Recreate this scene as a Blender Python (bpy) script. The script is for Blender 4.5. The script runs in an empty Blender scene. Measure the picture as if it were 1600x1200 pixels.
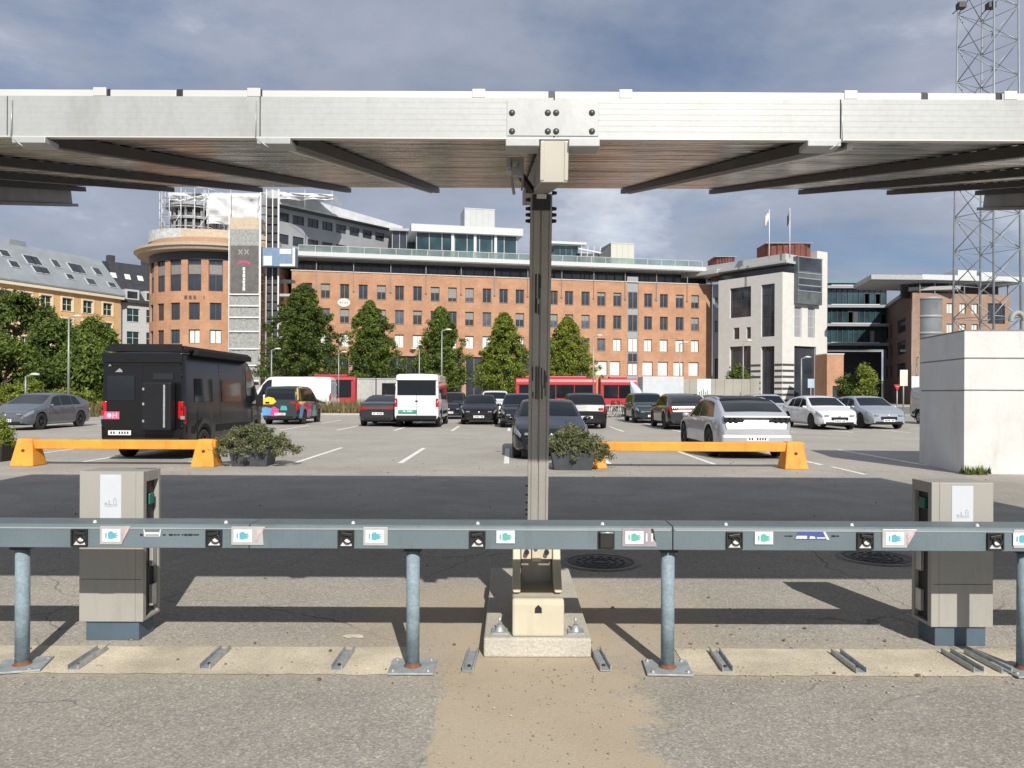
import bpy, bmesh, math, random
from mathutils import Vector, Matrix, noise
D = bpy.data
SC = bpy.context.scene
COL = SC.collection
R = math.radians
# ------------------------------------------------------------------ camera
F = 1200.0; CX = 800.0; HY = 613.0; EYE = 1.6; ROLL = R(0.24)
cam_d = D.cameras.new('camera'); cam = D.objects.new('camera', cam_d); COL.objects.link(cam)
cam_d.sensor_width = 36.0; cam_d.lens = 27.0; cam_d.shift_y = (HY - 600) / 1600.0
cam_d.clip_end = 6000.0; cam_d.clip_start = 0.05
cam.location = (0, 0, EYE); cam.rotation_euler = (R(90), -ROLL, 0)
SC.camera = cam
# ------------------------------------------------------------------ light
SUN_AZ = math.atan2(0.25, -1.0)          # direction towards the sun (x, y)
SUN_EL = R(35.2)
sun_dir = Vector((0.25, -1.0, 0)).normalized() * math.cos(SUN_EL) + Vector((0, 0, math.sin(SUN_EL)))
sd = D.lights.new('sun', 'SUN'); so = D.objects.new('sun', sd); COL.objects.link(so)
sd.energy = 5.0; sd.angle = R(0.53); sd.color = (1.0, 0.945, 0.86)
so.rotation_euler = sun_dir.to_track_quat('Z', 'Y').to_euler(); so.location = (0, -20, 30)
SC.view_settings.view_transform = 'Standard'
try: SC.view_settings.look = 'None'
except Exception: pass
SC.view_settings.exposure = 0.12; SC.view_settings.gamma = 1.0

W = D.worlds.new('World'); SC.world = W; W.use_nodes = True
wn = W.node_tree.nodes; wl = W.node_tree.links; wn.clear()
def wnode(t, **kw):
    n = wn.new(t)
    for k, v in kw.items(): setattr(n, k, v)
    return n
def build_world():
    sky = wnode('ShaderNodeTexSky', sky_type='NISHITA', sun_disc=False, sun_elevation=SUN_EL)
    # sky sun_rotation: 0 = +Y, clockwise seen from above
    sky.sun_rotation = math.atan2(sun_dir.x, sun_dir.y)
    sky.air_density = 1.0; sky.dust_density = 1.0; sky.ozone_density = 1.5
    tc = wnode('ShaderNodeTexCoord')
    sep = wnode('ShaderNodeSeparateXYZ'); wl.new(tc.outputs['Generated'], sep.inputs[0])
    zz = wnode('ShaderNodeMath', operation='MAXIMUM'); wl.new(sep.outputs['Z'], zz.inputs[0]); zz.inputs[1].default_value = 0.0
    za = wnode('ShaderNodeMath', operation='ADD'); wl.new(zz.outputs[0], za.inputs[0]); za.inputs[1].default_value = 0.22
    dx = wnode('ShaderNodeMath', operation='DIVIDE'); wl.new(sep.outputs['X'], dx.inputs[0]); wl.new(za.outputs[0], dx.inputs[1])
    dy = wnode('ShaderNodeMath', operation='DIVIDE'); wl.new(sep.outputs['Y'], dy.inputs[0]); wl.new(za.outputs[0], dy.inputs[1])
    cmb = wnode('ShaderNodeCombineXYZ'); wl.new(dx.outputs[0], cmb.inputs[0]); wl.new(dy.outputs[0], cmb.inputs[1])
    mp = wnode('ShaderNodeMapping'); wl.new(cmb.outputs[0], mp.inputs[0]); mp.inputs['Location'].default_value = (3.3, 1.7, 0); mp.inputs['Scale'].default_value = (0.75, 1.0, 1)
    n1 = wnode('ShaderNodeTexNoise'); wl.new(mp.outputs[0], n1.inputs['Vector'])
    n1.inputs['Scale'].default_value = 1.15; n1.inputs['Detail'].default_value = 12; n1.inputs['Roughness'].default_value = 0.6; n1.inputs['Distortion'].default_value = 0.25
    cr = wnode('ShaderNodeValToRGB'); wl.new(n1.outputs['Fac'], cr.inputs[0])
    cr.color_ramp.elements[0].position = 0.27; cr.color_ramp.elements[0].color = (0, 0, 0, 1)
    cr.color_ramp.elements[1].position = 0.50; cr.color_ramp.elements[1].color = (1, 1, 1, 1)
    # bright, thicker puffs
    mp2 = wnode('ShaderNodeMapping'); wl.new(cmb.outputs[0], mp2.inputs[0]); mp2.inputs['Location'].default_value = (-1.2, 4.1, 0)
    n2 = wnode('ShaderNodeTexNoise'); wl.new(mp2.outputs[0], n2.inputs['Vector'])
    n2.inputs['Scale'].default_value = 0.8; n2.inputs['Detail'].default_value = 10; n2.inputs['Roughness'].default_value = 0.6; n2.inputs['Distortion'].default_value = 0.2
    cc = wnode('ShaderNodeValToRGB'); wl.new(n2.outputs['Fac'], cc.inputs[0])
    cc.color_ramp.elements[0].position = 0.36; cc.color_ramp.elements[0].color = (3.3, 3.8, 4.9, 1)
    cc.color_ramp.elements[1].position = 0.64; cc.color_ramp.elements[1].color = (10.0, 10.4, 11.0, 1)
    e = cc.color_ramp.elements.new(0.52); e.color = (4.8, 5.25, 6.4, 1)
    mx = wnode('ShaderNodeMix', data_type='RGBA'); wl.new(cr.outputs[0], mx.inputs['Factor'])
    gain = wnode('ShaderNodeMix', data_type='RGBA', blend_type='MULTIPLY'); gain.inputs['Factor'].default_value = 1.0
    wl.new(sky.outputs[0], gain.inputs['A']); gain.inputs['B'].default_value = (.72, .84, 1.0, 1)
    wl.new(gain.outputs['Result'], mx.inputs['A']); wl.new(cc.outputs[0], mx.inputs['B'])
    fm = wnode('ShaderNodeMath', operation='MULTIPLY'); wl.new(cr.outputs[0], fm.inputs[0]); fm.inputs[1].default_value = 0.93
    wl.new(fm.outputs[0], mx.inputs['Factor'])
    bg = wnode('ShaderNodeBackground'); wl.new(mx.outputs['Result'], bg.inputs[0]); bg.inputs[1].default_value = 0.080
    out = wnode('ShaderNodeOutputWorld'); wl.new(bg.outputs[0], out.inputs[0])
build_world()

# ------------------------------------------------------------------ pixels of the photo -> rays with a real depth
def ray(px, py):
    u = (px - CX) / F; v = (HY - py) / F; c, s = math.cos(ROLL), math.sin(ROLL)
    return u * c - v * s, u * s + v * c
def at(px, py, d):
    x, z = ray(px, py); return Vector((x * d, d, EYE + z * d))
def zat(px, py, d): return at(px, py, d).z
def xat(px, d, py=613): return ray(px, py)[0] * d
def gnd(px, py):
    x, z = ray(px, py); d = -EYE / z; return Vector((x * d, d, 0))

# ------------------------------------------------------------------ materials
MATS = {}
def hexc(r, g, b): return (r, g, b, 1)
def mat(name, col, rough=0.6, metal=0.0, var=0.12, vscale=3.0, bump=0.0, bscale=40.0, spec=0.5, coat=0.0, fine=0.0, fscale=60.0, trans=0.0, dirt=0.0, dscale=1.2):
    """principled surface: broad colour variation + fine grain + bump, all procedural"""
    if name in MATS: return MATS[name]
    m = D.materials.new(name); m.use_nodes = True; nt = m.node_tree; N = nt.nodes; L = nt.links
    b = N['Principled BSDF']; b.inputs['Roughness'].default_value = rough; b.inputs['Metallic'].default_value = metal
    b.inputs['Specular IOR Level'].default_value = spec
    b.inputs['Coat Weight'].default_value = coat; b.inputs['Coat Roughness'].default_value = 0.05
    tc = N.new('ShaderNodeTexCoord'); last = None
    base = N.new('ShaderNodeRGB'); base.outputs[0].default_value = (*col[:3], 1); last = base.outputs[0]
    def mulnoise(scale, amt, detail=5):
        nonlocal last
        n = N.new('ShaderNodeTexNoise'); L.new(tc.outputs['Object'], n.inputs['Vector']); n.inputs['Scale'].default_value = scale; n.inputs['Detail'].default_value = detail
        mr = N.new('ShaderNodeMapRange'); L.new(n.outputs['Fac'], mr.inputs[0]); mr.inputs[1].default_value = 0.3; mr.inputs[2].default_value = 0.7
        mr.inputs[3].default_value = 1 - amt; mr.inputs[4].default_value = 1 + amt
        mx = N.new('ShaderNodeMix'); mx.data_type = 'RGBA'; mx.blend_type = 'MULTIPLY'; mx.inputs['Factor'].default_value = 1
        L.new(last, mx.inputs['A']); L.new(mr.outputs[0], mx.inputs['B']); last = mx.outputs['Result']
        return n
    if var: mulnoise(vscale, var)
    if fine: mulnoise(fscale, fine, 2)
    if dirt:
        n = N.new('ShaderNodeTexNoise'); mp = N.new('ShaderNodeMapping'); mp.inputs['Scale'].default_value = (1, 1, .25); L.new(tc.outputs['Object'], mp.inputs[0]); L.new(mp.outputs[0], n.inputs['Vector'])
        n.inputs['Scale'].default_value = dscale; n.inputs['Detail'].default_value = 8; n.inputs['Roughness'].default_value = .7
        mr = N.new('ShaderNodeMapRange'); L.new(n.outputs['Fac'], mr.inputs[0]); mr.inputs[1].default_value = 0.52; mr.inputs[2].default_value = 0.72; mr.inputs[3].default_value = 0; mr.inputs[4].default_value = dirt
        mx = N.new('ShaderNodeMix'); mx.data_type = 'RGBA'; L.new(mr.outputs[0], mx.inputs['Factor']); L.new(last, mx.inputs['A']); mx.inputs['B'].default_value = (col[0] * .35, col[1] * .32, col[2] * .28, 1); last = mx.outputs['Result']
    L.new(last, b.inputs['Base Color'])
    if bump:
        n = N.new('ShaderNodeTexNoise'); L.new(tc.outputs['Object'], n.inputs['Vector']); n.inputs['Scale'].default_value = bscale; n.inputs['Detail'].default_value = 6
        bp = N.new('ShaderNodeBump'); bp.inputs['Strength'].default_value = bump; bp.inputs['Distance'].default_value = 0.02; L.new(n.outputs['Fac'], bp.inputs['Height']); L.new(bp.outputs[0], b.inputs['Normal'])
    if trans: b.inputs['Transmission Weight'].default_value = trans
    MATS[name] = m; return m

# ------------------------------------------------------------------ mesh building
class MB:
    def __init__(s): s.v = []; s.f = []; s.m = []; s.sm = []
    def face(s, idx, m=0, sm=False): s.f.append(tuple(idx)); s.m.append(m); s.sm.append(sm)
    def poly(s, pts, m=0, sm=False):
        k = len(s.v); s.v += [tuple(p) for p in pts]; s.face(range(k, k + len(pts)), m, sm)
    def box(s, x0, x1, y0, y1, z0, z1, m=0, M=None):
        p = [(x, y, z) for z in (z0, z1) for y in (y0, y1) for x in (x0, x1)]
        if M is not None: p = [tuple(M @ Vector(q)) for q in p]
        k = len(s.v); s.v += p
        for f in ((0, 2, 3, 1), (4, 5, 7, 6), (0, 1, 5, 4), (2, 6, 7, 3), (0, 4, 6, 2), (1, 3, 7, 5)): s.face([k + i for i in f], m)
    def bar(s, a, b, w, h=None, m=0):
        """box beam between two points"""
        h = h or w; a = Vector(a); b = Vector(b); d = b - a; L = d.length
        q = d.to_track_quat('Y', 'Z').to_matrix().to_4x4(); M = Matrix.Translation(a) @ q
        s.box(-w / 2, w / 2, 0, L, -h / 2, h / 2, m, M)
    def prism(s, poly, z0, z1, m=0, M=None, caps=True):
        """poly: list of (x,y), counter-clockwise"""
        n = len(poly); k = len(s.v); p = [(x, y, z0) for x, y in poly] + [(x, y, z1) for x, y in poly]
        if M is not None: p = [tuple(M @ Vector(q)) for q in p]
        s.v += p
        for i in range(n): j = (i + 1) % n; s.face([k + i, k + j, k + n + j, k + n + i], m)
        if caps: s.face([k + i for i in range(n)][::-1], m); s.face([k + n + i for i in range(n)], m)
    def tube(s, a, b, r0, r1=None, n=12, m=0, caps=True, sm=True):
        r1 = r0 if r1 is None else r1; a = Vector(a); b = Vector(b); q = (b - a).to_track_quat('Z', 'Y').to_matrix()
        k = len(s.v)
        for c, r in ((a, r0), (b, r1)):
            for i in range(n):
                t = 2 * math.pi * i / n; s.v.append(tuple(c + q @ Vector((r * math.cos(t), r * math.sin(t), 0))))
        for i in range(n): j = (i + 1) % n; s.face([k + i, k + j, k + n + j, k + n + i], m, sm)
        if caps: s.face([k + i for i in range(n)][::-1], m); s.face([k + n + i for i in range(n)], m)
    def lathe(s, prof, n=24, m=0, M=None, sm=True):
        """prof: (r, z) list, turned about z"""
        k = len(s.v)
        for r, z in prof:
            for i in range(n):
                t = 2 * math.pi * i / n; p = Vector((r * math.cos(t), r * math.sin(t), z))
                s.v.append(tuple(M @ p) if M is not None else tuple(p))
        for a in range(len(prof) - 1):
            for i in range(n): j = (i + 1) % n; s.face([k + a * n + i, k + a * n + j, k + (a + 1) * n + j, k + (a + 1) * n + i], m, sm)
    def grid(s, rows, m=0, sm=True, close=False, flip=False):
        k = len(s.v); nr = len(rows); nc = len(rows[0])
        for r in rows: s.v += [tuple(p) for p in r]
        for a in range(nr - 1):
            for c in range(nc - (0 if close else 1)):
                c2 = (c + 1) % nc; q = [k + a * nc + c, k + a * nc + c2, k + (a + 1) * nc + c2, k + (a + 1) * nc + c]
                s.face(q[::-1] if flip else q, m(a, c) if callable(m) else m, sm)
    def mesh(s, name, mats):
        me = D.meshes.new(name); me.from_pydata(s.v, [], s.f)
        for m in (mats if isinstance(mats, (list, tuple)) else [mats]): me.materials.append(m)
        me.polygons.foreach_set('material_index', s.m); me.polygons.foreach_set('use_smooth', s.sm); me.update()
        return me
    def build(s, name, mats, parent=None, M=None, bevel=0, recalc=False):
        me = s.mesh(name, mats)
        if recalc:
            bm = bmesh.new(); bm.from_mesh(me); bmesh.ops.recalc_face_normals(bm, faces=bm.faces); bm.to_mesh(me); bm.free()
        o = D.objects.new(name, me); COL.objects.link(o)
        if parent is not None: o.parent = parent
        if M is not None: o.matrix_local = M
        if bevel:
            b = o.modifiers.new('bevel', 'BEVEL'); b.width = bevel; b.segments = 2; b.limit_method = 'ANGLE'; b.angle_limit = R(40)
        return o
def tag(o, label=None, cat=None, group=None, kind=None):
    if label: o['label'] = label
    if cat: o['category'] = cat
    if group: o['group'] = group
    if kind: o['kind'] = kind
    return o
def thing(name, label, cat, loc=(0, 0, 0), rz=0.0, group=None):
    o = D.objects.new(name, None); COL.objects.link(o); o.location = loc; o.rotation_euler = (0, 0, rz); o.empty_display_size = .3
    return tag(o, label, cat, group)
def dup(root, loc=None, rz=None, label=None, group=None):
    def cp(o, par):
        c = o.copy(); COL.objects.link(c)
        if par is not None: c.parent = par
        for ch in o.children: cp(ch, c)
        return c
    r = cp(root, None)
    if loc is not None: r.location = loc
    if rz is not None: r.rotation_euler = (0, 0, rz)
    if label: r['label'] = label
    if group: r['group'] = group
    return r
def text_part(name, txt, size, m, parent, M, thick=.001):
    cu = D.curves.new(name, 'FONT'); cu.body = txt; cu.size = size; cu.extrude = thick; cu.offset = size * .035; cu.align_x = 'CENTER'; cu.align_y = 'CENTER'
    t = D.objects.new(name, cu); COL.objects.link(t); dg = bpy.context.evaluated_depsgraph_get(); dg.update()
    me = D.meshes.new_from_object(t.evaluated_get(dg)); D.objects.remove(t); me.materials.clear(); me.materials.append(m)
    o = D.objects.new(name, me); COL.objects.link(o); o.parent = parent; o.matrix_local = M; return o
def facing(x, y, z):   # a matrix that stands text up, facing the camera side (-Y)
    return Matrix.Translation((x, y, z)) @ Matrix.Rotation(R(90), 4, 'X')
# ------------------------------------------------------------------ ground
def asphalt_material():
    m = D.materials.new('asphalt'); m.use_nodes = True; nt = m.node_tree; N = nt.nodes; L = nt.links
    b = N['Principled BSDF']; b.inputs['Roughness'].default_value = .88; b.inputs['Specular IOR Level'].default_value = .3
    tc = N.new('ShaderNodeTexCoord'); V = tc.outputs['Object']
    def noise_(sc, det=4, rough=.5, vec=None, dist=0):
        n = N.new('ShaderNodeTexNoise'); L.new(vec or V, n.inputs['Vector']); n.inputs['Scale'].default_value = sc; n.inputs['Detail'].default_value = det; n.inputs['Roughness'].default_value = rough; n.inputs['Distortion'].default_value = dist; return n.outputs['Fac']
    def rng(x, a, b_, c, d):
        n = N.new('ShaderNodeMapRange'); L.new(x, n.inputs[0])
        for i, q in enumerate((a, b_, c, d)): n.inputs[i + 1].default_value = q
        return n.outputs[0]
    def mth(op, a, b_=None):
        n = N.new('ShaderNodeMath'); n.operation = op
        for i, q in enumerate((a, b_)):
            if q is None: continue
            if isinstance(q, (int, float)): n.inputs[i].default_value = q
            else: L.new(q, n.inputs[i])
        return n.outputs[0]
    def mixc(f, a, b_, mode='MIX'):
        n = N.new('ShaderNodeMix'); n.data_type = 'RGBA'; n.blend_type = mode
        for nm, q in (('Factor', f), ('A', a), ('B', b_)):
            if isinstance(q, tuple): n.inputs[nm].default_value = (*q, 1)
            elif isinstance(q, (int, float)): n.inputs[nm].default_value = q
            else: L.new(q, n.inputs[nm])
        return n.outputs['Result']
    # aggregate: small light and dark stones in a grey binder
    vo = N.new('ShaderNodeTexVoronoi'); L.new(V, vo.inputs['Vector']); vo.inputs['Scale'].default_value = 105
    sep = N.new('ShaderNodeSeparateColor'); L.new(vo.outputs['Color'], sep.inputs[0])
    stone = mth('ADD', rng(sep.outputs[0], 0, 1, .76, 1.22), rng(sep.outputs[2], .88, .94, 0, .42))
    vo2 = N.new('ShaderNodeTexVoronoi'); L.new(V, vo2.inputs['Vector']); vo2.inputs['Scale'].default_value = 62
    sep2 = N.new('ShaderNodeSeparateColor'); L.new(vo2.outputs['Color'], sep2.inputs[0])
    stone2 = rng(sep2.outputs[1], .6, 1, .99, 1.14)
    base = mixc(rng(noise_(.45, 8, .68), .38, .62, 0, 1), (.262, .248, .222), (.350, .330, .292))
    base = mixc(rng(noise_(2.2, 6, .65), .5, .75, 0, .4), base, (.235, .215, .185))
    # lighter, more worn tarmac beyond the drive
    sx = N.new('ShaderNodeSeparateXYZ'); L.new(V, sx.inputs[0]); X, Y = sx.outputs[0], sx.outputs[1]
    far = rng(mth('ADD', Y, mth('MULTIPLY', noise_(.8, 3), .6)), 4.9, 5.1, 0, 1)
    base = mixc(mth('MULTIPLY', far, .35), base, (.365, .342, .298))
    # sand spilled from the footing down to the bottom of the picture
    wob = mth('MULTIPLY', mth('SUBTRACT', noise_(2.5, 8, .62), .5), .9)
    wy = mth('MULTIPLY', mth('SUBTRACT', noise_(3.7, 6, .6), .5), .5)
    left = rng(mth('ADD', X, mth('ADD', mth('MULTIPLY', wob, .3), mth('MULTIPLY', mth('SUBTRACT', noise_(45, 4, .7), .5), .06))), -.375, -.355, 0, 1)
    right = rng(mth('ADD', X, mth('ADD', mth('MULTIPLY', wob, 1.2), mth('MULTIPLY', mth('SUBTRACT', noise_(30, 5, .75), .5), .35))), .60, .72, 1, 0)
    nearY = rng(mth('ADD', Y, wy), 5.1, 5.6, 1, 0)
    sand = mth('MULTIPLY', mth('MULTIPLY', left, right), nearY)
    sand = mth('MULTIPLY', sand, rng(noise_(22, 8, .8), .32, .48, .35, .97))
    # thin sand along the strip of footings
    strip = mth('MULTIPLY', rng(mth('ADD', Y, mth('MULTIPLY', wob, .25)), 4.2, 4.36, 0, 1), rng(mth('ADD', Y, mth('MULTIPLY', wob, .25)), 4.78, 5.0, 1, 0))
    sand = mth('MAXIMUM', sand, mth('MULTIPLY', strip, rng(noise_(6, 7, .7), .3, .6, .1, .7)))
    # sand round the footing block
    halo = N.new('ShaderNodeVectorMath'); halo.operation = 'DISTANCE'; L.new(V, halo.inputs[0]); halo.inputs[1].default_value = (.16, 5.3, 0)
    hl = rng(mth('ADD', halo.outputs['Value'], wob), .75, 1.5, .75, 0)
    sand = mth('MAXIMUM', sand, hl)
    col = mixc(1, base, stone, 'MULTIPLY'); col = mixc(1, col, stone2, 'MULTIPLY')
    sandc = mixc(rng(noise_(120, 3), .3, .7, 0, 1), (.40, .335, .245), (.50, .425, .32))
    sandc = mixc(rng(noise_(1.6, 4), .4, .7, 0, .45), sandc, (.37, .29, .20))
    col = mixc(mth('MULTIPLY', sand, .92), col, sandc)
    # cracks
    wv = N.new('ShaderNodeTexNoise'); L.new(V, wv.inputs['Vector']); wv.inputs['Scale'].default_value = 1.6; wv.inputs['Detail'].default_value = 6
    va = N.new('ShaderNodeVectorMath'); va.operation = 'MULTIPLY_ADD'; L.new(wv.outputs['Color'], va.inputs[0]); va.inputs[1].default_value = (.55, .55, 0); L.new(V, va.inputs[2])
    vc = N.new('ShaderNodeTexVoronoi'); vc.feature = 'DISTANCE_TO_EDGE'; L.new(va.outputs[0], vc.inputs['Vector']); vc.inputs['Scale'].default_value = .62
    crack = mth('MULTIPLY', rng(vc.outputs['Distance'], .0012, .005, 1, 0), rng(noise_(.5, 2), .46, .56, 0, .75))
    crack = mth('MULTIPLY', mth('MULTIPLY', crack, rng(Y, 12, 20, 1, .5)), mth('SUBTRACT', .75, mth('MULTIPLY', sand, .75)))
    col = mixc(crack, col, (.07, .06, .05))
    # oil drips and tyre darkening in the bays
    oil = rng(noise_(.9, 7, .7), .6, .74, 0, .5); col = mixc(oil, col, (.13, .12, .105))
    tyre = mth('MULTIPLY', rng(noise_(1.1, 4, .6), .42, .7, 0, .45), mth('MULTIPLY', rng(Y, 7, 8, 0, 1), rng(Y, 14, 17, 1, 0)))
    canopy_shade = mth('MULTIPLY', rng(mth('ADD', Y, wy), 7.0, 8.2, 0, .30), rng(mth('ADD', Y, wy), 13.6, 14.6, 1, 0)); col = mixc(canopy_shade, col, (.165, .152, .125)); col = mixc(tyre, col, (.19, .175, .145))  # band across the drive: canopy shadow deepened by darker, warmer asphalt colour
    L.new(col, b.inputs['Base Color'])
    bp = N.new('ShaderNodeBump'); bp.inputs['Strength'].default_value = .32; bp.inputs['Distance'].default_value = .003
    L.new(mth('ADD', mth('MULTIPLY', vo.outputs['Distance'], 1.0), mth('MULTIPLY', crack, -1.5)), bp.inputs['Height']); L.new(bp.outputs[0], b.inputs['Normal'])
    return m
g = MB(); rows = []
g.poly([(-1500, -60, 0), (1500, -60, 0), (1500, 3000, 0), (-1500, 3000, 0)])
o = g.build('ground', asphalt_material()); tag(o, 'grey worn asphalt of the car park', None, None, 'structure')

M_white_paint = mat('road_paint', (.72, .71, .67), .75, var=.25, vscale=9, fine=.3, fscale=45)
def ground_sheet(name, pts, m, z=.004, kind='structure', label=None):
    k = MB(); k.poly([(x, y, z) for x, y in pts]); return tag(k.build(name, m), label, None, None, kind)
# concrete strip that carries the rail posts
M_strip = mat('strip_concrete', (.53, .475, .37), .9, var=.26, vscale=2.2, bump=.3, bscale=90, fine=.22, fscale=130, dirt=.25, dscale=3)
def wobble_strip(name, x0, x1, ya, yb, z, m, seed, amp=.02):
    random.seed(seed); k = MB(); n = int((x1 - x0) / .06)
    r0 = [(x0 + (x1 - x0) * i / n, ya + amp * (noise.noise((i * .35, seed, 0)) + .6 * noise.noise((i * 1.3, seed, 4))), z) for i in range(n + 1)]
    r1 = [(x0 + (x1 - x0) * i / n, yb + amp * (noise.noise((i * .3, seed, 9))), z) for i in range(n + 1)]
    k.grid([r0, r1], sm=False); return tag(k.build(name, m), None, None, None, 'structure')
wobble_strip('path_strip', -6.5, -.63, 4.335, 4.80, .004, M_strip, 2)
wobble_strip('path_strip', 1.02, 6.8, 4.345, 4.80, .004, M_strip, 5)
# bay markings
k = MB()
def line(x, y0, y1, w=.12):
    k.poly([(x - w / 2, y0, .004), (x + w / 2, y0, .004), (x + w / 2, y1, .004), (x - w / 2, y1, .004)])
for x in (-14.3, -11.95, -9.6, -7.22, -4.85, -2.5, -.12, 2.2, 4.55, 6.95, 9.3): line(x, 17.2, 21.9)
for i in range(-9, 10): line(-.12 + 2.36 * i, 31.6, 36.2, .12)
for i in range(-9, 10): line(-.12 + 2.36 * i, 38.6, 43, .12)
line(7.0, 15.2, 16.8, .1)
tag(k.build('road_marking', M_white_paint), None, None, None, 'structure')
# road behind the car park, its kerb and the verge
M_road = mat('road_asphalt', (.17, .165, .155), .9, var=.15, vscale=.4, fine=.2, fscale=30)
ground_sheet('road', [(-140, 62), (160, 62), (160, 96), (-140, 96)], M_road)
M_kerb = mat('kerb_stone', (.38, .37, .34), .85, var=.2, vscale=.9, fine=.15, fscale=20)
k = MB(); k.box(-60, 17.5, 52.2, 52.4, 0, .13); k.box(-60, 17.5, 59.6, 59.8, 0, .13); tag(k.build('kerb', M_kerb), None, None, None, 'structure')
k = MB(); k.box(-120, 150, 96, 96.25, 0, .13); k.box(-120, 150, 96.25, 135, .0, .125); tag(k.build('pavement', mat('paving', (.33, .31, .28), .85, var=.2, vscale=.7)), None, None, None, 'structure')
ground_sheet('verge', [(-60, 52.4), (-7, 52.4), (-7, 59.6), (-60, 59.6)], mat('verge_earth', (.14, .13, .07), .95, var=.4, vscale=1.2), z=.02)
# manhole covers in the drive
M_iron = mat('cast_iron', (.055, .053, .05), .6, metal=.5, var=.3, vscale=20, bump=.2)
for px, py, lab in ((938, 879, 'round cast iron manhole cover in the shaded drive, nearer the canopy column'), (1370, 872, 'round cast iron manhole cover in the shaded drive by the right ticket cabinet')):
    c = gnd(px, py); t = thing('manhole_cover', lab, 'manhole cover', (c.x, c.y, 0), 0, 'manhole covers in the drive')
    k = MB(); k.lathe([(.0, .008), (.30, .008), (.305, .004)], 32); 
    for i in range(16):
        a = i * math.pi / 8
        for r in (.08, .15, .22):
            k.box(-.012, .012, -.02, .02, .008, .014, 0, Matrix.Rotation(a + r * 3, 4, 'Z') @ Matrix.Translation((r, 0, 0)))
    k.build('lid', M_iron, t)
    k = MB(); k.lathe([(.315, .004), (.317, .011), (.37, .011), (.375, .001)], 32); k.build('frame', mat('iron_ring', (.2, .19, .17), .7, var=.3, vscale=12), t)
# ================================================================== rail with heater sockets
M_rail = mat('rail_grey_blue_paint', (.128, .168, .188), .45, var=.10, vscale=2, dirt=.35, dscale=7, fine=.07, fscale=90, bump=.04)
M_post = mat('galvanised_post', (.20, .262, .30), .7, metal=0, spec=.25, var=.22, vscale=9, fine=.14, fscale=60, dirt=.25, dscale=9, bump=.08)
M_rust = mat('rust', (.15, .075, .045), .9, var=.35, vscale=25, bump=.3)
M_galv = mat('galvanised_steel', (.42, .45, .46), .45, metal=.5, var=.2, vscale=14, fine=.1, dirt=.2, dscale=12)
M_black = mat('black_plastic', (.018, .018, .02), .45, var=.2, vscale=9)
M_alu = mat('bare_alloy', (.62, .62, .61), .4, metal=.6, var=.1, vscale=9, dirt=.1, dscale=6)
M_label = mat('sticker_white', (.60, .66, .68), .4, var=.06)
M_teal = mat('sticker_teal', (.10, .36, .42), .45, var=.1)
M_teal2 = mat('sticker_green', (.10, .38, .33), .45, var=.1)
M_blue = mat('logo_blue', (.06, .09, .28), .4, var=.1)
M_wht = mat('white_print', (.62, .62, .62), .5, var=.03)
Y0 = 4.34; Y1 = 4.55; ZB = .712; ZT = .842
rail = thing('guard_rail', 'long grey blue box rail with heater sockets on round posts in front of the drive', 'guard rail', (.9, 4.44, 0))
RL = Vector((.9, 4.44, 0))
def LM(x, y, z): return Matrix.Translation(Vector((x, y, z)) - RL)
prof = [(Y0, ZB), (Y1, ZB), (Y1, ZT + .004), (Y0 + .012, ZT + .004), (Y0, ZT - .01)]
segs = [(-6.4, -3.92), (-3.915, -1.485), (-1.48, .91), (.915, 3.35), (3.355, 6.6)]
k = MB()
for a, b in segs:
    M = Matrix(((0, 0, 1, 0), (1, 0, 0, 0), (0, 1, 0, 0), (0, 0, 0, 1)))
    k.prism(prof, a, b, 0, Matrix.Translation(-RL) @ M)
k.build('beam', M_rail, rail, bevel=.004)
k = MB()   # folded cover lip on the top edge
for a, b in segs: k.box(a + .01, b - .01, Y0 - .004, Y0 + .02, ZT - .022, ZT - .014, 0, Matrix.Translation(-RL))
k.build('cover_lip', mat('rail_lip', (.30, .33, .34), .4, var=.08), rail)
for i, (px, py) in enumerate(((35, 1026), (645, 1043), (1043, 1045), (1600, 1030))):
    c = Vector((xat(px, 4.44, 1000), 4.44, 0))
    k = MB(); k.tube((0, 0, .006), (0, 0, .685), .0385, n=24); k.tube((0, 0, .685), (0, 0, .6855), .0385, .03, n=24)
    post = k.build('post', M_post, rail, LM(c.x, c.y, 0))
    k = MB(); k.box(-.05, .05, -.04, .04, .6855, ZB); k.build('bracket', M_black, rail, LM(c.x, c.y, 0))
    k = MB(); k.box(-.13, .13, -.12, .12, .0065, .018); 
    pl = k.build('base_plate', [mat('plate_grey', (.33, .37, .38), .6, metal=.2, var=.3, vscale=7, dirt=.7, dscale=6)], post, bevel=.002)
    pl.rotation_euler = (0, 0, R((14, 0, -3, 6)[i]))
    k = MB(); k.lathe([(.052, .018), (.044, .024), (.0395, .032), (.0395, .045)], 24); k.build('rusty_foot', M_rust, post)
    k = MB()
    for sx in (-.1, .1):
        for sy in (-.09, .09): k.lathe([(.0, .03), (.009, .03), (.012, .018)], 6, 0, Matrix.Translation((sx, sy, 0)), False)
    k.build('bolt', mat('bolt_zinc', (.4, .4, .38), .5, metal=.5), post)
yf = Y0 - RL.y
def part(name, m, x, z, fn, bevel=0):
    k = MB(); fn(k); return k.build(name, m, rail, LM(x, Y0, z), bevel=bevel)
def xz(px, py): p = at(px, py, Y0); return p.x, p.z
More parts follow.
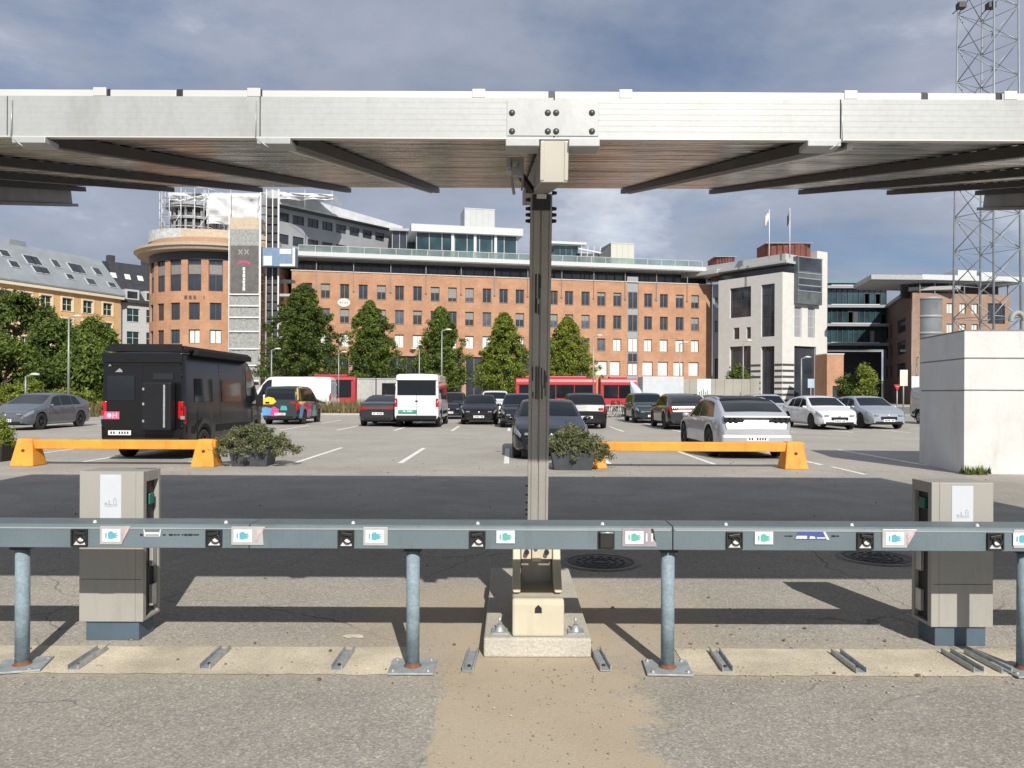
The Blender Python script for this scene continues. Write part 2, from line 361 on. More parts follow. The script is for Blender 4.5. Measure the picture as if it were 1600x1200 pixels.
for i, px in enumerate((125, 335, 541, 746, 947, 1147, 1351, 1554)):
    x, z = xz(px, 842); z = .778 - .006
    sk = part('socket', M_black, x, z, lambda k: (k.box(-.046, .046, -.006, .0, -.05, .046), k.box(-.046, -.038, -.016, -.006, -.05, .046), k.box(.038, .046, -.016, -.006, -.05, .046), k.box(-.038, .038, -.016, -.006, .038, .046), k.box(-.038, .038, -.016, -.006, -.05, -.042)), .001)
    if i != 4:
        k = MB(); k.lathe([(.0, -.001), (.020, -.001), (.022, .012), (.027, .012), (.028, 0)], 20, 0, Matrix.Translation((.01, -.006, -.004)) @ Matrix.Rotation(R(90), 4, 'X')); k.build('outlet_ring', M_black, sk)
        k = MB(); k.prism([(-.034, -.044), (.034, -.044), (.026, -.018), (.004, -.002), (-.012, -.014)], .004, .007, 0, Matrix.Rotation(R(90), 4, 'X')); k.build('contact', M_wht, sk)
        k = MB(); k.box(-.030, .034, -.020, -.012, .016, .034, 0, Matrix.Rotation(R(8 * (-1) ** i), 4, 'Y')); k.build('lock_tab', M_black, sk, bevel=.003)
    else:
        k = MB(); k.box(-.038, .036, -.038, -.007, -.046, .042); k.build('flap', M_black, sk, bevel=.006)
        k = MB(); k.tube((-.036, -.04, .044), (.036, -.04, .044), .006); k.build('hinge', M_galv, sk)
# stickers with a hand and plug sign, some on folded lids
lids = {0: (157, 205, 1), 1: (362, 415, 2), 2: (568, 606, 0), 4: (972, 1026, 3), 6: (1378, 1432, 1), 7: (1583, 1640, 0)}
for i, px in enumerate((175, 380, 586, 790, 991, 1193, 1397, 1596)):
    x, z = xz(px, 838); z = .778 + .006
    if i in lids:
        a, b, kind = lids[i]; xa = xz(a, 838)[0]; xb = xz(b, 838)[0]
        hh = .052
        pts = {0: [(0, -hh), (xb - xa, -hh), (xb - xa, hh), (0, hh)], 1: [(0, -hh), (.7 * (xb - xa), -hh), (xb - xa, hh), (0, hh)],
               2: [(0, -hh), (.95 * (xb - xa), -hh), (.92 * (xb - xa), .4 * hh), (xb - xa, hh), (0, hh)], 3: [(0, -hh), (xb - xa, -hh), (.9 * (xb - xa), hh), (0, hh)]}[kind]
        mm = M_alu if kind != 3 else mat('lid_mauve_grey', (.30, .27, .30), .5, var=.15, vscale=8, dirt=.3, dscale=12)
        k = MB(); k.prism(pts, .0, .006, 0, Matrix.Rotation(R(90), 4, 'X')); lid = k.build('lid', mm, rail, LM(xa, Y0 - .0005, z), bevel=.001)
        if kind in (1, 2):
            k = MB(); w = xb - xa; k.prism([(.72 * w, -.8 * hh), (.98 * w, .9 * hh), (.70 * w, .5 * hh)], .007, .0085, 0, Matrix.Rotation(R(90), 4, 'X')); k.build('torn_foil', mat('torn_foil', (.42, .33, .34), .5, var=.3, vscale=20), lid)
        if kind == 3:
            text_part('number', '11', .062, M_wht, lid, facing(.78 * (xb - xa), -.0085, -.002), .0008)
            k = MB(); k.prism([(.86 * (xb - xa), .1 * hh), (.97 * (xb - xa), -.5 * hh), (.9 * (xb - xa), hh * .95), (.83 * (xb - xa), hh * .95)], .0065, .0078, 0, Matrix.Rotation(R(90), 4, 'X')); k.build('torn_corner', M_black, lid)
    yy = -.0085
    teal = M_teal if i in (0, 1, 2, 6, 7) else M_teal2
    k = MB(); k.box(-.052, .052, yy, yy + .001, -.036, .036); st = k.build('sticker', M_label, rail, LM(x, Y0, z), bevel=.0005)
    k = MB(); Rx = Matrix.Rotation(R(90), 4, 'X'); y2 = -yy + .0006
    k.prism([(-.034, -.014), (-.026, -.014), (-.026, .014), (-.034, .014)], y2 - .0005, y2 + .0003, 0, Rx)
    k.prism([(-.018, -.018), (.002, -.022), (.014, -.016), (.032, -.014), (.033, -.008), (.020, -.006), (.036, -.002), (.036, .003), (.020, .003), (.033, .009), (.031, .014), (.014, .013), (.004, .024), (-.004, .023), (-.018, .016)], y2 - .0005, y2 + .0003, 0, Rx)
    k.build('hand_sign', teal, st)
# logos and small print
def logo(px0, px1, py0, py1, kind):
    xa, za = xz(px0, py1); xb, zb = xz(px1, py0); w = xb - xa; h = zb - za
    Rx = Matrix.Rotation(R(90), 4, 'X')
    if kind == 0:
        k = MB(); k.prism([(.06 * w, .0), (.94 * w, 0), (w, h), (0, h)], .0, .0012, 0, Rx); lg = k.build('logo', M_wht, rail, LM(xa, Y0 - .0005, za))
        k = MB(); k.prism([(.1 * w, .52 * h), (.9 * w, .52 * h), (.95 * w, .93 * h), (.05 * w, .93 * h)], .0014, .002, 0, Rx); k.prism([(.13 * w, .1 * h), (.87 * w, .1 * h), (.87 * w, .24 * h), (.13 * w, .24 * h)], .0014, .002, 0, Rx); k.build('logo_field', M_rail, lg)
    else:
        k = MB(); k.prism([(0, 0), (w, 0), (.86 * w, h), (.12 * w, h)], .0, .0012, 0, Rx); lg = k.build('logo', M_blue, rail, LM(xa, Y0 - .0005, za))
        k = MB(); k.prism([(.03 * w, .1 * h), (.36 * w, .1 * h), (.36 * w, .42 * h), (.07 * w, .42 * h)], .0014, .002, 0, Rx)
        k.prism([(.42 * w, .1 * h), (.60 * w, .1 * h), (.58 * w, .34 * h), (.45 * w, .40 * h)], .0014, .002, 0, Rx)
        k.prism([(.64 * w, .12 * h), (.88 * w, .12 * h), (.88 * w, .26 * h), (.64 * w, .26 * h)], .0014, .002, 0, Rx)
        k.prism([(.92 * w, 0), (w, 0), (.86 * w, h), (.80 * w, h)], .0014, .002, 0, Rx); k.build('logo_print', M_wht, lg)
logo(224, 252, 825, 838, 0); logo(1241, 1296, 829, 843, 1)
k = MB()
for a, b in ((219, 223), (254, 259), (264, 270), (271, 276), (277, 281), (284, 287), (288, 293), (294, 301), (302, 311), (1226, 1230), (1231, 1238), (1299, 1305), (1306, 1311)):
    xa, z = xz(a, 837.5 if a > 1000 else 835.5); xb = xz(b, 836)[0]; q = .004 if (a * 7) % 3 else .006
    k = MB(); k.box(xa, xb, Y0 - .0018, Y0 - .0003, z - q, z + q * .8, 0, Matrix.Translation(-RL)); k.build('small_print', M_black, rail)
for px in (141, 348, 549, 746, 943, 1138, 1337, 1535):
    x, z = xz(px, 815); k = MB(); k.lathe([(0, .014), (.007, .013), (.010, .004), (.012, .0)], 10); k.build('cap_screw', M_wht, rail, LM(x, Y0 + .05, ZT + .004))

# ------------------------------------------------------------------ short steel channels lying on the strip
ch = None
for i, px in enumerate((118, 321, 528, 734, 943, 1137, 1341, 1527, 1566)):
    dx = (-.0, 0, 0, 0, 0, 0, 0, 0, 0)[i]; d = 4.53; x = xat(px, 4.42, 1040)
    lab = ['short steel channel on the ground between the leftmost rail post and the left pillar', 'short steel channel on the pale strip midway between left pillar and second post',
           'short steel channel on the pale strip just left of the second rail post', 'short steel channel between the second rail post and the concrete footing',
           'short steel channel between the concrete footing and the third rail post', 'short steel channel on the pale strip just right of the third rail post',
           'short steel channel alone on the pale strip left of the right cabinet', 'short steel channel below the right cabinet, left one of the touching two', 'short steel channel beside the rightmost rail post, right one of the touching two'][i]
    if ch is None:
        ch = thing('steel_channel', lab, 'steel channel', (0, 0, 0), 0, 'steel channels on the ground strip')
        k = MB(); k.prism([(-.032, 0), (.032, 0), (.032, .03), (.026, .03), (.026, .006), (-.026, .006), (-.026, .03), (-.032, .03)], -.17, .17, 0, Matrix.Rotation(R(90), 4, 'X')); k.build('profile', M_galv, ch)
        k = MB(); k.lathe([(0, .016), (.009, .016), (.011, .006)], 6, 0, Matrix.Translation((0, -.1, 0)), False); k.build('screw', M_black, ch); c = ch
    else: c = dup(ch, label=lab)
    c.location = (x, 4.55 + .01 * ((i * 5) % 3), .005 + (0 if i < 8 else .0)); c.rotation_euler = (0, 0, R((2, 1, -1, -3, 4, -2, 1, 0, 3)[i]))

# ================================================================== ticket cabinets
M_cab = mat('cabinet_beige_steel', (.335, .328, .300), .42, var=.05, vscale=2, dirt=.28, dscale=4, fine=.02, bump=.02)
M_plinth = mat('plinth_blue_grey', (.07, .105, .14), .6, var=.15, vscale=6, dirt=.2)
M_sheet = mat('cabinet_paper', (.52, .55, .60), .45, var=.05, vscale=6)
def cabinet(x0, x1, yf_, h, side, lab):
    """steel pillar; its reader niche is on the given side (+1 right, -1 left)"""
    w = x1 - x0; dp = .24
    t = thing('ticket_cabinet', lab, 'cabinet', ((x0 + x1) / 2, yf_ + dp / 2, 0), 0, 'beige pillars behind the rail')
    hw = w / 2; hd = dp / 2; z0 = .125
    k = MB()
    if side > 0:
        k.box(-hw, hw - .05, -hd, hd, z0, h); xn0, xn1 = hw - .05, hw
    else:
        k.box(-hw + .05, hw, -hd, hd, z0, h); xn0, xn1 = -hw, -hw + .05
    # side frame round niche
    k.box(xn0, xn1, -hd, -hd + .045, z0, h); k.box(xn0, xn1, hd - .03, hd, z0, h); k.box(xn0, xn1, -hd + .045, hd - .03, h - .07, h); k.box(xn0, xn1, -hd + .045, hd - .03, z0, z0 + .02)
    k.build('housing', M_cab, t, bevel=.004)
    k = MB()
    sx = xn1 if side > 0 else xn0
    k.box(min(sx - side * .046, sx - side * .03), max(sx - side * .046, sx - side * .03), -hd + .047, hd - .032, z0 + .022, h - .072); k.build('niche_panel', M_black, t)
    for zz in (.26, .52): k = MB(); k.box(min(sx - side * .03, sx - side * .004), max(sx - side * .03, sx - side * .004), hd - .10, hd - .04, zz - .07, zz + .07); k.build('hatch', M_alu, t, bevel=.003)
    k = MB(); k.lathe([(0, .006), (.012, .005), (.014, 0)], 14, 0, Matrix.Translation((hw - .05 if side > 0 else -hw + .05, -hd - .0, .62)) @ Matrix.Rotation(R(90), 4, 'X')); k.build('lock', M_galv, t)
    k = MB(); k.box(min(sx - side * .03, sx - side * .006), max(sx - side * .03, sx - side * .006), -.02, .05, .86, .93); k.build('reader', mat('reader_green', (.02, .16, .12), .4), t, bevel=.006)
    k = MB(); k.box(-hw + .035, hw - .035, -hd + .02, hd - .02, 0, z0); k.build('plinth', M_plinth, t, bevel=.003)
    k = MB(); px0 = -hw + .13 * w / .4
    k.box(px0, px0 + .135, -hd - .0022, -hd - .0003, h - .345, h - .02); sh = k.build('notice', M_sheet, t, bevel=.0005)
    k = MB()
    for (a, b, c, d) in ((.03, .045, .02, .035), (.05, .075, .02, .028), (.055, .062, .03, .05), (.08, .11, .02, .026), (.085, .09, .03, .062), (.1, .105, .03, .058), (.09, .1, .06, .066), (.03, .11, .012, .015)):
        k.box(px0 + a, px0 + b, -hd - .0035, -hd - .0024, h - .345 + c + .11, h - .345 + d + .11)
    k.build('notice_print', mat('pencil_grey', (.35, .38, .42), .6), sh)
    k = MB(); k.box(-hw + .012, hw - .012, -hd - .001, -hd + .001, .395, .398); k.build('door_seam', M_black, t)
    return t
pL0 = xat(124, 4.9, 800); pL1 = xat(224, 4.9, 800)
cabinet(pL0, pL1, 4.9, 1.085, 1, 'beige steel pillar behind the left end of the rail, niche on its right side')
pR0 = xat(1463, 4.86, 800); pR1 = xat(1550, 4.86, 800)
cabinet(pR0 - .03, pR1 + .01, 4.86, 1.04, -1, 'beige steel pillar behind the right end of the rail, niche on its left side')

# ================================================================== footing and solar canopy
M_conc = mat('pale_concrete', (.45, .425, .365), .88, var=.1, vscale=3, bump=.35, bscale=60, fine=.12, fscale=80, dirt=.3, dscale=4)
fx0, fx1 = -.165, .485
def footing(xo, lab):
    k = MB(); x0, x1 = fx0 + xo, fx1 + xo
    k.prism([(x0, 4.63), (x1, 4.63), (x1, 6.5), (x0, 6.5)], 0, .118)
    return tag(k.build('concrete_footing', M_conc, bevel=.012), lab, 'footing', 'footings of the canopy columns')
footing(0, 'low pale concrete slab under the central canopy column')
footing(5.42, 'low pale concrete slab under the right canopy column, out of frame')
footing(-5.40, 'low pale concrete slab under the left canopy column, out of frame')

M_alub = mat('canopy_alloy', (.382, .396, .396), .45, metal=.1, var=.06, vscale=1.3, fine=.04, fscale=50, dirt=.3, dscale=3.2, bump=.015)
M_frame = mat('panel_frame', (.56, .56, .54), .4, metal=.1, var=.05, vscale=3)
M_gird = mat('girder_steel', (.30, .285, .26), .5, metal=.3, var=.12, vscale=5, dirt=.3, dscale=5)
M_dark = mat('dark_rail', (.05, .046, .042), .5, metal=.3, var=.2, vscale=6)
M_colm = mat('column_steel', (.34, .33, .305), .55, metal=.1, var=.1, vscale=4, dirt=.25, dscale=6, fine=.05)
M_cream = mat('cream_cast_foot', (.52, .475, .365), .6, var=.07, vscale=5, dirt=.2, dscale=7)
SL = .2275; CX0, CX1 = -7.75, 8.4; YA, YB = 3.08, 9.05
def under(y): return 2.645 + (y - YA) * SL           # underside plane of the panels
can = thing('solar_canopy', 'long tilted solar panel canopy on steel columns over the drive', 'canopy', (.165, 5.0, 0))
CL = Vector((.165, 5.0, 0)); TC = Matrix.Translation(-CL)
def cpart(name, k, m, bevel=0): return k.build(name, m, can, TC, bevel=bevel)
# front fascia, in lengths
seams = [CX0, -5.2, -2.01, -1.005, .162, 1.30, 4.3, CX1]
tilt = math.atan(SL)
zb = 2.612; zt = 2.79
for a, b in ((CX0, -2.01), (-2.008, -1.006), (-1.004, .1615), (.1635, 1.299), (1.301, CX1)):
    k = MB(); pf = [(YA - .003, zb), (YA - .003, zt - .02), (YA - .03, zt - .02)]; ng = 7
    for i_ in range(ng):
        zq = zt - .02 - (zt - .02 - zb) * (i_ + 1) / ng
        if i_ < ng - 1: pf += [(YA - .03, zq + .004), (YA - .0298, zq)]
    pf.append((YA - .03, zb)); k.prism([(p, q_) for p, q_ in pf][::-1], a + .0015, b - .0015, 0, Matrix(((0, 0, 1, 0), (1, 0, 0, 0), (0, 1, 0, 0), (0, 0, 0, 1)))); cpart('fascia', k, M_alub)
k = MB(); k.box(CX0, CX1, YA - .036, YA - .010, zb - .008, zb - .0025); k.box(CX0, CX1, YA - .026, YA + .0, zb - .002, zb - .0005); cpart('drip_lip', k, M_frame)
# the panels themselves: corrugated translucent backs seen from below, frames on top
def panel_back():
    m = D.materials.new('panel_back'); m.use_nodes = True; N = m.node_tree.nodes; L = m.node_tree.links; b = N['Principled BSDF']
    tc = N.new('ShaderNodeTexCoord')
    br = N.new('ShaderNodeTexBrick'); mp = N.new('ShaderNodeMapping'); L.new(tc.outputs['Object'], mp.inputs[0]); mp.inputs['Scale'].default_value = (1, 1, 1); L.new(mp.outputs[0], br.inputs['Vector'])
    br.offset = 0; br.inputs['Scale'].default_value = 1; br.inputs['Brick Width'].default_value = .156; br.inputs['Row Height'].default_value = .156; br.inputs['Mortar Size'].default_value = .004
    br.inputs['Color1'].default_value = (.38, .36, .34, 1); br.inputs['Color2'].default_value = (.50, .48, .46, 1); br.inputs['Mortar'].default_value = (.60, .54, .48, 1)
    n = N.new('ShaderNodeTexNoise'); m2 = N.new('ShaderNodeMapping'); L.new(tc.outputs['Object'], m2.inputs[0]); m2.inputs['Scale'].default_value = (.5, 9, 1); L.new(m2.outputs[0], n.inputs['Vector']); n.inputs['Scale'].default_value = 2.2; n.inputs['Detail'].default_value = 6
    mr = N.new('ShaderNodeMapRange'); L.new(n.outputs['Fac'], mr.inputs[0]); mr.inputs[1].default_value = .3; mr.inputs[2].default_value = .7; mr.inputs[3].default_value = .4; mr.inputs[4].default_value = 1.7  # stretched noise paints reflected light and dark streaks into the colour
    mx = N.new('ShaderNodeMix'); mx.data_type = 'RGBA'; mx.blend_type = 'MULTIPLY'; mx.inputs['Factor'].default_value = 1; L.new(br.outputs[0], mx.inputs['A']); L.new(mr.outputs[0], mx.inputs['B'])
    L.new(mx.outputs['Result'], b.inputs['Base Color']); b.inputs['Roughness'].default_value = .2; b.inputs['Metallic'].default_value = .75
    wv = N.new('ShaderNodeTexNoise'); m3 = N.new('ShaderNodeMapping'); L.new(tc.outputs['Object'], m3.inputs[0]); m3.inputs['Scale'].default_value = (.45, 10, 1); L.new(m3.outputs[0], wv.inputs['Vector']); wv.inputs['Scale'].default_value = 1.6; wv.inputs['Detail'].default_value = 3; bp = N.new('ShaderNodeBump'); bp.inputs['Strength'].default_value = 1; bp.inputs['Distance'].default_value = .05; L.new(wv.outputs['Fac'], bp.inputs['Height']); L.new(bp.outputs[0], b.inputs['Normal'])
    return m
M_back = panel_back()
k = MB(); rows = []; y = YA
ny = 150
for i in range(ny + 1):
    y = YA + (YB - YA) * i / ny; ph = (i % 4); dz = (0, .005, .007, .002)[ph]
    rows.append([(x, y, under(y) + dz) for x in (CX0, -5.2, -2, 0, 2, 5, CX1)])
k.grid(rows, sm=True); cpart('panel_back', k, M_back)
k = MB(); tz = .05
k.prism([(YA, under(YA) + .012), (YB, under(YB) + .012), (YB, under(YB) + tz), (YA, under(YA) + tz)], CX0, CX1, 0, Matrix(((0, 0, 1, 0), (1, 0, 0, 0), (0, 1, 0, 0), (0, 0, 0, 1))))
cpart('panel_glass', k, mat('solar_glass', (.012, .015, .03), .12, var=.1))
# front frame edge of each panel and its clamps
xs = [CX0 + .02]; 
px_black = (168, 281, 405, 862, 1444, 1560); 
for j in range(14):
    a = CX0 + j * (CX1 - CX0) / 14; b = a + (CX1 - CX0) / 14
edges = sorted([CX0, -5.0, -3.3, xat(168, 3.06, 150), xat(281, 3.06, 150), xat(405, 3.06, 150), xat(862, 3.06, 150), xat(1444, 3.06, 150), xat(1560, 3.06, 150), 3.6, 5.3, 7.0, CX1])
for a, b in zip(edges[:-1], edges[1:]):
    k = MB(); k.box(a + .013, b - .013, YA - .024, YA + .03, zt - .0195, zt + .008); cpart('panel_frame', k, M_frame, .002)
k = MB()
for e in edges[1:-1]: k.box(e - .0115, e + .0115, YA - .02, YA + .02, zt - .018, zt + .012)
cpart('rubber_seal', k, M_black)
for px in (155, 396, 748, 978, 1330, 1580):
    x = xat(px, 3.05, 150); k = MB(); k.box(x - .026, x + .026, YA - .029, YA + .03, zt - .0185, zt + .016); k.box(x - .038, x - .027, YA - .02, YA + .02, zt - .018, zt + .010, 1)
    cpart('clamp', k, [M_frame, M_black], .002)
# rails from front to back
for i, x in enumerate((-7.2, -6.15, -5.1, -4.05, -3.0, -1.95, -.9, 1.31, 2.36, 3.42, 4.47, 5.52, 6.57, 7.62)):
    k = MB(); M = Matrix.Translation((x, YA + .02, under(YA + .02))) @ Matrix.Rotation(tilt, 4, 'X'); Ln = (YB - YA) / math.cos(tilt) + .05
    k.box(-.03, .03, 0, Ln, -.055, -.002, 0, M); cpart('rail', k, M_dark)
    if x in (-.9, 1.31):
        k = MB(); s_ = -1 if x < 0 else 1
        k.box(-.012 + s_ * .055, .012 + s_ * .055, .0, Ln - .1, -.062, -.003, 0, M); cpart('light_rail', k, M_frame)
# splice tabs under the fascia with a cable
for px in (48, 429, 1286):
    x = xat(px, 3.05, 216); k = MB(); k.box(x - .066, x + .066, YA - .045, YA + .05, zb - .034, zb - .009); tb = cpart('splice_tab', k, M_alub, .003)
    k = MB(); s_ = -1 if px < 800 else 1
    c0 = Vector((x + s_ * .072, YA - .033, zb + .14)); c1 = c0 + Vector((0, -.008, -.15)); c2 = c1 + Vector((-s_ * .055, -.012, -.04))
    for a, b in ((c0, c1), (c1, c2)): k.tube(a, b, .0022, n=6, m=0)
    cpart('cable_tie', k, M_galv)
# centre splice plate with bolts
x0 = xat(790, 3.04, 216); x1 = xat(937, 3.04, 216)
for a, b in ((x0, .162 - .058), (.162 + .058, x1)): k = MB(); k.box(a, b, YA - .05, YA + .05, zb - .040, zb - .009); cpart('splice_plate', k, M_alub, .003)
k = MB(); k.box(x0 + .005, x1 - .005, YA - .0335, YA - .031, zb + .006, zt - .03); cpart('cover_plate', k, M_alub, .001)
for px in (800, 856, 869, 925):
    for py in (176, 205):
        p = at(px, py, YA - .035); k = MB(); k.lathe([(0, .008), (.007, .008), (.0085, .004), (.012, .003), (.013, 0)], 12, 0, Matrix.Translation((p.x, YA - .0335, p.z)) @ Matrix.Rotation(R(90), 4, 'X')); cpart('bolt', k, mat('bolt_dark', (.12, .12, .12), .4, metal=.6))
# girders and columns
for gi, xo in enumerate((0, 5.42, -5.40)):
    gx = .165 + xo; M = Matrix.Translation((gx, YA - .02, under(YA) - .035)) @ Matrix.Rotation(tilt, 4, 'X'); Ln = 6.1
    k = MB(); k.box(-.052, .052, 0, Ln, -.165, -.010, 0, M)
    if gi: k.box(-.075, .075, 2.0, Ln + (.08), -.20, -.166, 0, M)
    cpart('girder', k, M_gird, .004)
    k = MB(); k.box(-.054, .054, -.012, -.001, -.167, -.004, 0, M); k.box(-.056, -.040, -.016, -.012, -.16, -.01, 0, M); k.box(.040, .056, -.016, -.012, -.16, -.01, 0, M); cpart('girder_cap', k, mat('cap_cream', (.55, .53, .46), .5, metal=.2, var=.08, dirt=.1), .002)
    # column, leaning a little towards the front
    yt, yb_, hb = 4.80, 5.20, .62; ht = under(yt) - .20; 
    A = Vector((gx + .010, yb_, hb)); B = Vector((gx + .012, yt, ht)); q = (B - A).to_track_quat('Z', 'X').to_matrix().to_4x4()
    ax = (B - A).normalized(); xax = Vector((1, 0, 0)); yax = ax.cross(xax).normalized()
    Mc = Matrix.Translation(A) @ Matrix((( xax.x, yax.x, ax.x, 0), (xax.y, yax.y, ax.y, 0), (xax.z, yax.z, ax.z, 0), (0, 0, 0, 1)))
    Lc = (B - A).length
    w = .067; f = .006
    # extruded mast section with grooves on the front
    secn = [(-w, -.06), (-.052, -.06), (-.052, -.052), (-.046, -.052), (-.046, -.06), (-.008, -.06), (-.008, -.048), (.004, -.048), (.004, -.06), (.046, -.06), (.046, -.052), (.052, -.052), (.052, -.06), (w, -.06), (w, .06), (-w, .06)]
    k = MB(); k.prism(secn, 0, Lc, 0, Mc); cm = cpart('column', k, M_colm)
    if gi == 0:
        def slot(u0, u1, z0, z1): 
            k2 = MB(); k2.box(u0, u1, -.0635, -.0605, z0, z1, 0, Mc); k2.build('slot', M_black, can, TC)
        def colz(py): return (EYE + (HY - py) / F * (yt + (yb_ - yt) * .5) - hb)
        for (u0, u1, a, b) in ((-.034, -.024, 425, 482), (-.014, -.004, 425, 462), (-.003, .004, 428, 446), (-.034, -.020, 462, 484), (-.014, -.006, 470, 486),
                               (-.048, -.041, 566, 588), (-.044, -.038, 606, 616), (-.026, -.017, 566, 617), (-.012, -.005, 566, 618), (.010, .017, 568, 596), (.012, .021, 596, 617), (.028, .034, 572, 600), (.036, .041, 574, 612), (.045, .05, 580, 590)):
            slot(u0, u1, colz(b), colz(a))
        # bolts with black caps up both edges near the head
        k2 = MB()
        for s_, pys in ((-1, (307, 318, 330, 343, 352, 361)), (1, (308, 320, 343, 352, 361))):
            for py in pys:
                c = Mc @ Vector((s_ * (w + .0), -.02, colz(py) + .06)); k2.tube(c, c + Vector((s_ * .03, 0, 0)), .014, .009, 10)
        k2.build('edge_bolt', M_black, can, TC)
        k2 = MB()
        for py in (760, 775, 788, 800, 808): 
            c = Mc @ Vector((-w, -.02, colz(py))); k2.tube(c, c + Vector((-.016, 0, 0)), .007, .006, 8)
        k2.build('lower_bolt', M_black, can, TC)
        k2 = MB(); k2.box(-.056, .056, -.075, -.062, Lc - .10, Lc - .005, 0, Mc); k2.build('head_strap', M_black, can, TC, bevel=.002)
        k2 = MB(); k2.box(-.03, .03, -.082, -.0755, Lc - .03, Lc - .002, 0, Mc); k2.build('strap_label', M_wht, can, TC)
        # swan-neck bracket and loose clamp hanging left of the girder
        k2 = MB(); zc = under(4.2)
        a = Vector((gx - .17, 4.0, under(4.0) - .06)); b = Vector((gx - .06, 4.2, under(4.2) - .20)); k2.bar(a, b, .03, .03)
        k2.bar(Vector((gx + .09, 3.6, under(3.6) - .02)), Vector((gx + .03, 4.5, under(4.5) - .19)), .022, .03); k2.build('brace', M_dark, can, TC)
        k2 = MB(); p = at(805, 262, 4.0); k2.box(p.x - .02, p.x + .045, 3.98, 4.02, p.z - .05, p.z + .05); k2.box(p.x - .045, p.x - .021, 3.97, 4.03, p.z - .01, p.z + .045); k2.tube((p.x, 3.975, p.z + .01), (p.x, 3.95, p.z + .01), .014); k2.bar((p.x - .02, 4.0, p.z - .05), (p.x - .005, 4.0, p.z - .14), .016); k2.bar((p.x + .04, 4.0, p.z - .05), (p.x + .035, 4.0, p.z - .12), .012); k2.build('hanging_clamp', M_galv, can, TC, bevel=.003)
    # foot: cream cast block with two cheeks
    k = MB(); z0 = .118; fy = 4.65 
    k.prism([(fy, z0), (5.42, z0), (5.42, .33), (fy + .13, .33), (fy + .035, .345), (fy + .005, .31)], gx - .158, gx + .158, 0, Matrix(((0, 0, 1, 0), (1, 0, 0, 0), (0, 1, 0, 0), (0, 0, 0, 1))))
    ft = cpart('foot', k, M_cream, .015)
    for s_ in (-1, 1):
        k = MB(); a, b = (gx + s_ * .105, gx + s_ * .156); a, b = min(a, b), max(a, b)
        k.prism([(fy + .16, .345), (5.40, .331), (5.40, .66), (5.10, .66), (5.04, .60), (5.00, .50)], a, b, 0, Matrix(((0, 0, 1, 0), (1, 0, 0, 0), (0, 1, 0, 0), (0, 0, 0, 1)))); cpart('cheek', k, M_cream, .01)
    k = MB(); k.box(gx - .1, gx + .1, 5.08, 5.13, .345, .50); cpart('web_plate', k, M_gird, .004)
    k = MB(); k.box(gx - .1, gx + .1, 5.02, 5.3, .51, .60); k.box(gx - .03, gx + .03, 4.99, 5.019, .50, .67); cpart('pin_plate', k, M_cream, .004)
    k = MB()
    for s_ in (-1, 1): k.tube((gx + s_ * .065, 5.02, .56), (gx + s_ * .065, 4.98, .56), .016, n=10); k.box(gx + s_ * .065 - .02, gx + s_ * .065 + .02, 5.0, 5.05, .62, .69)
    k.tube((gx, 4.99, .60), (gx, 4.96, .60), .014, n=10); cpart('pin', k, M_black)
    k = MB(); hp = [(-.022, -.022), (.022, -.022), (.02, .008), (.0, .028), (-.02, .008)]
    k.prism(hp, 0, .004, 0, Matrix.Translation((gx, fy + .0055, .285)) @ Matrix.Rotation(R(90), 4, 'X')); cpart('drain_hole', k, M_black)
    for s_ in (-1, 1):
        k = MB(); xx = gx + s_ * .235; k.box(xx - .05, xx + .05, 4.70, 4.80, .1185, .128); k.lathe([(0, .045), (.018, .045), (.03, .01)], 10, 0, Matrix.Translation((xx, 4.75, .118))); k.tube((xx, 4.75, .16), (xx, 4.75, .21), .007, n=8); cpart('anchor', k, M_galv)
# ================================================================== vehicles
def paint(name, c, rough=.28, metal=.0, coat=.8): return mat('paint_' + name, c, rough, metal, var=.04, vscale=1.5, coat=coat, dirt=.06, dscale=2)
M_glass = mat('car_glass', (.010, .013, .016), .05, var=.05, spec=.5)
M_tyre = mat('tyre_rubber', (.022, .022, .022), .85, var=.2)
M_trim = mat('dark_trim', (.011, .0115, .013), .6, var=.15, spec=.25)
M_rimd = mat('rim_dark', (.06, .06, .065), .35, metal=.6)
M_riml = mat('rim_silver', (.50, .51, .52), .3, metal=.7)
M_lamp = mat('head_lamp', (.36, .39, .42), .08, metal=.5, var=.1)
M_red = mat('tail_lamp', (.42, .012, .015), .15, var=.1)
M_plate = mat('plate_white', (.72, .73, .73), .5)
M_plateg = mat('plate_green', (.02, .30, .20), .5)
M_ink = mat('plate_ink', (.02, .02, .02), .6)
def lerp_tab(tab, u):
    if u <= tab[0][0]: return tab[0][1]
    for (a, b), (c, d) in zip(tab[:-1], tab[1:]):
        if u <= c: 
            t = (u - a) / max(c - a, 1e-6); return b + (d - b) * t
    return tab[-1][1]
def smooth_tab(tab, u, w=.012):
    s = 0
    for i in (-2, -1, 0, 1, 2): s += lerp_tab(tab, u + i * w / 2)
    return s / 5
WHEELS = {}
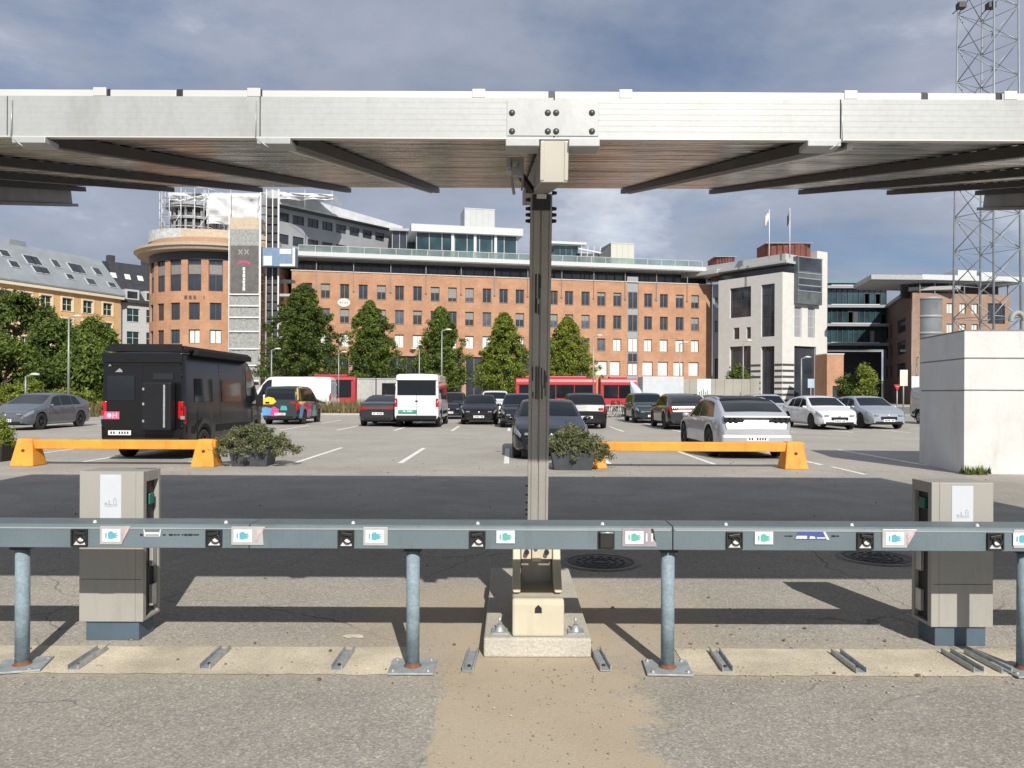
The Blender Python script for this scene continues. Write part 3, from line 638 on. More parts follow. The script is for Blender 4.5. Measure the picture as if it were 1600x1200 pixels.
def wheel(parent, x, y, r, w, rim, side):
    t = D.objects.new('wheel', None)
    k = MB(); Mx = Matrix.Rotation(R(90), 4, 'Y')
    k.lathe([(r * .62, -w * .46), (r * .70, -w / 2), (r * .93, -w / 2), (r * .985, -w * .42), (r, -w * .3), (r, w * .3), (r * .985, w * .42), (r * .93, w / 2), (r * .70, w / 2), (r * .62, w * .46)], 28, 0, Mx)
    tyre = k.build('wheel', M_tyre, parent, Matrix.Translation((x, y, r)))
    k = MB(); o = side * w * .34
    k.lathe([(0, o * .7), (r * .6, o * .7), (r * .64, o * 1.3)], 28, 0, Mx)
    k.build('hub_disc', M_trim, tyre)
    k = MB(); 
    for i in range(5):
        a = i * 2 * math.pi / 5 + .3; Ms = Matrix.Rotation(a, 4, 'X')
        k.prism([(-r * .085, 0), (r * .085, 0), (r * .06, r * .60), (-r * .06, r * .60)], 0, .02, 0, Matrix.Translation((o * 1.05, 0, 0)) @ Ms @ Matrix.Rotation(R(90), 4, 'Y') @ Matrix.Rotation(R(90), 4, 'Z'))
    k.lathe([(0, o * 1.3), (r * .14, o * 1.3), (r * .17, o)], 14, 0, Mx)
    k.lathe([(r * .57, o * 1.0), (r * .66, o * 1.38)], 28, 0, Mx)
    k.build('rim', rim, tyre); return tyre
class Car:
    def __init__(s, L, Wd, H, top, belt, wid, wheels, wr, zlow=.2, gh=.19, archR=None, boxy=0):
        s.L, s.W, s.H, s.top, s.belt, s.wid, s.wheels, s.wr, s.zlow, s.gh, s.boxy = L, Wd, H, top, belt, wid, wheels, wr, zlow, gh, boxy
        s.ar = archR or wr + .055
    def ring(s, u):
        y = -s.L / 2 + u * s.L; zt = smooth_tab(s.top, u); bl = min(lerp_tab(s.belt, u), zt - .015); hw = s.W / 2 * smooth_tab(s.wid, u, .02)
        zb = s.zlow + (.10 * max(0, (.06 - u) / .06) + .06 * max(0, (u - .95) / .05))
        zs = zb
        for yw in s.wheels:
            d = y - yw
            if abs(d) < s.ar: zs = max(zs, s.wr + math.sqrt(s.ar ** 2 - d * d))
        zin = zb if zs == zb else zs
        g = max(0, min(1, (zt - bl) / (s.H - bl + 1e-6)))
        b = s.boxy
        span = bl - zs
        flare = 1.0 if zs == zb else 1.008
        p = [(0, zin), (hw * .80, zin), (hw * (.94 if zs == zb else .985), zs + (.0 if zs > zb else .03)), (hw * .99 * flare, zs + span * .18), (hw * 1.0 * flare, zs + span * .55), (hw * .995, zs + span * .80), (hw * (.965 + .03 * b), bl - .015), (hw * (.935 + .055 * b), bl + .004)]
        gw = .93 + .06 * b - s.gh * g
        p += [(hw * (gw + .012), max(bl + .006, zt - .075 * g - .002)), (hw * (gw - .025), max(bl + .008, zt - .032 * g)), (hw * (gw - .10), zt - .010 * g), (hw * .42, zt + .004), (0, zt + .010)]
        return [(x, y, z) for x, z in p]
    def us(s):
        U = set(i / 64 for i in range(65)); U |= {.003, .007, .011, .02, .03, .97, .98, .99, .994, .998}
        for yw in s.wheels:
            c = (yw + s.L / 2) / s.L; a = s.ar / s.L
            for q in (-1.0001, -.999, -.97, -.9, -.75, -.5, -.25, 0, .25, .5, .75, .9, .97, .999, 1.0001): U.add(c + a * q)
        return sorted(u for u in U if 0 <= u <= 1)
    def pt(s, u, q):
        """q: float index on the ring (0..12), negative side with sign kept separately"""
        r = s.ring(u); q = max(0, min(12, q)); i = min(11, int(q)); t = q - i
        return Vector(r[i]).lerp(Vector(r[i + 1]), t)
    def body(s, root, m, low=M_trim, name='body', dark_sill=False):
        k = MB(); rows = []
        for u in s.us():
            r = s.ring(u); rows.append([(-x, y, z) for x, y, z in r[::-1]] + [(x, y, z) for x, y, z in r[1:]][:12])
        n = len(rows[0])     # 13 + 12 = 25; index 12 is bottom centre
        def mi(a, c): 
            d = min(abs(c - 12), abs(c - 11)); return 1 if d <= (2 if dark_sill else 1) else 0
        k.grid(rows, mi, True, close=False)
        base = 0
        # caps
        k.face(list(range(n))[::-1], 0); k.face([len(k.v) - n + i for i in range(n)], 0)
        o = k.build(name, [m, low], root, recalc=True); return o
    def patch(s, name, m, root, u0, u1, q0, q1, side, off=.006, nu=14, nq=4, u0t=None, u1t=None, parent=None):
        """a panel lying on the body; u0t/u1t: ends at the q1 edge"""
        k = MB(); rows = []
        for i in range(nu + 1):
            row = []
            for j in range(nq + 1):
                tq = j / nq; a = u0 + ((u0t if u0t is not None else u0) - u0) * tq; b = u1 + ((u1t if u1t is not None else u1) - u1) * tq
                u = a + (b - a) * i / nu; q = q0 + (q1 - q0) * tq
                e = 1e-3; P = s.pt(u, q); T1 = s.pt(min(1, u + e), q) - s.pt(max(0, u - e), q); T2 = s.pt(u, min(12, q + .05)) - s.pt(u, max(0, q - .05))
                nrm = T2.cross(T1); 
                if nrm.length > 0: nrm.normalize()
                if nrm.dot(Vector((P.x, 0, P.z - .5))) < 0 and abs(nrm.y) < .9: nrm = -nrm
                P = P + nrm * off
                row.append((P.x * side, P.y, P.z))
            rows.append(row)
        k.grid(rows, sm=True, flip=side < 0); o = k.build(name, m, parent or root); return o
    def topglass(s, name, m, root, u0, u1, qe=10.2, off=.007, nu=10, frit=True):
        """windscreen or rear window across the car, both sides"""
        k = MB(); rows = []
        for i in range(nu + 1):
            u = u0 + (u1 - u0) * i / nu; half = []
            for q in (qe, 10.8, 11.3, 12): 
                P = s.pt(u, q); P0 = s.pt(max(0, u - .004), q); P1 = s.pt(min(1, u + .004), q); T = (P1 - P0).normalized(); nn = Vector((0, -T.z, T.y)); nn = nn if nn.z > 0 else -nn
                half.append(P + nn * off)
            rows.append([(-p.x, p.y, p.z) for p in half] + [(p.x, p.y, p.z) for p in half[::-1]][1:])
        k.grid(rows, sm=True); return k.build(name, m, root)
def plate(root, y, z, m=M_plate, w=.26, s_=-1, x=0, ink=True):
    k = MB(); k.box(x - w, x + w, min(y, y + s_ * .012), max(y, y + s_ * .012), z - .055, z + .055); p = k.build('number_plate', m, root)
    if ink:
        k = MB()
        for i in range(7):
            if i == 2: continue
            xx = x - .19 + i * .063; k.box(xx - .018, xx + .018, min(y + s_ * .0125, y + s_ * .014), max(y + s_ * .0125, y + s_ * .014), z - .03, z + .03)
        k.build('plate_marks', M_ink if m is M_plate else M_plate, p)
    return p
def tail(c, root, kind, m):
    """things on the rear end"""
    yr = -c.L / 2
    return yr
def mirrors(c, root, u, m, z=None, scale=1.0):
    for s_ in (-1, 1):
        P = c.pt(u, 7); k = MB(); x = P.x + .09 * scale; z_ = P.z + .06
        k.lathe([(0, -.055 * scale), (.06 * scale, -.05 * scale), (.085 * scale, 0), (.07 * scale, .05 * scale), (0, .06 * scale)], 12, 0, Matrix.Translation((s_ * (x + .03), P.y, z_)) @ Matrix.Diagonal((1.2, .7, 1, 1)))
        k.bar((s_ * (P.x - .02), P.y, z_ - .05), (s_ * (x + .02), P.y, z_ - .02), .04, .03); k.build('mirror', m, root)
def seams(c, root, us, q0=2.2, q1=6.8):
    for s_ in (-1, 1):
        for u in us: c.patch('door_seam', M_trim, root, u, u + .0022, q0, q1, s_, off=.002, nu=1, nq=8)
def handles(c, root, us, m):
    for s_ in (-1, 1):
        for u in us:
            P = c.pt(u, 5.6); k = MB(); k.box(-.012, .012, -.09, .09, -.014, .014); k.build('door_handle', m, root, Matrix.Translation((s_ * (P.x + .01), P.y, P.z)), bevel=.004)
TOPS = {
 'sedan': [(0, .72), (.008, .90), (.02, 1.02), (.06, 1.08), (.12, 1.12), (.20, 1.24), (.32, 1.39), (.44, 1.44), (.52, 1.44), (.58, 1.40), (.66, 1.20), (.735, 1.0), (.78, .95), (.9, .84), (.965, .73), (.985, .64), (1, .5)],
 'fast': [(0, .70), (.008, .95), (.02, 1.06), (.06, 1.14), (.15, 1.30), (.27, 1.42), (.40, 1.47), (.50, 1.46), (.58, 1.40), (.68, 1.16), (.755, .99), (.8, .94), (.91, .82), (.965, .72), (.985, .62), (1, .48)],
 'suv': [(0, .66), (.006, .95), (.014, 1.10), (.035, 1.22), (.08, 1.46), (.11, 1.57), (.2, 1.63), (.38, 1.66), (.5, 1.65), (.57, 1.60), (.65, 1.34), (.725, 1.10), (.76, 1.06), (.9, .98), (.965, .88), (.985, .78), (1, .6)],
 'mpv': [(0, .66), (.006, 1.0), (.012, 1.25), (.022, 1.5), (.05, 1.76), (.08, 1.82), (.3, 1.85), (.5, 1.84), (.6, 1.76), (.7, 1.45), (.79, 1.12), (.83, 1.06), (.92, .94), (.97, .82), (.988, .7), (1, .55)],
 'coupe_suv': [(0, .62), (.004, .88), (.010, 1.02), (.022, 1.10), (.05, 1.20), (.14, 1.40), (.22, 1.53), (.34, 1.60), (.48, 1.605), (.56, 1.54), (.66, 1.26), (.74, 1.06), (.79, 1.02), (.9, .94), (.965, .84), (.985, .74), (1, .56)],
}
WID = [(0, .80), (.006, .87), (.02, .925), (.06, .97), (.14, 1), (.85, 1), (.92, .96), (.96, .89), (.985, .81), (1, .70)]
def modern_car(name, label, kind, m, x, y, rz, L=4.6, Wd=1.86, H=None, rim=M_rimd, rear='bar', plate_m=M_plate, detail=2, facing_cam='rear', group='cars parked in the bays', cat='car', grille=True, dz=0):
    top = TOPS[kind]; h0 = max(z for _, z in top); H = H or h0; sc = H / h0; top = [(u, z * sc) for u, z in top]
    bz = {'sedan': .94, 'fast': .95, 'suv': 1.06, 'mpv': 1.08, 'coupe_suv': 1.03}[kind] * sc
    belt = [(0, bz + .02), (.3, bz), (.7, bz - .05), (1, bz - .2)]
    wr = {'sedan': .33, 'fast': .34, 'suv': .36, 'mpv': .32, 'coupe_suv': .37}[kind]
    c = Car(L, Wd, H, top, belt, WID, (-L / 2 + .95 * L / 4.6, L / 2 - .88 * L / 4.6), wr, zlow=.2, gh={'sedan': .20, 'fast': .20, 'suv': .16, 'mpv': .12, 'coupe_suv': .18}[kind])
    root = thing(name, label, cat, (x, y, 0), rz, group)
    c.body(root, m, dark_sill=kind in ('suv', 'mpv', 'coupe_suv'))
    for yw in c.wheels:
        for s_ in (-1, 1): wheel(root, s_ * (Wd / 2 - .115), yw, wr, .22, rim, s_)
    ub, uf = {'sedan': (.13, .735), 'fast': (.10, .75), 'suv': (.075, .72), 'mpv': (.045, .79), 'coupe_suv': (.10, .735)}[kind]
    ur, uw = {'sedan': (.33, .585), 'fast': (.27, .58), 'suv': (.115, .575), 'mpv': (.06, .61), 'coupe_suv': (.235, .56)}[kind]
    for s_ in (-1, 1):
        cuts = {'sedan': ((.20, .33, .25, .325), (.337, .49, .335, .485), (.50, .70, .495, .60)), 'fast': ((.19, .32, .24, .315), (.327, .49, .325, .485), (.50, .71, .495, .60)),
                'suv': ((.10, .215, .115, .21), (.225, .42, .22, .415), (.43, .69, .425, .585)), 'mpv': ((.055, .23, .065, .225), (.24, .46, .235, .455), (.47, .75, .465, .63)), 'coupe_suv': ((.15, .29, .22, .285), (.297, .46, .295, .455), (.47, .70, .465, .575))}[kind]
        for a, b, a1, b1 in cuts: c.patch('side_window', M_glass, root, a, b, 7.06, 7.93, s_, off=.005, nu=8, nq=3, u0t=a1, u1t=b1)
    c.topglass('windscreen', M_glass, root, uw + .01, uf - .012, 9.9)
    rw = {'sedan': (.135, ur - .01), 'fast': (.075, ur - .01), 'suv': (.03, .098), 'mpv': (.013, .045), 'coupe_suv': (.055, .20)}[kind]
    c.topglass('rear_window', M_glass, root, rw[0], rw[1], 9.9)
    mirrors(c, root, uf - .055, m)
    seams(c, root, {'sedan': (.33, .49, .69), 'fast': (.33, .49, .7), 'suv': (.22, .42, .68), 'mpv': (.235, .46, .72), 'coupe_suv': (.29, .46, .69)}[kind])
    handles(c, root, (.36, .53), m)
    yr = -L / 2; yf = L / 2
    # rear face
    zl = {'sedan': .84, 'fast': .86, 'suv': .92, 'mpv': 1.05, 'coupe_suv': .93}[kind] * sc
    if rear == 'bar':
        k = MB(); k.box(-Wd * .36, Wd * .36, yr - .012 + .03, yr + .06, zl - .03, zl + .03); k.build('light_bar', M_red, root)
    for s_ in (-1, 1):
        if rear != 'custom': c.patch('tail_light', M_red, root, .001, .045, 4.9 if kind != 'mpv' else 4.0, 6.6, s_, off=.008, nu=5, nq=3)
        if rear != 'custom': k = MB(); k.box(Wd * .27, Wd * .385, yr - .006, yr + .05, zl - .055, zl + .055); k.build('tail_lamp', M_red, root, None if s_ > 0 else Matrix.Scale(-1, 4, (1, 0, 0)), bevel=.01)
        c.patch('headlight', M_lamp, root, .915, .984, 4.9, 6.2, s_, off=.008, nu=6, nq=3, u0t=.90)
        k = MB(); k.box(Wd * .24, Wd * .345, yf - .06, yf + .004, .60 * sc, .66 * sc); k.build('head_lamp', M_lamp, root, None if s_ > 0 else Matrix.Scale(-1, 4, (1, 0, 0)), bevel=.01)
    k = MB(); k.box(-Wd * .33, Wd * .33, yr - .012, yr + .04, .27, .43); k.build('rear_skirt', M_trim, root, bevel=.02)
    k = MB(); k.box(-Wd * .33, Wd * .33, yf - .04, yf + .012, .24, .36); k.build('front_grille', M_trim, root, bevel=.02)
    if grille:
        k = MB(); k.box(-Wd * .20, Wd * .20, yf - .04, yf + .006, .42, .56 * sc); k.build('front_grille', M_trim, root, bevel=.02)
    if rear != 'custom': plate(root, yr - .012, .60 if kind in ('sedan', 'fast') else .52, plate_m)
    plate(root, yf + .012, .40, plate_m, s_=1)
    k = MB(); k.lathe([(0, .004), (.04, .004), (.045, 0)], 14, 0, Matrix.Translation((0, yf + .004 - .0, .60 * sc)) @ Matrix.Rotation(R(-90), 4, 'X')); k.build('badge', M_riml, root)
    return root, c
def van_car(name, label, m, x, y, rz, L=6.0, Wd=2.05, H=2.62, group='vans parked in the bays', side_glass=False, plate_m=M_plate, rim=M_riml, rear_glass='two', dark=False, cat='van'):
    top = [(0, H - .35), (.004, H - .16), (.012, H - .05), (.03, H - .015), (.2, H), (.68, H - .005), (.74, H - .06), (.80, H * .82), (.865, H * .62), (.90, H * .53), (.925, H * .50), (.97, H * .445), (.99, H * .38), (1, H * .27)]
    belt = [(0, H * .5), (.7, H * .48), (.8, H * .46), (.9, H * .43), (1, H * .3)]
    wid = [(0, .93), (.004, .955), (.012, .975), (.04, .99), (.2, 1), (.8, 1), (.9, .96), (.96, .90), (.985, .82), (1, .72)]
    c = Car(L, Wd, H, top, belt, wid, (-L / 2 + 1.15 * L / 6, L / 2 - 1.0 * L / 6), .35, zlow=.27, gh=.07, boxy=.9)
    root = thing(name, label, cat, (x, y, 0), rz, group)
    c.body(root, m, dark_sill=True)
    for yw in c.wheels:
        for s_ in (-1, 1): wheel(root, s_ * (Wd / 2 - .13), yw, .35, .23, rim, s_)
    yr = -L / 2; yf = L / 2
    for s_ in (-1, 1):
        c.patch('side_window', M_glass, root, .70, .875, 7.08, 7.9, s_, off=.006, nu=8, nq=3, u0t=.695, u1t=.80)
        if side_glass:
            for a, b in ((.06, .30), (.315, .50), (.515, .68)): c.patch('side_window', M_glass, root, a, b, 7.06, 7.75, s_, off=.006, nu=6, nq=3)
        c.patch('side_moulding', M_trim, root, .02, .16, 3.4, 3.9, s_, off=.008, nu=2, nq=1); c.patch('side_moulding', M_trim, root, .31, .74, 3.4, 3.9, s_, off=.008, nu=4, nq=1)
        P = c.pt(.8, 7); k = MB(); k.box(s_ * (P.x + .06), s_ * (P.x + .26), P.y - .04, P.y + .05, P.z - .0, P.z + .34); k.bar((s_ * P.x, P.y, P.z + .06), (s_ * (P.x + .1), P.y, P.z + .06), .05); k.build('mirror', M_trim, root, bevel=.02)
        c.patch('headlight', M_lamp, root, .93, .985, 5.0, 6.3, s_, off=.008, nu=6, nq=3)
        k = MB(); xx = Wd / 2 - .10; k.box(xx - .07, xx + .045, yr - .012, yr + .12, 1.0 * H / 2.62, 1.42 * H / 2.62); k.build('tail_light', M_red, root, None if s_ > 0 else Matrix.Scale(-1, 4, (1, 0, 0)), bevel=.015)
        c.patch('tail_light', M_red, root, .001, .018, 4.0, 6.2, s_, off=.008, nu=3, nq=3)
    seams(c, root, (.36, .66, .69, .86), 2.4, 7.9)
    c.topglass('windscreen', M_glass, root, .745, .90, 9.9)
    k = MB(); k.box(-Wd * .44, Wd * .44, yr - .08, yr + .06, .36, .55); k.build('bumper', M_trim, root, bevel=.03)
    k = MB(); k.box(-.006, .006, yr - .008, yr + .002, .56, H - .30); k.build('door_gap', M_trim, root)
    k = MB(); k.box(-Wd * .34, Wd * .34, yf - .04, yf + .012, .38, .56); k.build('front_grille', M_trim, root, bevel=.02)
    k = MB(); k.box(-Wd * .44, Wd * .44, yr - .02, yr + .004, H - .33, H - .29); k.build('rear_gutter', M_trim, root)
    for s_ in (-1, 1):
        for zz in (.8, H * .48, H * .78): k = MB(); k.tube((s_ * (Wd * .46), yr - .014, zz - .05), (s_ * (Wd * .46), yr - .014, zz + .05), .014, n=8); k.build('hinge', m, root)
    return root, c
PI = math.pi
# --- near row
P_black = paint('black', (.005, .005, .006), .3, coat=.12); P_blackb = paint('blue_black', (.009, .011, .016), .22, coat=.45); P_grey = paint('mid_grey', (.11, .12, .135), .3, .3); P_green = paint('dark_green', (.018, .030, .030), .3)
P_silver = paint('pale_silver', (.42, .44, .47), .3, .25); P_white = paint('white', (.68, .69, .70), .3); P_dgrey = paint('dark_grey', (.03, .032, .036), .3, .2); P_bsilver = paint('blue_silver', (.32, .36, .40), .3, .3)
# black camper van with roof rack and rear box
vx = -8.48
van, vc = van_car('camper_van', 'black camper van with roof rack and rear door box behind the left orange barrier', P_black, vx, 17.62 + 2.95, 0, L=5.9, Wd=1.98, H=2.60, rim=M_rimd, group=None)
yr = -2.95; van.scale = (1, 1, .965)
k = MB()
for s_ in (-1, 1): k.tube((s_ * .86, yr + .12, 2.72), (s_ * .86, 1.55, 2.72), .022); k.tube((s_ * .93, yr + .2, 2.66), (s_ * .93, 1.45, 2.66), .05)
for i in range(12):
    yy = yr + .2 + i * .37; k.box(-.86, .86, yy - .03, yy + .03, 2.69, 2.71)
k.box(-.85, .85, yr + .12, yr + .15, 2.60, 2.78); k.build('roof_rack', M_trim, van, bevel=.004)
k = MB(); k.box(.86, 1.06, yr + .5, 1.3, 2.52, 2.66); k.build('awning', M_trim, van, bevel=.02)
k = MB(); k.box(-.5, .3, yr + .6, yr + 1.3, 2.72, 2.78); k.box(-.4, .5, -.6, .6, 2.72, 2.77); k.build('roof_hatch', M_glass, van, bevel=.02)
k = MB(); k.box(.13, .78, yr - .30, yr - .03, .72, 1.86); bx = k.build('rear_box', mat('box_black', (.012, .013, .016), .5, var=.1, spec=.25), van, bevel=.03)
k = MB()
for zz in (.95, 1.35, 1.7): k.box(.15, .19, yr - .315, yr - .302, zz - .03, zz + .03)
k.box(.62, .66, yr - .315, yr - .302, .8, 1.8); k.build('latch', M_galv, bx)
k = MB(); k.box(-.80, -.17, yr - .016, yr + .0, 1.42, 2.02); k.build('rear_window', M_glass, van, bevel=.01)
k = MB(); k.box(.25, .72, yr - .016, yr + .0, 1.92, 2.08); k.build('rear_window', M_glass, van, bevel=.01)
k = MB(); k.box(-.92, .92, yr - .05, yr - .002, 2.32, 2.56); k.build('rear_spoiler', P_black, van, bevel=.02)
k = MB(); k.prism([(-.76, 0), (-.68, 0), (-.72, .05)], .0, .004, 0, Matrix.Translation((0, yr - .052, 2.22 + .02)) @ Matrix.Rotation(R(90), 4, 'X')); k.prism([(-.62, 0), (-.44, 0), (-.47, .06), (-.52, .09), (-.56, .05)], .0, .004, 0, Matrix.Translation((0, yr - .018, 2.10)) @ Matrix.Rotation(R(90), 4, 'X')); k.build('small_logo', M_riml, van)
k = MB(); k.box(-.87, -.52, yr - .016, yr - .004, .98, 1.16); st = k.build('pink_sticker', mat('sticker_pink', (.62, .10, .22), .5), van, bevel=.004)
k = MB(); k.lathe([(.0, .003), (.055, .003)], 16, 0, Matrix.Translation((-.75, yr - .0165, 1.07)) @ Matrix.Rotation(R(90), 4, 'X')); k.box(-.67, -.65, yr - .020, yr - .017, 1.01, 1.13); k.box(-.59, -.57, yr - .020, yr - .017, 1.01, 1.13); k.box(-.65, -.59, yr - .020, yr - .017, 1.06, 1.08); k.build('sticker_mark', mat('sticker_pale_pink', (.8, .62, .68), .5), st)
plate(van, yr - .03, .66, x=-.5)
k = MB(); k.tube((-.6, yr - .10, .42), (.6, yr - .10, .42), .03); k.build('tow_bar', M_trim, van)
for s_ in (-1, 1): k = MB(); k.box(-.05, .05, yr - .016, yr - .010, .98, 1.06); k.build('reversing_lamp', M_lamp, van, Matrix.Translation((s_ * .93, 0, 0)))
# side cladding windows of the camper
for a, b in ((.10, .28), (.38, .62)): vc.patch('side_window', M_glass, van, a, b, 7.08, 7.55, 1, off=.010, nu=4, nq=3)
# silver crossover seen from behind
car, cc = modern_car('crossover_car', 'silver white coupe crossover seen from behind at the right orange barrier', 'coupe_suv', P_silver, 5.92, 18.55 + 2.36, 0, L=4.72, Wd=1.86, H=1.52, rear='custom', group=None)
yr = -2.36
for s_ in (-1, 1):
    for j in range(3):
        k = MB(); k.box(.44 + j * .13, .53 + j * .13, yr - .012, yr + .04, .90, 1.0); k.build('tail_bar', M_trim, car, None if s_ > 0 else Matrix.Scale(-1, 4, (1, 0, 0)), bevel=.01)
    k = MB(); k.box(.30, .80, yr - .009, yr + .04, .925, .955); k.build('lamp_band', M_trim, car, None if s_ > 0 else Matrix.Scale(-1, 4, (1, 0, 0)), bevel=.01)
k = MB(); k.prism([(-.55, .45), (.55, .45), (.47, .66), (-.47, .66)], 0, .008, 0, Matrix.Translation((0, yr - .004, 0)) @ Matrix.Rotation(R(90), 4, 'X')); k.build('hatch_recess', P_silver, car)
cc.topglass('roof_panel', M_black, car, .245, .555, 9.2, off=.006)
k = MB(); k.box(-.86, .86, yr - .045, yr + .12, .34, .60); k.build('bumper', P_silver, car, bevel=.06)
k = MB(); k.box(-.80, .80, yr - .03, yr + .12, 1.005, 1.05); k.build('tail_lip', P_silver, car, bevel=.02)
plate(car, yr - .046, .50)
k = MB(); k.box(-.84, .84, yr - .050, yr + .1, .24, .335); k.build('diffuser', M_trim, car, bevel=.02)
cc.patch('spoiler', M_trim, car, .20, .225, 9.9, 12, 1, off=.02, nu=2, nq=5); cc.patch('spoiler', M_trim, car, .20, .225, 9.9, 12, -1, off=.02, nu=2, nq=5)
k = MB(); k.prism([(-.02, 0), (.02, 0), (.0, .10)], -.01, .01, 0, Matrix.Translation((0, -.1 - .9, 1.525)) @ Matrix.Rotation(R(90), 4, 'Z') @ Matrix.Rotation(R(90), 4, 'X')); k.build('antenna_fin', M_black, car)
# dark saloon facing us behind the column
modern_car('saloon_car', 'blue black saloon facing the camera behind the canopy column and the bushy planter', 'sedan', P_blackb, .93, 18.0 + 2.4, PI, L=4.8, Wd=1.84, H=1.42, group=None)
# --- second row
G2 = 'cars in the rows behind'
modern_car('hatchback_car', 'mid grey glossy electric car nose towards us at the far left by the hedge', 'fast', P_grey, -20.0, 30.3 + 2.35, PI, L=4.7, Wd=1.85, H=1.50, group=G2, grille=False)
mp, mc = modern_car('people_carrier', 'dark grey people carrier covered in large colourful pattern, seen from behind', 'mpv', P_green, -11.05, 36.6 + 2.3, 0, L=4.6, Wd=1.86, H=1.86, rear='none', group=None)
art = {'yellow': (.75, .50, .03), 'blue': (.10, .28, .55), 'magenta': (.60, .05, .22), 'teal': (.05, .35, .38), 'red': (.55, .03, .04)}
yr = -2.3
for nm, pts in (('yellow', [(-.88, .98), (-.35, .98), (-.18, 1.10), (-.30, 1.28), (-.55, 1.34), (-.86, 1.22)]), ('blue', [(-.86, .45), (-.45, .45), (-.42, .8), (-.70, .86), (-.86, .8)]), ('magenta', [(-.44, .42), (-.12, .42), (-.05, .75), (-.30, .88), (-.42, .8)]), ('teal', [(.0, .70), (.35, .70), (.30, .90), (.05, .92)])):
    k = MB(); k.prism(pts, 0, .004, 0, Matrix.Translation((0, yr - .002, 0)) @ Matrix.Rotation(R(90), 4, 'X')); k.build('painted_pattern', mat('art_' + nm, art[nm], .35, coat=.4), mp)
for nm, (a, b, q0, q1) in (('yellow', (.02, .22, 5.3, 6.9)), ('blue', (.03, .14, 2.6, 5.2)), ('magenta', (.28, .44, 2.6, 5.8)), ('red', (.16, .26, 3.0, 5.2)), ('yellow', (.10, .20, 8.2, 9.4)), ('teal', (.5, .62, 3.0, 5.2)), ('yellow', (.02, .06, 7.2, 8.9))):
    mc.patch('painted_pattern', mat('art_' + nm, art[nm], .35, coat=.4), mp, a, b, q0, q1, 1, off=.009, nu=6, nq=4, u0t=a + .03, u1t=b + .04)
modern_car('saloon_car', 'dark blue grey saloon seen from behind, half hidden by the white minibus', 'sedan', P_dgrey, -6.15, 35.2 + 2.4, 0, L=4.8, Wd=1.86, H=1.45, group=G2, rear='bar')
mb, mbc = van_car('minibus', 'white minibus with a wide dark rear window and green number plate', P_white, -4.25, 34.2 + 2.75, 0, L=5.5, Wd=2.04, H=2.42, side_glass=True, rim=M_riml, group=None, cat='minibus')
yr = -2.75
k = MB(); k.box(-.86, .86, yr - .016, yr + .0, 1.45, 2.12); k.build('rear_window', M_glass, mb, bevel=.03)
plate(mb, yr - .085, .74, M_plateg, w=.42, x=-.38)
k = MB(); k.box(-.06, .06, yr - .03, yr, 1.16, 1.22); k.build('door_handle', M_trim, mb, bevel=.01)
modern_car('suv_car', 'dark blue car facing us in shade just right of the white minibus', 'suv', P_blackb, -3.7, 45 + 2.2, PI, L=4.4, Wd=1.8, H=1.6, group=G2)
modern_car('saloon_car', 'black saloon facing us with a pale number plate, right of the minibus', 'sedan', P_black, -1.62, 37.6 + 2.3, PI, L=4.7, Wd=1.84, H=1.47, group=G2, rim=M_riml)
modern_car('suv_car', 'white sports utility car facing us behind the black saloon', 'suv', P_white, -1.05, 46 + 2.3, PI, L=4.7, Wd=1.9, H=1.70, group=G2)
modern_car('suv_car', 'near black car facing us, only its left edge showing beside the canopy column', 'suv', P_blackb, .38, 34.3 + 2.3, PI, L=4.6, Wd=1.84, H=1.55, group=G2)
modern_car('suv_car', 'black sports utility car seen from behind, right of the column beyond the planter', 'suv', P_black, 3.28, 33.6 + 2.3, 0, L=4.6, Wd=1.88, H=1.58, group=G2, rear='none')
modern_car('suv_car', 'dark green car facing us in front of the white trailer', 'suv', P_green, 7.35, 40 + 2.3, PI, L=4.6, Wd=1.85, H=1.6, group=G2)
modern_car('suv_car', 'dark grey crossover seen from behind with a full width red light bar', 'coupe_suv', P_dgrey, 7.65, 33.0 + 2.35, 0, L=4.7, Wd=1.9, H=1.58, group=G2)
modern_car('saloon_car', 'white low saloon farther back, roof showing above the silver crossover', 'sedan', P_white, 11.9, 44 + 2.3, 0, L=4.8, Wd=1.9, H=1.52, group=G2)
modern_car('suv_car', 'silver estate car facing us just right of the silver crossover', 'suv', P_silver, 13.75, 39.4 + 2.35, PI, L=4.7, Wd=1.86, H=1.56, group=G2)
modern_car('saloon_car', 'white electric car facing us with dark lower grille, left of the blue silver one', 'fast', P_white, 14.35, 33.6 + 2.4, PI, L=4.8, Wd=1.88, H=1.50, group=G2, rim=M_rimd)
modern_car('saloon_car', 'blue silver car facing us, rightmost of the car row before the white wall block', 'fast', P_bsilver, 17.0, 34.6 + 2.4, PI, L=4.8, Wd=1.86, H=1.50, group=G2)
van_car('panel_van', 'silver van half hidden behind the left edge of the white wall block', P_silver, 23.0, 37.5 + 2.5, PI, L=5.2, Wd=1.95, H=2.0, group=None)
wv, wc = van_car('panel_van', 'long white van parked side on behind the colourful people carrier', P_white, -16.9, 59.0, R(90), L=6.4, Wd=2.05, H=2.72, group=None, rim=M_rimd)
k = MB(); k.box(-3.16, -2.5, -1.06, -1.02, 0, 0)
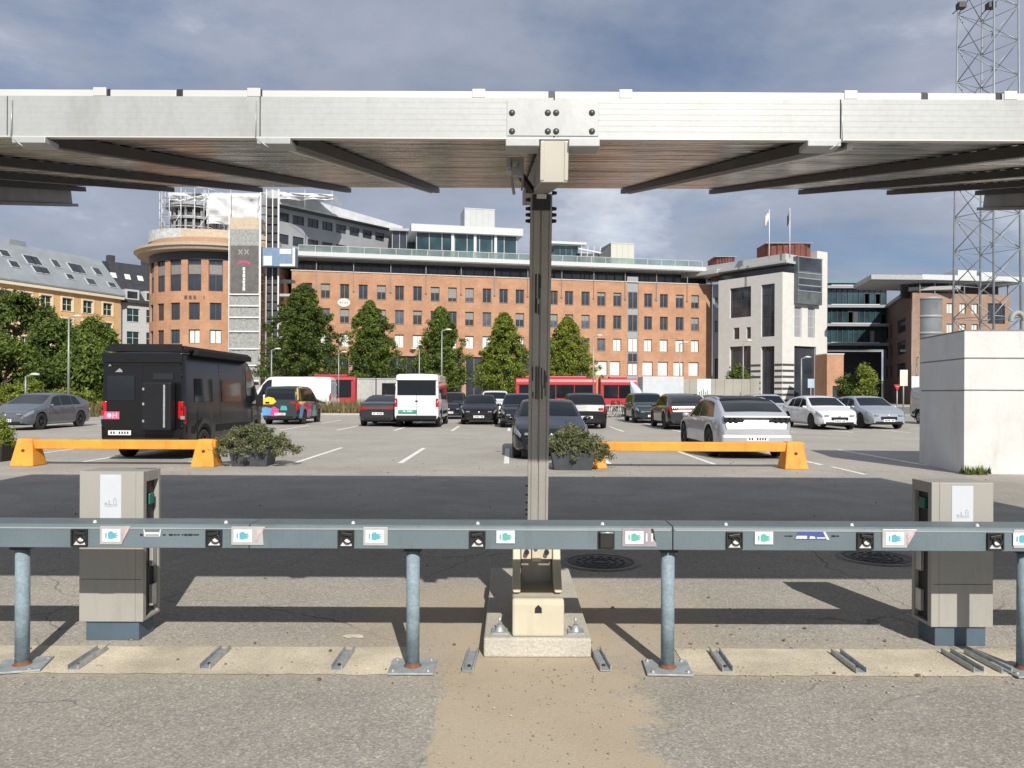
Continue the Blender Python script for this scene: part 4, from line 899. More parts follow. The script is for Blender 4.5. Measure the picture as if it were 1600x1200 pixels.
# --- buses and trailers on the road behind
M_busred = mat('bus_red', (.42, .03, .04), .35, var=.06, coat=.4)
def bus(name, label, x0, x1, y, group, doors=True, wt=2.38):
    L = x1 - x0; t = thing(name, label, 'bus', ((x0 + x1) / 2, y, 0), 0, group); H = 3.15; h = L / 2
    k = MB(); prof = [(-1.25, .32), (1.25, .32), (1.27, 1.2), (1.24, 2.75), (1.12, 3.05), (.9, H), (-.9, H), (-1.12, 3.05), (-1.24, 2.75), (-1.27, 1.2)]
    k.prism(prof, -h, h, 0, Matrix(((0, 0, 1, 0), (1, 0, 0, 0), (0, 1, 0, 0), (0, 0, 0, 1)))); k.build('body', M_busred, t, bevel=.05)
    n = max(2, int(L / 1.9)); 
    for i in range(n):
        a = -h + .35 + i * (L - .7) / n; b = a + (L - .7) / n - .07
        z0 = .42 if doors and i % 3 == 1 else 1.22
        k = MB(); k.box(a, b, -1.30, -1.262, min(z0, 1.0), wt); k.build('window' if z0 > 1 else 'door', M_glass, t, bevel=.02)
    k = MB(); k.box(-h + .15, h - .15, -1.285, -1.262, wt + .02, wt + .07); k.build('window_rail', M_trim, t)
    k = MB(); k.box(-h + 1, h - 1, -.7, .7, H, H + .22); k.build('roof_unit', M_busred, t, bevel=.08)
    for a in (-h + 1.7, h - 2.4):
        w = wheel(t, -1.12, 0, .46, .28, M_rimd, -1); w.matrix_local = Matrix.Translation((a, -1.12, .46)) @ Matrix.Rotation(R(90), 4, 'Z')
    return t
bus('city_bus', 'red articulated city bus passing behind the cars, front section left of the joint', xat(806, 84), xat(930, 84), 84, 'red buses on the road')
bus('city_bus', 'red city bus section ending beside the white trailer', xat(932, 84) + .3, xat(984, 84) + .6, 84, 'red buses on the road', False)
bus('city_bus', 'red city bus end showing between the long white van and the grey site cabins', xat(478, 80), xat(559, 80), 80, 'red buses on the road', False, 2.75)
# grey site cabins with dark windows
M_cabin = mat('cabin_grey', (.40, .40, .38), .6, var=.1, dirt=.3, dscale=.8)
for i, (a, b, lab) in enumerate(((562, 590, 'pale grey site cabin without window beside the red bus end'), (592, 650, 'pale grey site cabin with a long dark window behind the dark saloon'))):
    x0, x1 = xat(a, 72), xat(b, 72); t = thing('site_cabin', lab, 'cabin', ((x0 + x1) / 2, 72, 0), 0, 'site cabins'); h = (x1 - x0) / 2
    k = MB(); k.box(-h, h, -1.2, 1.2, .1, 2.75)
    for j in range(int(h * 2 / .3)): k.box(-h + j * .3, -h + j * .3 + .12, -1.23, -1.2, .3, 2.6)
    k.build('wall', M_cabin, t)
    k = MB(); k.box(-h - .03, h + .03, -1.25, 1.25, 2.75, 2.85); k.build('roof', M_galv, t)
    if i: k = MB(); k.box(-h + .5, h - .1, -1.26, -1.232, 1.1, 2.4); k.build('window', M_glass, t)
# white trailer
x0, x1 = xat(1000, 60), xat(1063, 60)
t = thing('box_trailer', 'large white box trailer body parked behind the dark green car', 'trailer', ((x0 + x1) / 2, 60, 0)); h = (x1 - x0) / 2
k = MB(); k.box(-h, h, -1.2, 1.2, .55, 2.85); k.build('box', mat('trailer_white', (.48, .51, .54), .45, var=.06, dirt=.12, dscale=1), t, bevel=.04)
k = MB(); k.box(-h + .1, h - .1, -1, 1, .38, .54); k.build('chassis', M_trim, t)
for a in (-h + .9, h - .9, h - 1.9): w = wheel(t, 0, 0, .4, .25, M_rimd, -1); w.matrix_local = Matrix.Translation((a, -1.0, .4)) @ Matrix.Rotation(R(90), 4, 'Z')
k = MB(); random.seed(4)
for j in range(9): a = (-.2 + j * .2, random.uniform(.9, 1.0)); k.bar((a[0], -1.21, a[1]), (a[0] + random.uniform(-.1, .2), -1.21, a[1] + random.uniform(.2, .5)), .05, .01)
k.build('scrawl', M_trim, t)
# ================================================================== orange barriers
M_orange = mat('orange_paint', (.72, .30, .035), .65, var=.16, vscale=2.4, dirt=.6, dscale=9, fine=.08, fscale=60, bump=.05)
def barrier(x0, x1, y, lab):
    t = thing('barrier', lab, 'barrier', ((x0 + x1) / 2, y, 0), 0, 'orange barriers along the drive'); h = (x1 - x0) / 2
    k = MB(); k.box(-h + .18, h - .02, -.10, .10, .36, .555); k.build('beam', M_orange, t, bevel=.015)
    for s_ in (-1, 1):
        k = MB(); c = s_ * (h - .24)
        b = [(-.25, -.26), (.25, -.26), (.25, .26), (-.25, .26)]; tp = [(-.16, -.13), (.16, -.13), (.16, .13), (-.16, .13)]
        n0 = len(k.v); k.v += [(c + x, y_, 0) for x, y_ in b] + [(c + x, y_, .575) for x, y_ in tp]
        for i in range(4): j = (i + 1) % 4; k.face([n0 + i, n0 + j, n0 + 4 + j, n0 + 4 + i])
        k.face([n0 + 4, n0 + 5, n0 + 6, n0 + 7]); k.face([n0 + 3, n0 + 2, n0 + 1, n0]); ft = k.build('foot', M_orange, t, bevel=.02)
        k = MB(); k.tube((c, -.18, .33), (c, -.20, .325), .035, n=10); k.build('lifting_hole', mat('dark_rust', (.14, .04, .02), .9), ft)
    return t
bl = gnd(27, 727); br = gnd(346, 727); barrier(bl.x, br.x, bl.y, 'orange concrete barrier beam in front of the black camper van, left one')
bl = gnd(912, 732); br = gnd(1256, 732); barrier(bl.x, br.x, br.y, 'orange concrete barrier beam in front of the silver crossover, right one')

# ================================================================== foliage helpers
def leaf_mat(name, c1, c2, scale=1.2):
    if name in MATS: return MATS[name]
    m = D.materials.new(name); m.use_nodes = True; N = m.node_tree.nodes; L = m.node_tree.links; b = N['Principled BSDF']
    tc = N.new('ShaderNodeTexCoord'); n = N.new('ShaderNodeTexNoise'); L.new(tc.outputs['Object'], n.inputs['Vector']); n.inputs['Scale'].default_value = scale; n.inputs['Detail'].default_value = 3
    at_ = N.new('ShaderNodeAttribute'); at_.attribute_name = 'leaf'; ad = N.new('ShaderNodeMath'); ad.operation = 'ADD'; L.new(n.outputs['Fac'], ad.inputs[0])
    sub = N.new('ShaderNodeMath'); sub.operation = 'MULTIPLY_ADD'; L.new(at_.outputs['Fac'], sub.inputs[0]); sub.inputs[1].default_value = .7; sub.inputs[2].default_value = -.35; L.new(sub.outputs[0], ad.inputs[1])
    mr = N.new('ShaderNodeMapRange'); L.new(ad.outputs[0], mr.inputs[0]); mr.inputs[1].default_value = .2; mr.inputs[2].default_value = .8
    mx = N.new('ShaderNodeMix'); mx.data_type = 'RGBA'; L.new(mr.outputs[0], mx.inputs['Factor']); mx.inputs['A'].default_value = (*c1, 1); mx.inputs['B'].default_value = (*c2, 1)
    L.new(mx.outputs['Result'], b.inputs['Base Color']); b.inputs['Roughness'].default_value = .6; b.inputs['Specular IOR Level'].default_value = .35
    tr = N.new('ShaderNodeBsdfTranslucent'); L.new(mx.outputs['Result'], tr.inputs['Color']); ms = N.new('ShaderNodeMixShader'); ms.inputs[0].default_value = .38
    L.new(b.outputs[0], ms.inputs[1]); L.new(tr.outputs[0], ms.inputs[2]); L.new(ms.outputs[0], N['Material Output'].inputs[0])
    MATS[name] = m; return m
def leaves(pts, size, rng, jit=.35, name='foliage', m=None, parent=None, up=.0):
    """pts: list of (centre, radius): leaf quads spread through each clump"""
    V = []; Fc = []; A = []
    for (c, r, n) in pts:
        for _ in range(n):
            while True:
                p = Vector((rng.uniform(-1, 1), rng.uniform(-1, 1), rng.uniform(-1, 1)))
                if p.length < 1: break
            p = p * (.35 + .65 * rng.random()) if p.length > .4 else p
            q = c + Vector((p.x * r, p.y * r, p.z * r * .8)); s = size * rng.uniform(.6, 1.35)
            nrm = (p.normalized() * .8 + Vector((rng.gauss(0, .6), rng.gauss(0, .6), rng.gauss(0, .6) + up)))
            nrm.normalize(); t = nrm.orthogonal().normalized(); t = Matrix.Rotation(rng.uniform(0, 6.28), 3, nrm) @ t; b = nrm.cross(t)
            k = len(V); bend = nrm * s * .18
            V += [tuple(q - t * s), tuple(q - b * s * .45 + bend), tuple(q + t * s), tuple(q + b * s * .45 + bend)]
            Fc.append((k, k + 1, k + 2, k + 3)); A.append(rng.random())
    me = D.meshes.new(name); me.from_pydata(V, [], Fc); me.materials.append(m)
    at_ = me.attributes.new('leaf', 'FLOAT', 'FACE'); at_.data.foreach_set('value', A); me.update()
    o = D.objects.new(name, me); COL.objects.link(o)
    if parent is not None: o.parent = parent
    return o
M_bark = mat('bark', (.10, .08, .06), .9, var=.3, vscale=6, bump=.4, bscale=12)
def trunk_part(t, H, r, limbs, rng, top=.9, name='trunk', lim=None):
    k = MB(); pts = [Vector((rng.gauss(0, .04), rng.gauss(0, .04), H * top * i / 6)) for i in range(7)]; pts[0] = Vector((0, 0, 0))
    for i in range(6): k.tube(pts[i], pts[i + 1], r * (1 - i / 7), r * (1 - (i + 1) / 7), 10, caps=False)
    for _ in range(limbs):
        i = rng.randint(1, 5); a = rng.uniform(0, 6.28); ln = H * rng.uniform(.10, .22) if lim is None else lim * .38 * (1 - i / 6.5) * rng.uniform(.5, 1); p = pts[i].lerp(pts[i + 1] if i < 6 else pts[6], rng.random())
        e = p + Vector((math.cos(a) * ln, math.sin(a) * ln, ln * rng.uniform(.4, .9))); k.tube(p, e, r * .35, r * .08, 6, caps=False)
    k.build(name, M_bark, t)
def cone_tree(x, y, H, Wd, m, seed, lab, group):
    rng = random.Random(seed); t = thing('pyramidal_tree', lab, 'tree', (x, y, 0), 0, group); z0 = H * .14
    trunk_part(t, H, .20, 16, rng, .86, lim=Wd); C = []
    lob = [rng.uniform(.72, 1.22) for _ in range(12)]; pk = rng.uniform(.62, .78); ph_ = rng.uniform(0, 6); lean = Vector((rng.uniform(-.35, .35), 0, 0))
    for i in range(int(620 * H * Wd / 75)):
        f = rng.random() ** .85; z = z0 + (H - z0) * f
        prof = (min(1, (f + .06) / .20)) ** .7 * (1 - f) ** pk * 1.30
        a = rng.uniform(0, 6.28); rr = Wd / 2 * prof * (lob[int(a / 6.29 * 12)] * .6 + lob[int((a / 6.29 + f * 1.7) * 12) % 12] * .4) * (1 + .13 * math.sin(13 * f + ph_ + a * 2) + .08 * math.sin(31 * f + ph_ - 3 * a)) * rng.uniform(.2, 1.0)
        C.append((Vector((math.cos(a) * rr, math.sin(a) * rr, z)) + lean * f, rng.uniform(.5, .95) * (1.08 - .55 * f), 42))
    for j in range(5): C.append((Vector((rng.gauss(0, .12), rng.gauss(0, .12), H - .15 - .2 * j)), .28, 16))
    leaves(C, .155, rng, m=m, parent=t, name='crown', up=.35); return t
def round_tree(x, y, H, Wd, m, seed, lab, group, n=260, size=.15, z0=.15, name='broadleaf_tree', per=46):
    rng = random.Random(seed); t = thing(name, lab, 'tree', (x, y, 0), 0, group); trunk_part(t, H * .85, .24, 22, rng, .8); C = []
    lumps = [(rng.uniform(0, 6.28), rng.uniform(.2, .95), rng.uniform(.0, .5)) for _ in range(16)]
    for i in range(n):
        a, f, rr0 = lumps[i % 16]; a += rng.gauss(0, .35); f = min(.99, max(.02, f + rng.gauss(0, .09)))
        prof = math.sqrt(max(0, 1 - (2 * f - .9) ** 2 / 1.22)); rr = Wd / 2 * prof * min(1, rr0 + rng.uniform(.35, .62)); z = H * (z0 + (1 - z0) * f)
        C.append((Vector((math.cos(a) * rr, math.sin(a) * rr, z - .3)), rng.uniform(.45, .95), per))
    leaves(C, size, rng, m=m, parent=t, name='crown', up=.3); return t
LM_dark = leaf_mat('leaf_dark', (.040, .068, .016), (.165, .225, .044), .5)
LM_mid = leaf_mat('leaf_mid', (.055, .090, .018), (.20, .27, .050), .5)
LM_light = leaf_mat('leaf_light', (.10, .145, .022), (.30, .36, .06), .6)
LM_yell = leaf_mat('leaf_yellow', (.12, .165, .022), (.33, .38, .065), .7)
LM_jun = leaf_mat('leaf_juniper', (.07, .088, .036), (.28, .30, .145), 4)
tg = 'pyramidal trees in front of the brick building'
for px0, px1, py, d, m, s, lab in ((418, 524, 443, 90, LM_dark, 3, 'tall dark green pyramidal tree, largest of the row and beside the scaffold'), (540, 622, 469, 91, LM_mid, 8, 'dark green pyramidal tree second from the scaffold, behind the site cabins'),
        (650, 731, 479, 92, LM_mid, 13, 'mid green pyramidal tree in the middle of the row, above the white minibus'), (750, 826, 488, 93, LM_light, 21, 'light green pyramidal tree just left of the canopy column'), (846, 922, 494, 94, LM_yell, 34, 'yellow green pyramidal tree just right of the canopy column')):
    x = xat((px0 + px1) / 2, d); cone_tree(x, d, zat((px0 + px1) / 2, py, d) - .2, (px1 - px0) / F * d * 1.24, m, s, lab, tg)
lg = 'dark leafy trees at the left'
for i, (px, py, w, d, m, lab) in enumerate(((22, 452, 116, 60, LM_dark, 'broad dark tree at the left edge, tallest of the group'), (90, 496, 88, 57, LM_dark, 'dark round tree behind the left street lamp'), (140, 494, 68, 64, LM_mid, 'leafy tree right of the left street lamp, in front of the yellow house'), (8, 520, 110, 50, LM_mid, 'lower bushy tree at the left edge in front of the tallest one'), (128, 520, 90, 54, LM_mid, 'low bushy tree behind the roof of the grey electric car'), (-70, 455, 130, 58, LM_dark, 'dark tree cut by the left edge of the view'))):
    x = xat(px, d); round_tree(x, d, zat(px, py, d), w / F * d * 1.15, m, 50 + i, lab, lg, n=300)
for px, py, w, d, lab, m in ((1155, 566, 40, 78, 'small round tree in front of the white and grey building', LM_mid), (1352, 568, 34, 82, 'small yellow green tree in the shade of the glass building', LM_yell), (1322, 584, 30, 84, 'small dark tree beside the low brick gate block', LM_mid)):
    round_tree(xat(px, d), d, zat(px, py, d), w / F * d, m, int(px), lab, 'small street trees', n=80, size=.13, per=34)
# hedge and verge planting
def hedge(name, lab, px0, px1, d, h, m, kind=None, cat='hedge', dep=1.2, n=90, seed=1, size=.12):
    rng = random.Random(seed); x0, x1 = xat(px0, d), xat(px1, d); t = thing(name, lab, cat, ((x0 + x1) / 2, d, 0)); C = []; w = (x1 - x0) / 2
    for i in range(n): C.append((Vector((rng.uniform(-w, w), rng.uniform(-dep / 2, dep / 2), rng.uniform(.1, h) * (1 if rng.random() < .8 else 1.1))), rng.uniform(.25, .5), 26))
    leaves(C, size, rng, m=m, parent=t, name='foliage'); k = MB(); 
    for i in range(12): xx = rng.uniform(-w, w); k.tube((xx, 0, 0), (xx + .1, .1, h * .7), .03, .01, 6)
    k.build('stem', M_bark, t); return t
hedge('hedge', 'clipped yellow green hedge behind the grey electric car', -60, 62, 48, 1.9, LM_yell, n=230, seed=4)
hedge('hedge', 'loose green shrubs right of the clipped hedge', 64, 150, 49, 1.5, LM_light, n=150, seed=7)
def grass_mass(name, lab, x0, x1, y0, y1, h, m, n, seed, kind='stuff', w=.035):
    rng = random.Random(seed); V = []; Fc = []; A = []
    for _ in range(n):
        x = rng.uniform(x0, x1); y = rng.uniform(y0, y1); hh = h * rng.uniform(.45, 1.15) * (.7 + .5 * noise.noise((x * .7, y * .7, seed))); a = rng.uniform(0, 3.14); dx, dy = math.cos(a) * w, math.sin(a) * w; lx, ly = rng.gauss(0, .22) * hh, rng.gauss(0, .22) * hh
        k = len(V); V += [(x - dx, y - dy, .02), (x + dx, y + dy, .02), (x + lx, y + ly, hh)]; Fc.append((k, k + 1, k + 2)); A.append(rng.random())
    me = D.meshes.new(name); me.from_pydata(V, [], Fc); me.materials.append(m); at_ = me.attributes.new('leaf', 'FLOAT', 'FACE'); at_.data.foreach_set('value', A)
    o = D.objects.new(name, me); COL.objects.link(o); return tag(o, lab, None, None, kind)
LM_dry = leaf_mat('leaf_dry', (.10, .085, .03), (.34, .29, .13), 1.5)
grass_mass('tall_grass', 'tall dry grass and weeds on the verge', -23, -6.6, 52.6, 56.5, 1.25, LM_dry, 9000, 3)
grass_mass('tall_grass', 'tall dry grass and weeds behind the grey car', -34, -23, 46.5, 50, 1.3, LM_dry, 5000, 5)
grass_mass('ground_cover', 'low green plants on the verge', -40, -6.8, 54, 59, .6, LM_light, 7000, 6)
grass_mass('weeds', 'small weeds at the foot of the white wall block', 9.0, 9.5, 15.2, 15.45, .22, LM_mid, 150, 9, w=.02)

# ================================================================== planters
M_planter = mat('planter_dark', (.05, .055, .065), .7, var=.2, vscale=5, bump=.1)
def planter(x, y, lab, w=.75, spread=1.0, h=.95, seed=2, m=None, bw=None, mp=None, skew=0.0, tilt=0):
    rng = random.Random(seed); t = thing('planter', lab, 'planter', (x, y, 0), tilt, 'planters between the barriers'); bw = bw or w
    k = MB(); a = bw / 2
    b0 = [(-a * .86, -.28), (a * .86, -.28), (a * .86, .28), (-a * .86, .28)]; b1 = [(-a, -.34), (a, -.34), (a, .34), (-a, .34)]; n0 = len(k.v)
    hh = .36
    k.v += [(p, q, 0) for p, q in b0] + [(p, q, hh) for p, q in b1] + [(p * .9, q * .88, hh) for p, q in b1] + [(p * .9, q * .88, hh - .08) for p, q in b1]
    for L0 in (0, 4, 8):
        for i in range(4): j = (i + 1) % 4; k.face([n0 + L0 + i, n0 + L0 + j, n0 + L0 + 4 + j, n0 + L0 + 4 + i])
    k.face([n0 + 12, n0 + 13, n0 + 14, n0 + 15]); k.build('tub', mp or M_planter, t, bevel=.012)
    C = []
    for i in range(150):
        an = rng.uniform(0, 6.28); rr = (rng.random() ** .6) * spread; xx = math.cos(an) * rr + skew * rr; yy = math.sin(an) * rr * .55
        zz = .34 + (h - .36) * (1 - (rr / spread) ** 2 * .75) * rng.uniform(.35, 1) - (.16 * (rr / spread) ** 3)
        C.append((Vector((xx, yy, max(.10, zz))), rng.uniform(.09, .19), 62))
    leaves(C, .028, rng, m=m or LM_jun, parent=t, name='shrub'); 
    k = MB()
    for i in range(60):
        an = rng.uniform(0, 6.28); rr = spread * rng.uniform(.4, 1.02); e = Vector((math.cos(an) * rr + skew * rr, math.sin(an) * rr * .5, rng.uniform(.3, .75) * h)); k.tube((0, 0, .3), e * .55 + Vector((0, 0, .18)), .014, .008, 5, caps=False); k.tube(e * .55 + Vector((0, 0, .18)), e, .008, .003, 5, caps=False)
    k.build('branch', M_bark, t)
    return t
c = gnd(396, 727); planter(c.x, c.y, 'dark low planter with a spreading juniper at the right end of the left barrier', bw=.85, spread=1.0, h=.92, seed=3)
c = gnd(893, 732); planter(c.x, c.y - .1, 'dark planter with a spreading juniper touching the left end of the right barrier', bw=.90, spread=.80, h=.92, seed=12, skew=.05)
c = gnd(-14, 720); planter(c.x, c.y, 'black tub with a tall plant cut by the left edge of the view', bw=.95, spread=.5, h=1.25, seed=22, mp=mat('planter_black', (.025, .02, .02), .6), m=LM_yell)

# ================================================================== white wall block at the right
M_render = mat('white_render', (.57, .572, .56), .8, var=.06, vscale=1.5, fine=.04, fscale=30, dirt=.2, dscale=2.6, bump=.15, bscale=30)
hb = 2.86
A_ = at(1506, 737, 15.35); Bk = Vector((9.42, 17.75, 0)); A_ = Vector((A_.x, 15.35, 0)); Cc = Vector((A_.x + 6.5, 15.35 - .25, 0)); Dd = Bk + (Cc - A_)
t = thing('wall_block', 'plain white rendered block with two horizontal grooves at the right edge', 'building', tuple(A_))
k = MB(); z = 0
for (z0, z1) in ((0, 1.66), (1.69, 2.30), (2.33, hb)):
    k.prism([(p.x - A_.x, p.y - A_.y) for p in (A_, Cc, Dd, Bk)], z0, z1)
ins = .025
k.build('wall', M_render, t, bevel=.008)
k = MB(); cen = (A_ + Cc + Dd + Bk) / 4
k.prism([((p.x - A_.x) + (ins if p in (A_, Bk) else -ins), (p.y - A_.y) + (ins if p in (A_, Cc) else -ins)) for p in (A_, Cc, Dd, Bk)], .02, hb - .03); k.build('groove', mat('groove_grey', (.30, .30, .30), .9), t)
k = MB(); k.prism([((p.x - A_.x) * 1.0, (p.y - A_.y)) for p in (A_, Cc, Dd, Bk)], hb + .001, hb + .03); k.build('coping', mat('coping_dark', (.20, .19, .17), .8, var=.3, vscale=8, dirt=.4), t)
# unseen plant behind it, whose shadow falls over the bays
# ------------------------------------------------------------------ street lamps and signs
M_pole = mat('pole_grey', (.30, .31, .30), .5, metal=.3, var=.12, vscale=3)
def lamp(px, ptop, d, lab, head=1, group='street lamps', r=.07):
    c = xat(px, d); h = zat(px, ptop, d); t = thing('street_lamp', lab, 'street lamp', (c, d, 0), 0, group)
    k = MB(); k.tube((0, 0, 0), (0, 0, 1.0), r * 1.25, n=12); k.tube((0, 0, 1.0), (0, 0, h - .1), r, r * .6, 12); k.build('pole', M_pole, t)
    k = MB(); k.tube((0, 0, h - .12), (.35 * head, 0, h - .02), .035, n=8); k.build('arm', M_pole, t)
    k = MB(); k.lathe([(0, -.05), (.16, -.04), (.18, .02), (.08, .08), (0, .09)], 14, 0, Matrix.Translation((.5 * head, 0, h)) @ Matrix.Diagonal((1.6, .8, 1, 1))); k.build('lamp_head', mat('lamp_head', (.55, .54, .5), .4), t)
    return t
lamp(107, 494, 44, 'tall grey street lamp in front of the dark trees at the left')
lamp(655, 545, 66, 'thin grey street lamp just right of the middle pyramidal tree, left of the taller one', head=-1)
lamp(690, 515, 60, 'grey street lamp standing in front of the middle pyramidal tree')
lamp(424, 545, 62, 'short street lamp at the foot of the scaffold')
lamp(529, 550, 68, 'street lamp between the first and second pyramidal trees')
lamp(927, 524, 64, 'grey street lamp right of the last pyramidal tree')
lamp(1062, 535, 66, 'slim street lamp against the right part of the brick front')
lamp(1161, 532, 66, 'street lamp in front of the small round tree')
lamp(1252, 558, 60, 'short street lamp in front of the striped pillars')
lamp(40, 585, 42, 'short pole lamp in front of the clipped hedge', r=.06)
lamp(1432, 556, 50, 'street lamp left of the white wall block')
def sign(px, py0, py1, pxw, d, lab, m, kind='board', back=None, cat='sign'):
    x = xat(px, d); z1 = zat(px, py0, d); z0 = zat(px, py1, d); w = pxw / F * d / 2
    t = thing('road_sign', lab, cat, (x, d, 0)); k = MB(); k.tube((0, .03, 0), (0, .03, z1 - .05), .035, n=10); k.build('pole', M_pole, t)
    k = MB()
    if kind == 'board': k.box(-w, w, -.02, .01, z0, z1)
    elif kind == 'tri': k.prism([(-w, z1), (0, z0), (w, z1)], 0, .02, 0, Matrix.Rotation(R(90), 4, 'X'))
    k.build('board', m, t, bevel=.008)
    if kind == 'tri': k = MB(); k.prism([(-w * .62, z1 - .1), (0, z0 + .26), (w * .62, z1 - .1)], .022, .026, 0, Matrix.Rotation(R(90), 4, 'X')); k.build('field', M_wht, t)
    return t
M_cream_sign = mat('cream_sign', (.62, .62, .50), .5)
s_ = sign(1412, 578, 603, 12, 42, 'tall cream sign board on a pole behind the blue silver car', M_cream_sign)
sign(1430, 588, 606, 12, 47, 'white sign board on the pole nearest the white wall block', M_wht)
sign(1402, 601, 611, 11, 46, 'small red and white triangular yield sign', mat('sign_red', (.5, .02, .03), .4), 'tri')
sign(1267, 592, 606, 10, 58, 'small pale blue sign in front of the striped pillars', mat('sign_pale_blue', (.35, .45, .52), .5))
s = sign(1100, 592, 625, 21, 62, 'white and green site sign board in front of the grey hoarding', mat('sign_greenish_white', (.60, .70, .64), .5))
k = MB(); w = .35
x = 0; z = zat(1100, 612, 62)
for j in range(5): k.box(-.42 + j * .17, -.34 + j * .17, -.032, -.022, z - .35, z + .1 * (j % 3))
k.build('green_print', mat('print_green', (.03, .22, .10), .5), s)
# grey hoarding behind the right part of the car park
M_hoard = mat('hoarding_grey', (.32, .31, .27), .8, var=.12, vscale=.6, dirt=.2, dscale=.6)
x0, x1 = xat(1064, 64), xat(1186, 64); t = thing('hoarding', 'plain grey beige site hoarding behind the silver cars', 'fence', ((x0 + x1) / 2, 64, 0)); h = (x1 - x0) / 2
k = MB(); n = 9
for i in range(n): k.box(-h + i * 2 * h / n + .01, -h + (i + 1) * 2 * h / n - .01, 0, .05, .05, zat(1100, 592, 64))
k.build('panel', M_hoard, t); k = MB()
for i in range(n + 1): k.box(-h + i * 2 * h / n - .04, -h + i * 2 * h / n + .04, .051, .12, 0, 2.7)
k.build('post', M_pole, t)
# cycle stands with bicycles, and cyclists
def bicycle(x, y, rz, lab, m):
    t = thing('bicycle', lab, 'bicycle', (x, y, 0), rz, 'bicycles at the cycle stands')
    for yy in (-.52, .52):
        k = MB(); M = Matrix.Translation((0, yy, .34)) @ Matrix.Rotation(R(90), 4, 'Y')
        prof = [(.33, -.018), (.35, 0), (.33, .018), (.315, 0), (.33, -.018)]; k.lathe(prof, 20, 0, M)
        for i in range(8): a = i * PI / 4; k.tube((0, yy, .34), (0, yy + .32 * math.cos(a), .34 + .32 * math.sin(a)), .004, n=4)
        k.build('wheel', M_tyre, t)
    k = MB(); bb = Vector((0, -.08, .30)); st = Vector((0, -.22, .82)); hd = Vector((0, .36, .80)); rw = Vector((0, -.52, .34)); fw = Vector((0, .52, .34))
    for a, b in ((bb, st), (bb, hd + Vector((0, .02, -.12))), (st * .9 + bb * .1, hd), (bb, rw), (st, rw), (hd, fw)): k.tube(a, b, .017, n=6)
    k.build('frame', m, t); k = MB(); k.box(-.07, .07, -.36, -.12, .86, .91); k.build('saddle', M_black, t, bevel=.02)
    k = MB(); k.tube((-.26, .36, .98), (.26, .36, .98), .014, n=6); k.tube((0, .36, .78), (0, .36, .98), .014, n=6); k.build('handlebar', M_black, t)
    return t
M_yel = mat('cycle_yellow', (.5, .42, .12), .5)
for i, (px, lab) in enumerate(((938, 'red framed bicycle at the left end of the cycle stands'), (953, 'pale framed bicycle in the middle of the cycle stands'), (968, 'yellow framed bicycle in the middle of the cycle stands'), (981, 'dark bicycle at the right end of the cycle stands'))):
    bicycle(xat(px, 50.5), 50.5, R(70 + 8 * i), lab, (mat('cycle_red', (.45, .03, .03), .4), M_galv, M_yel, M_trim)[i])
def stand(x, y, lab):
    k = MB(); k.tube((-.35, 0, 0), (-.35, 0, .75), .03, n=8); k.tube((.35, 0, 0), (.35, 0, .75), .03, n=8); k.tube((-.35, 0, .75), (.35, 0, .75), .03, n=8)
    o = k.build('cycle_stand', M_galv); o.location = (x, y, 0); tag(o, lab, 'cycle stand', 'cycle stands')
stand(xat(946, 50), 49.6, 'galvanised hoop stand between the red and the pale bicycle'); stand(xat(960, 50), 49.6, 'galvanised hoop stand between the pale and the yellow bicycle'); stand(xat(974, 50), 49.6, 'galvanised hoop stand beside the dark bicycle')
# ------------------------------------------------------------------ lattice mast at the right
M_mast = mat('mast_steel', (.27, .30, .32), .5, metal=.35, var=.1)
d = 46.0; cm = Vector((xat(1541, d), d, 0)); sd_ = 2.55; ang = R(24.5)
t = thing('lattice_mast', 'tall square galvanised lattice mast behind the white wall block', 'mast', tuple(cm)); H = 30.0
def corner(i, z):
    s = sd_ / 2 * (1 - .006 * (z - 3)); a = ang + i * PI / 2 + PI / 4; return Vector((s * 1.4142 * math.cos(a), s * 1.4142 * math.sin(a), z))
k = MB()
for i in range(4): k.tube(corner(i, 0), corner(i, H), .065 if i != 3 else .085, .05, 8)
k.build('leg', M_mast, t)
kb = MB(); kh = MB(); st = 2.05; n = int(H / st)
for j in range(n):
    z0 = j * st; z1 = z0 + st
    for i in range(4):
        a = corner(i, z0); b = corner((i + 1) % 4, z1); kb.tube(a, b, .032, n=6)
        if i % 2 == 1: kb.tube(corner((i + 1) % 4, z0), corner(i, z1), .022, n=5)
        kh.tube(corner(i, z1), corner((i + 1) % 4, z1), .024, n=5)
kb.build('diagonal_brace', M_mast, t); kh.build('cross_bar', M_mast, t)
k = MB()
for px in (1502, 1548): 
    p = at(px, 10, d - 1.2) - cm; k.box(p.x - .22, p.x + .22, p.y - .2, p.y + .2, p.z - .12, p.z + .2); k.box(p.x - .02, p.x + .02, p.y, p.y + .9, p.z - .02, p.z + .02)
k.build('floodlight', M_black, t)
# white dish on a bracket peeping over the block
p = at(1590, 493, 40); t = thing('pipe_stack', 'pale grey curved vent pipe rising behind the white wall block', 'vent pipe', (p.x, 40, 0)); k = MB()
pr = None
for i in range(21):
    a = PI * i / 20; q = Vector((.35 * math.cos(a), 0, p.z - .3 + .45 * math.sin(a)))
    if pr is not None: k.tube(pr, q, .13, n=10, caps=False)
    pr = q
k.tube((.35, 0, 0), (.35, 0, p.z - .3), .16, n=10); k.build('pipe', mat('pipe_grey', (.30, .32, .29), .6), t)
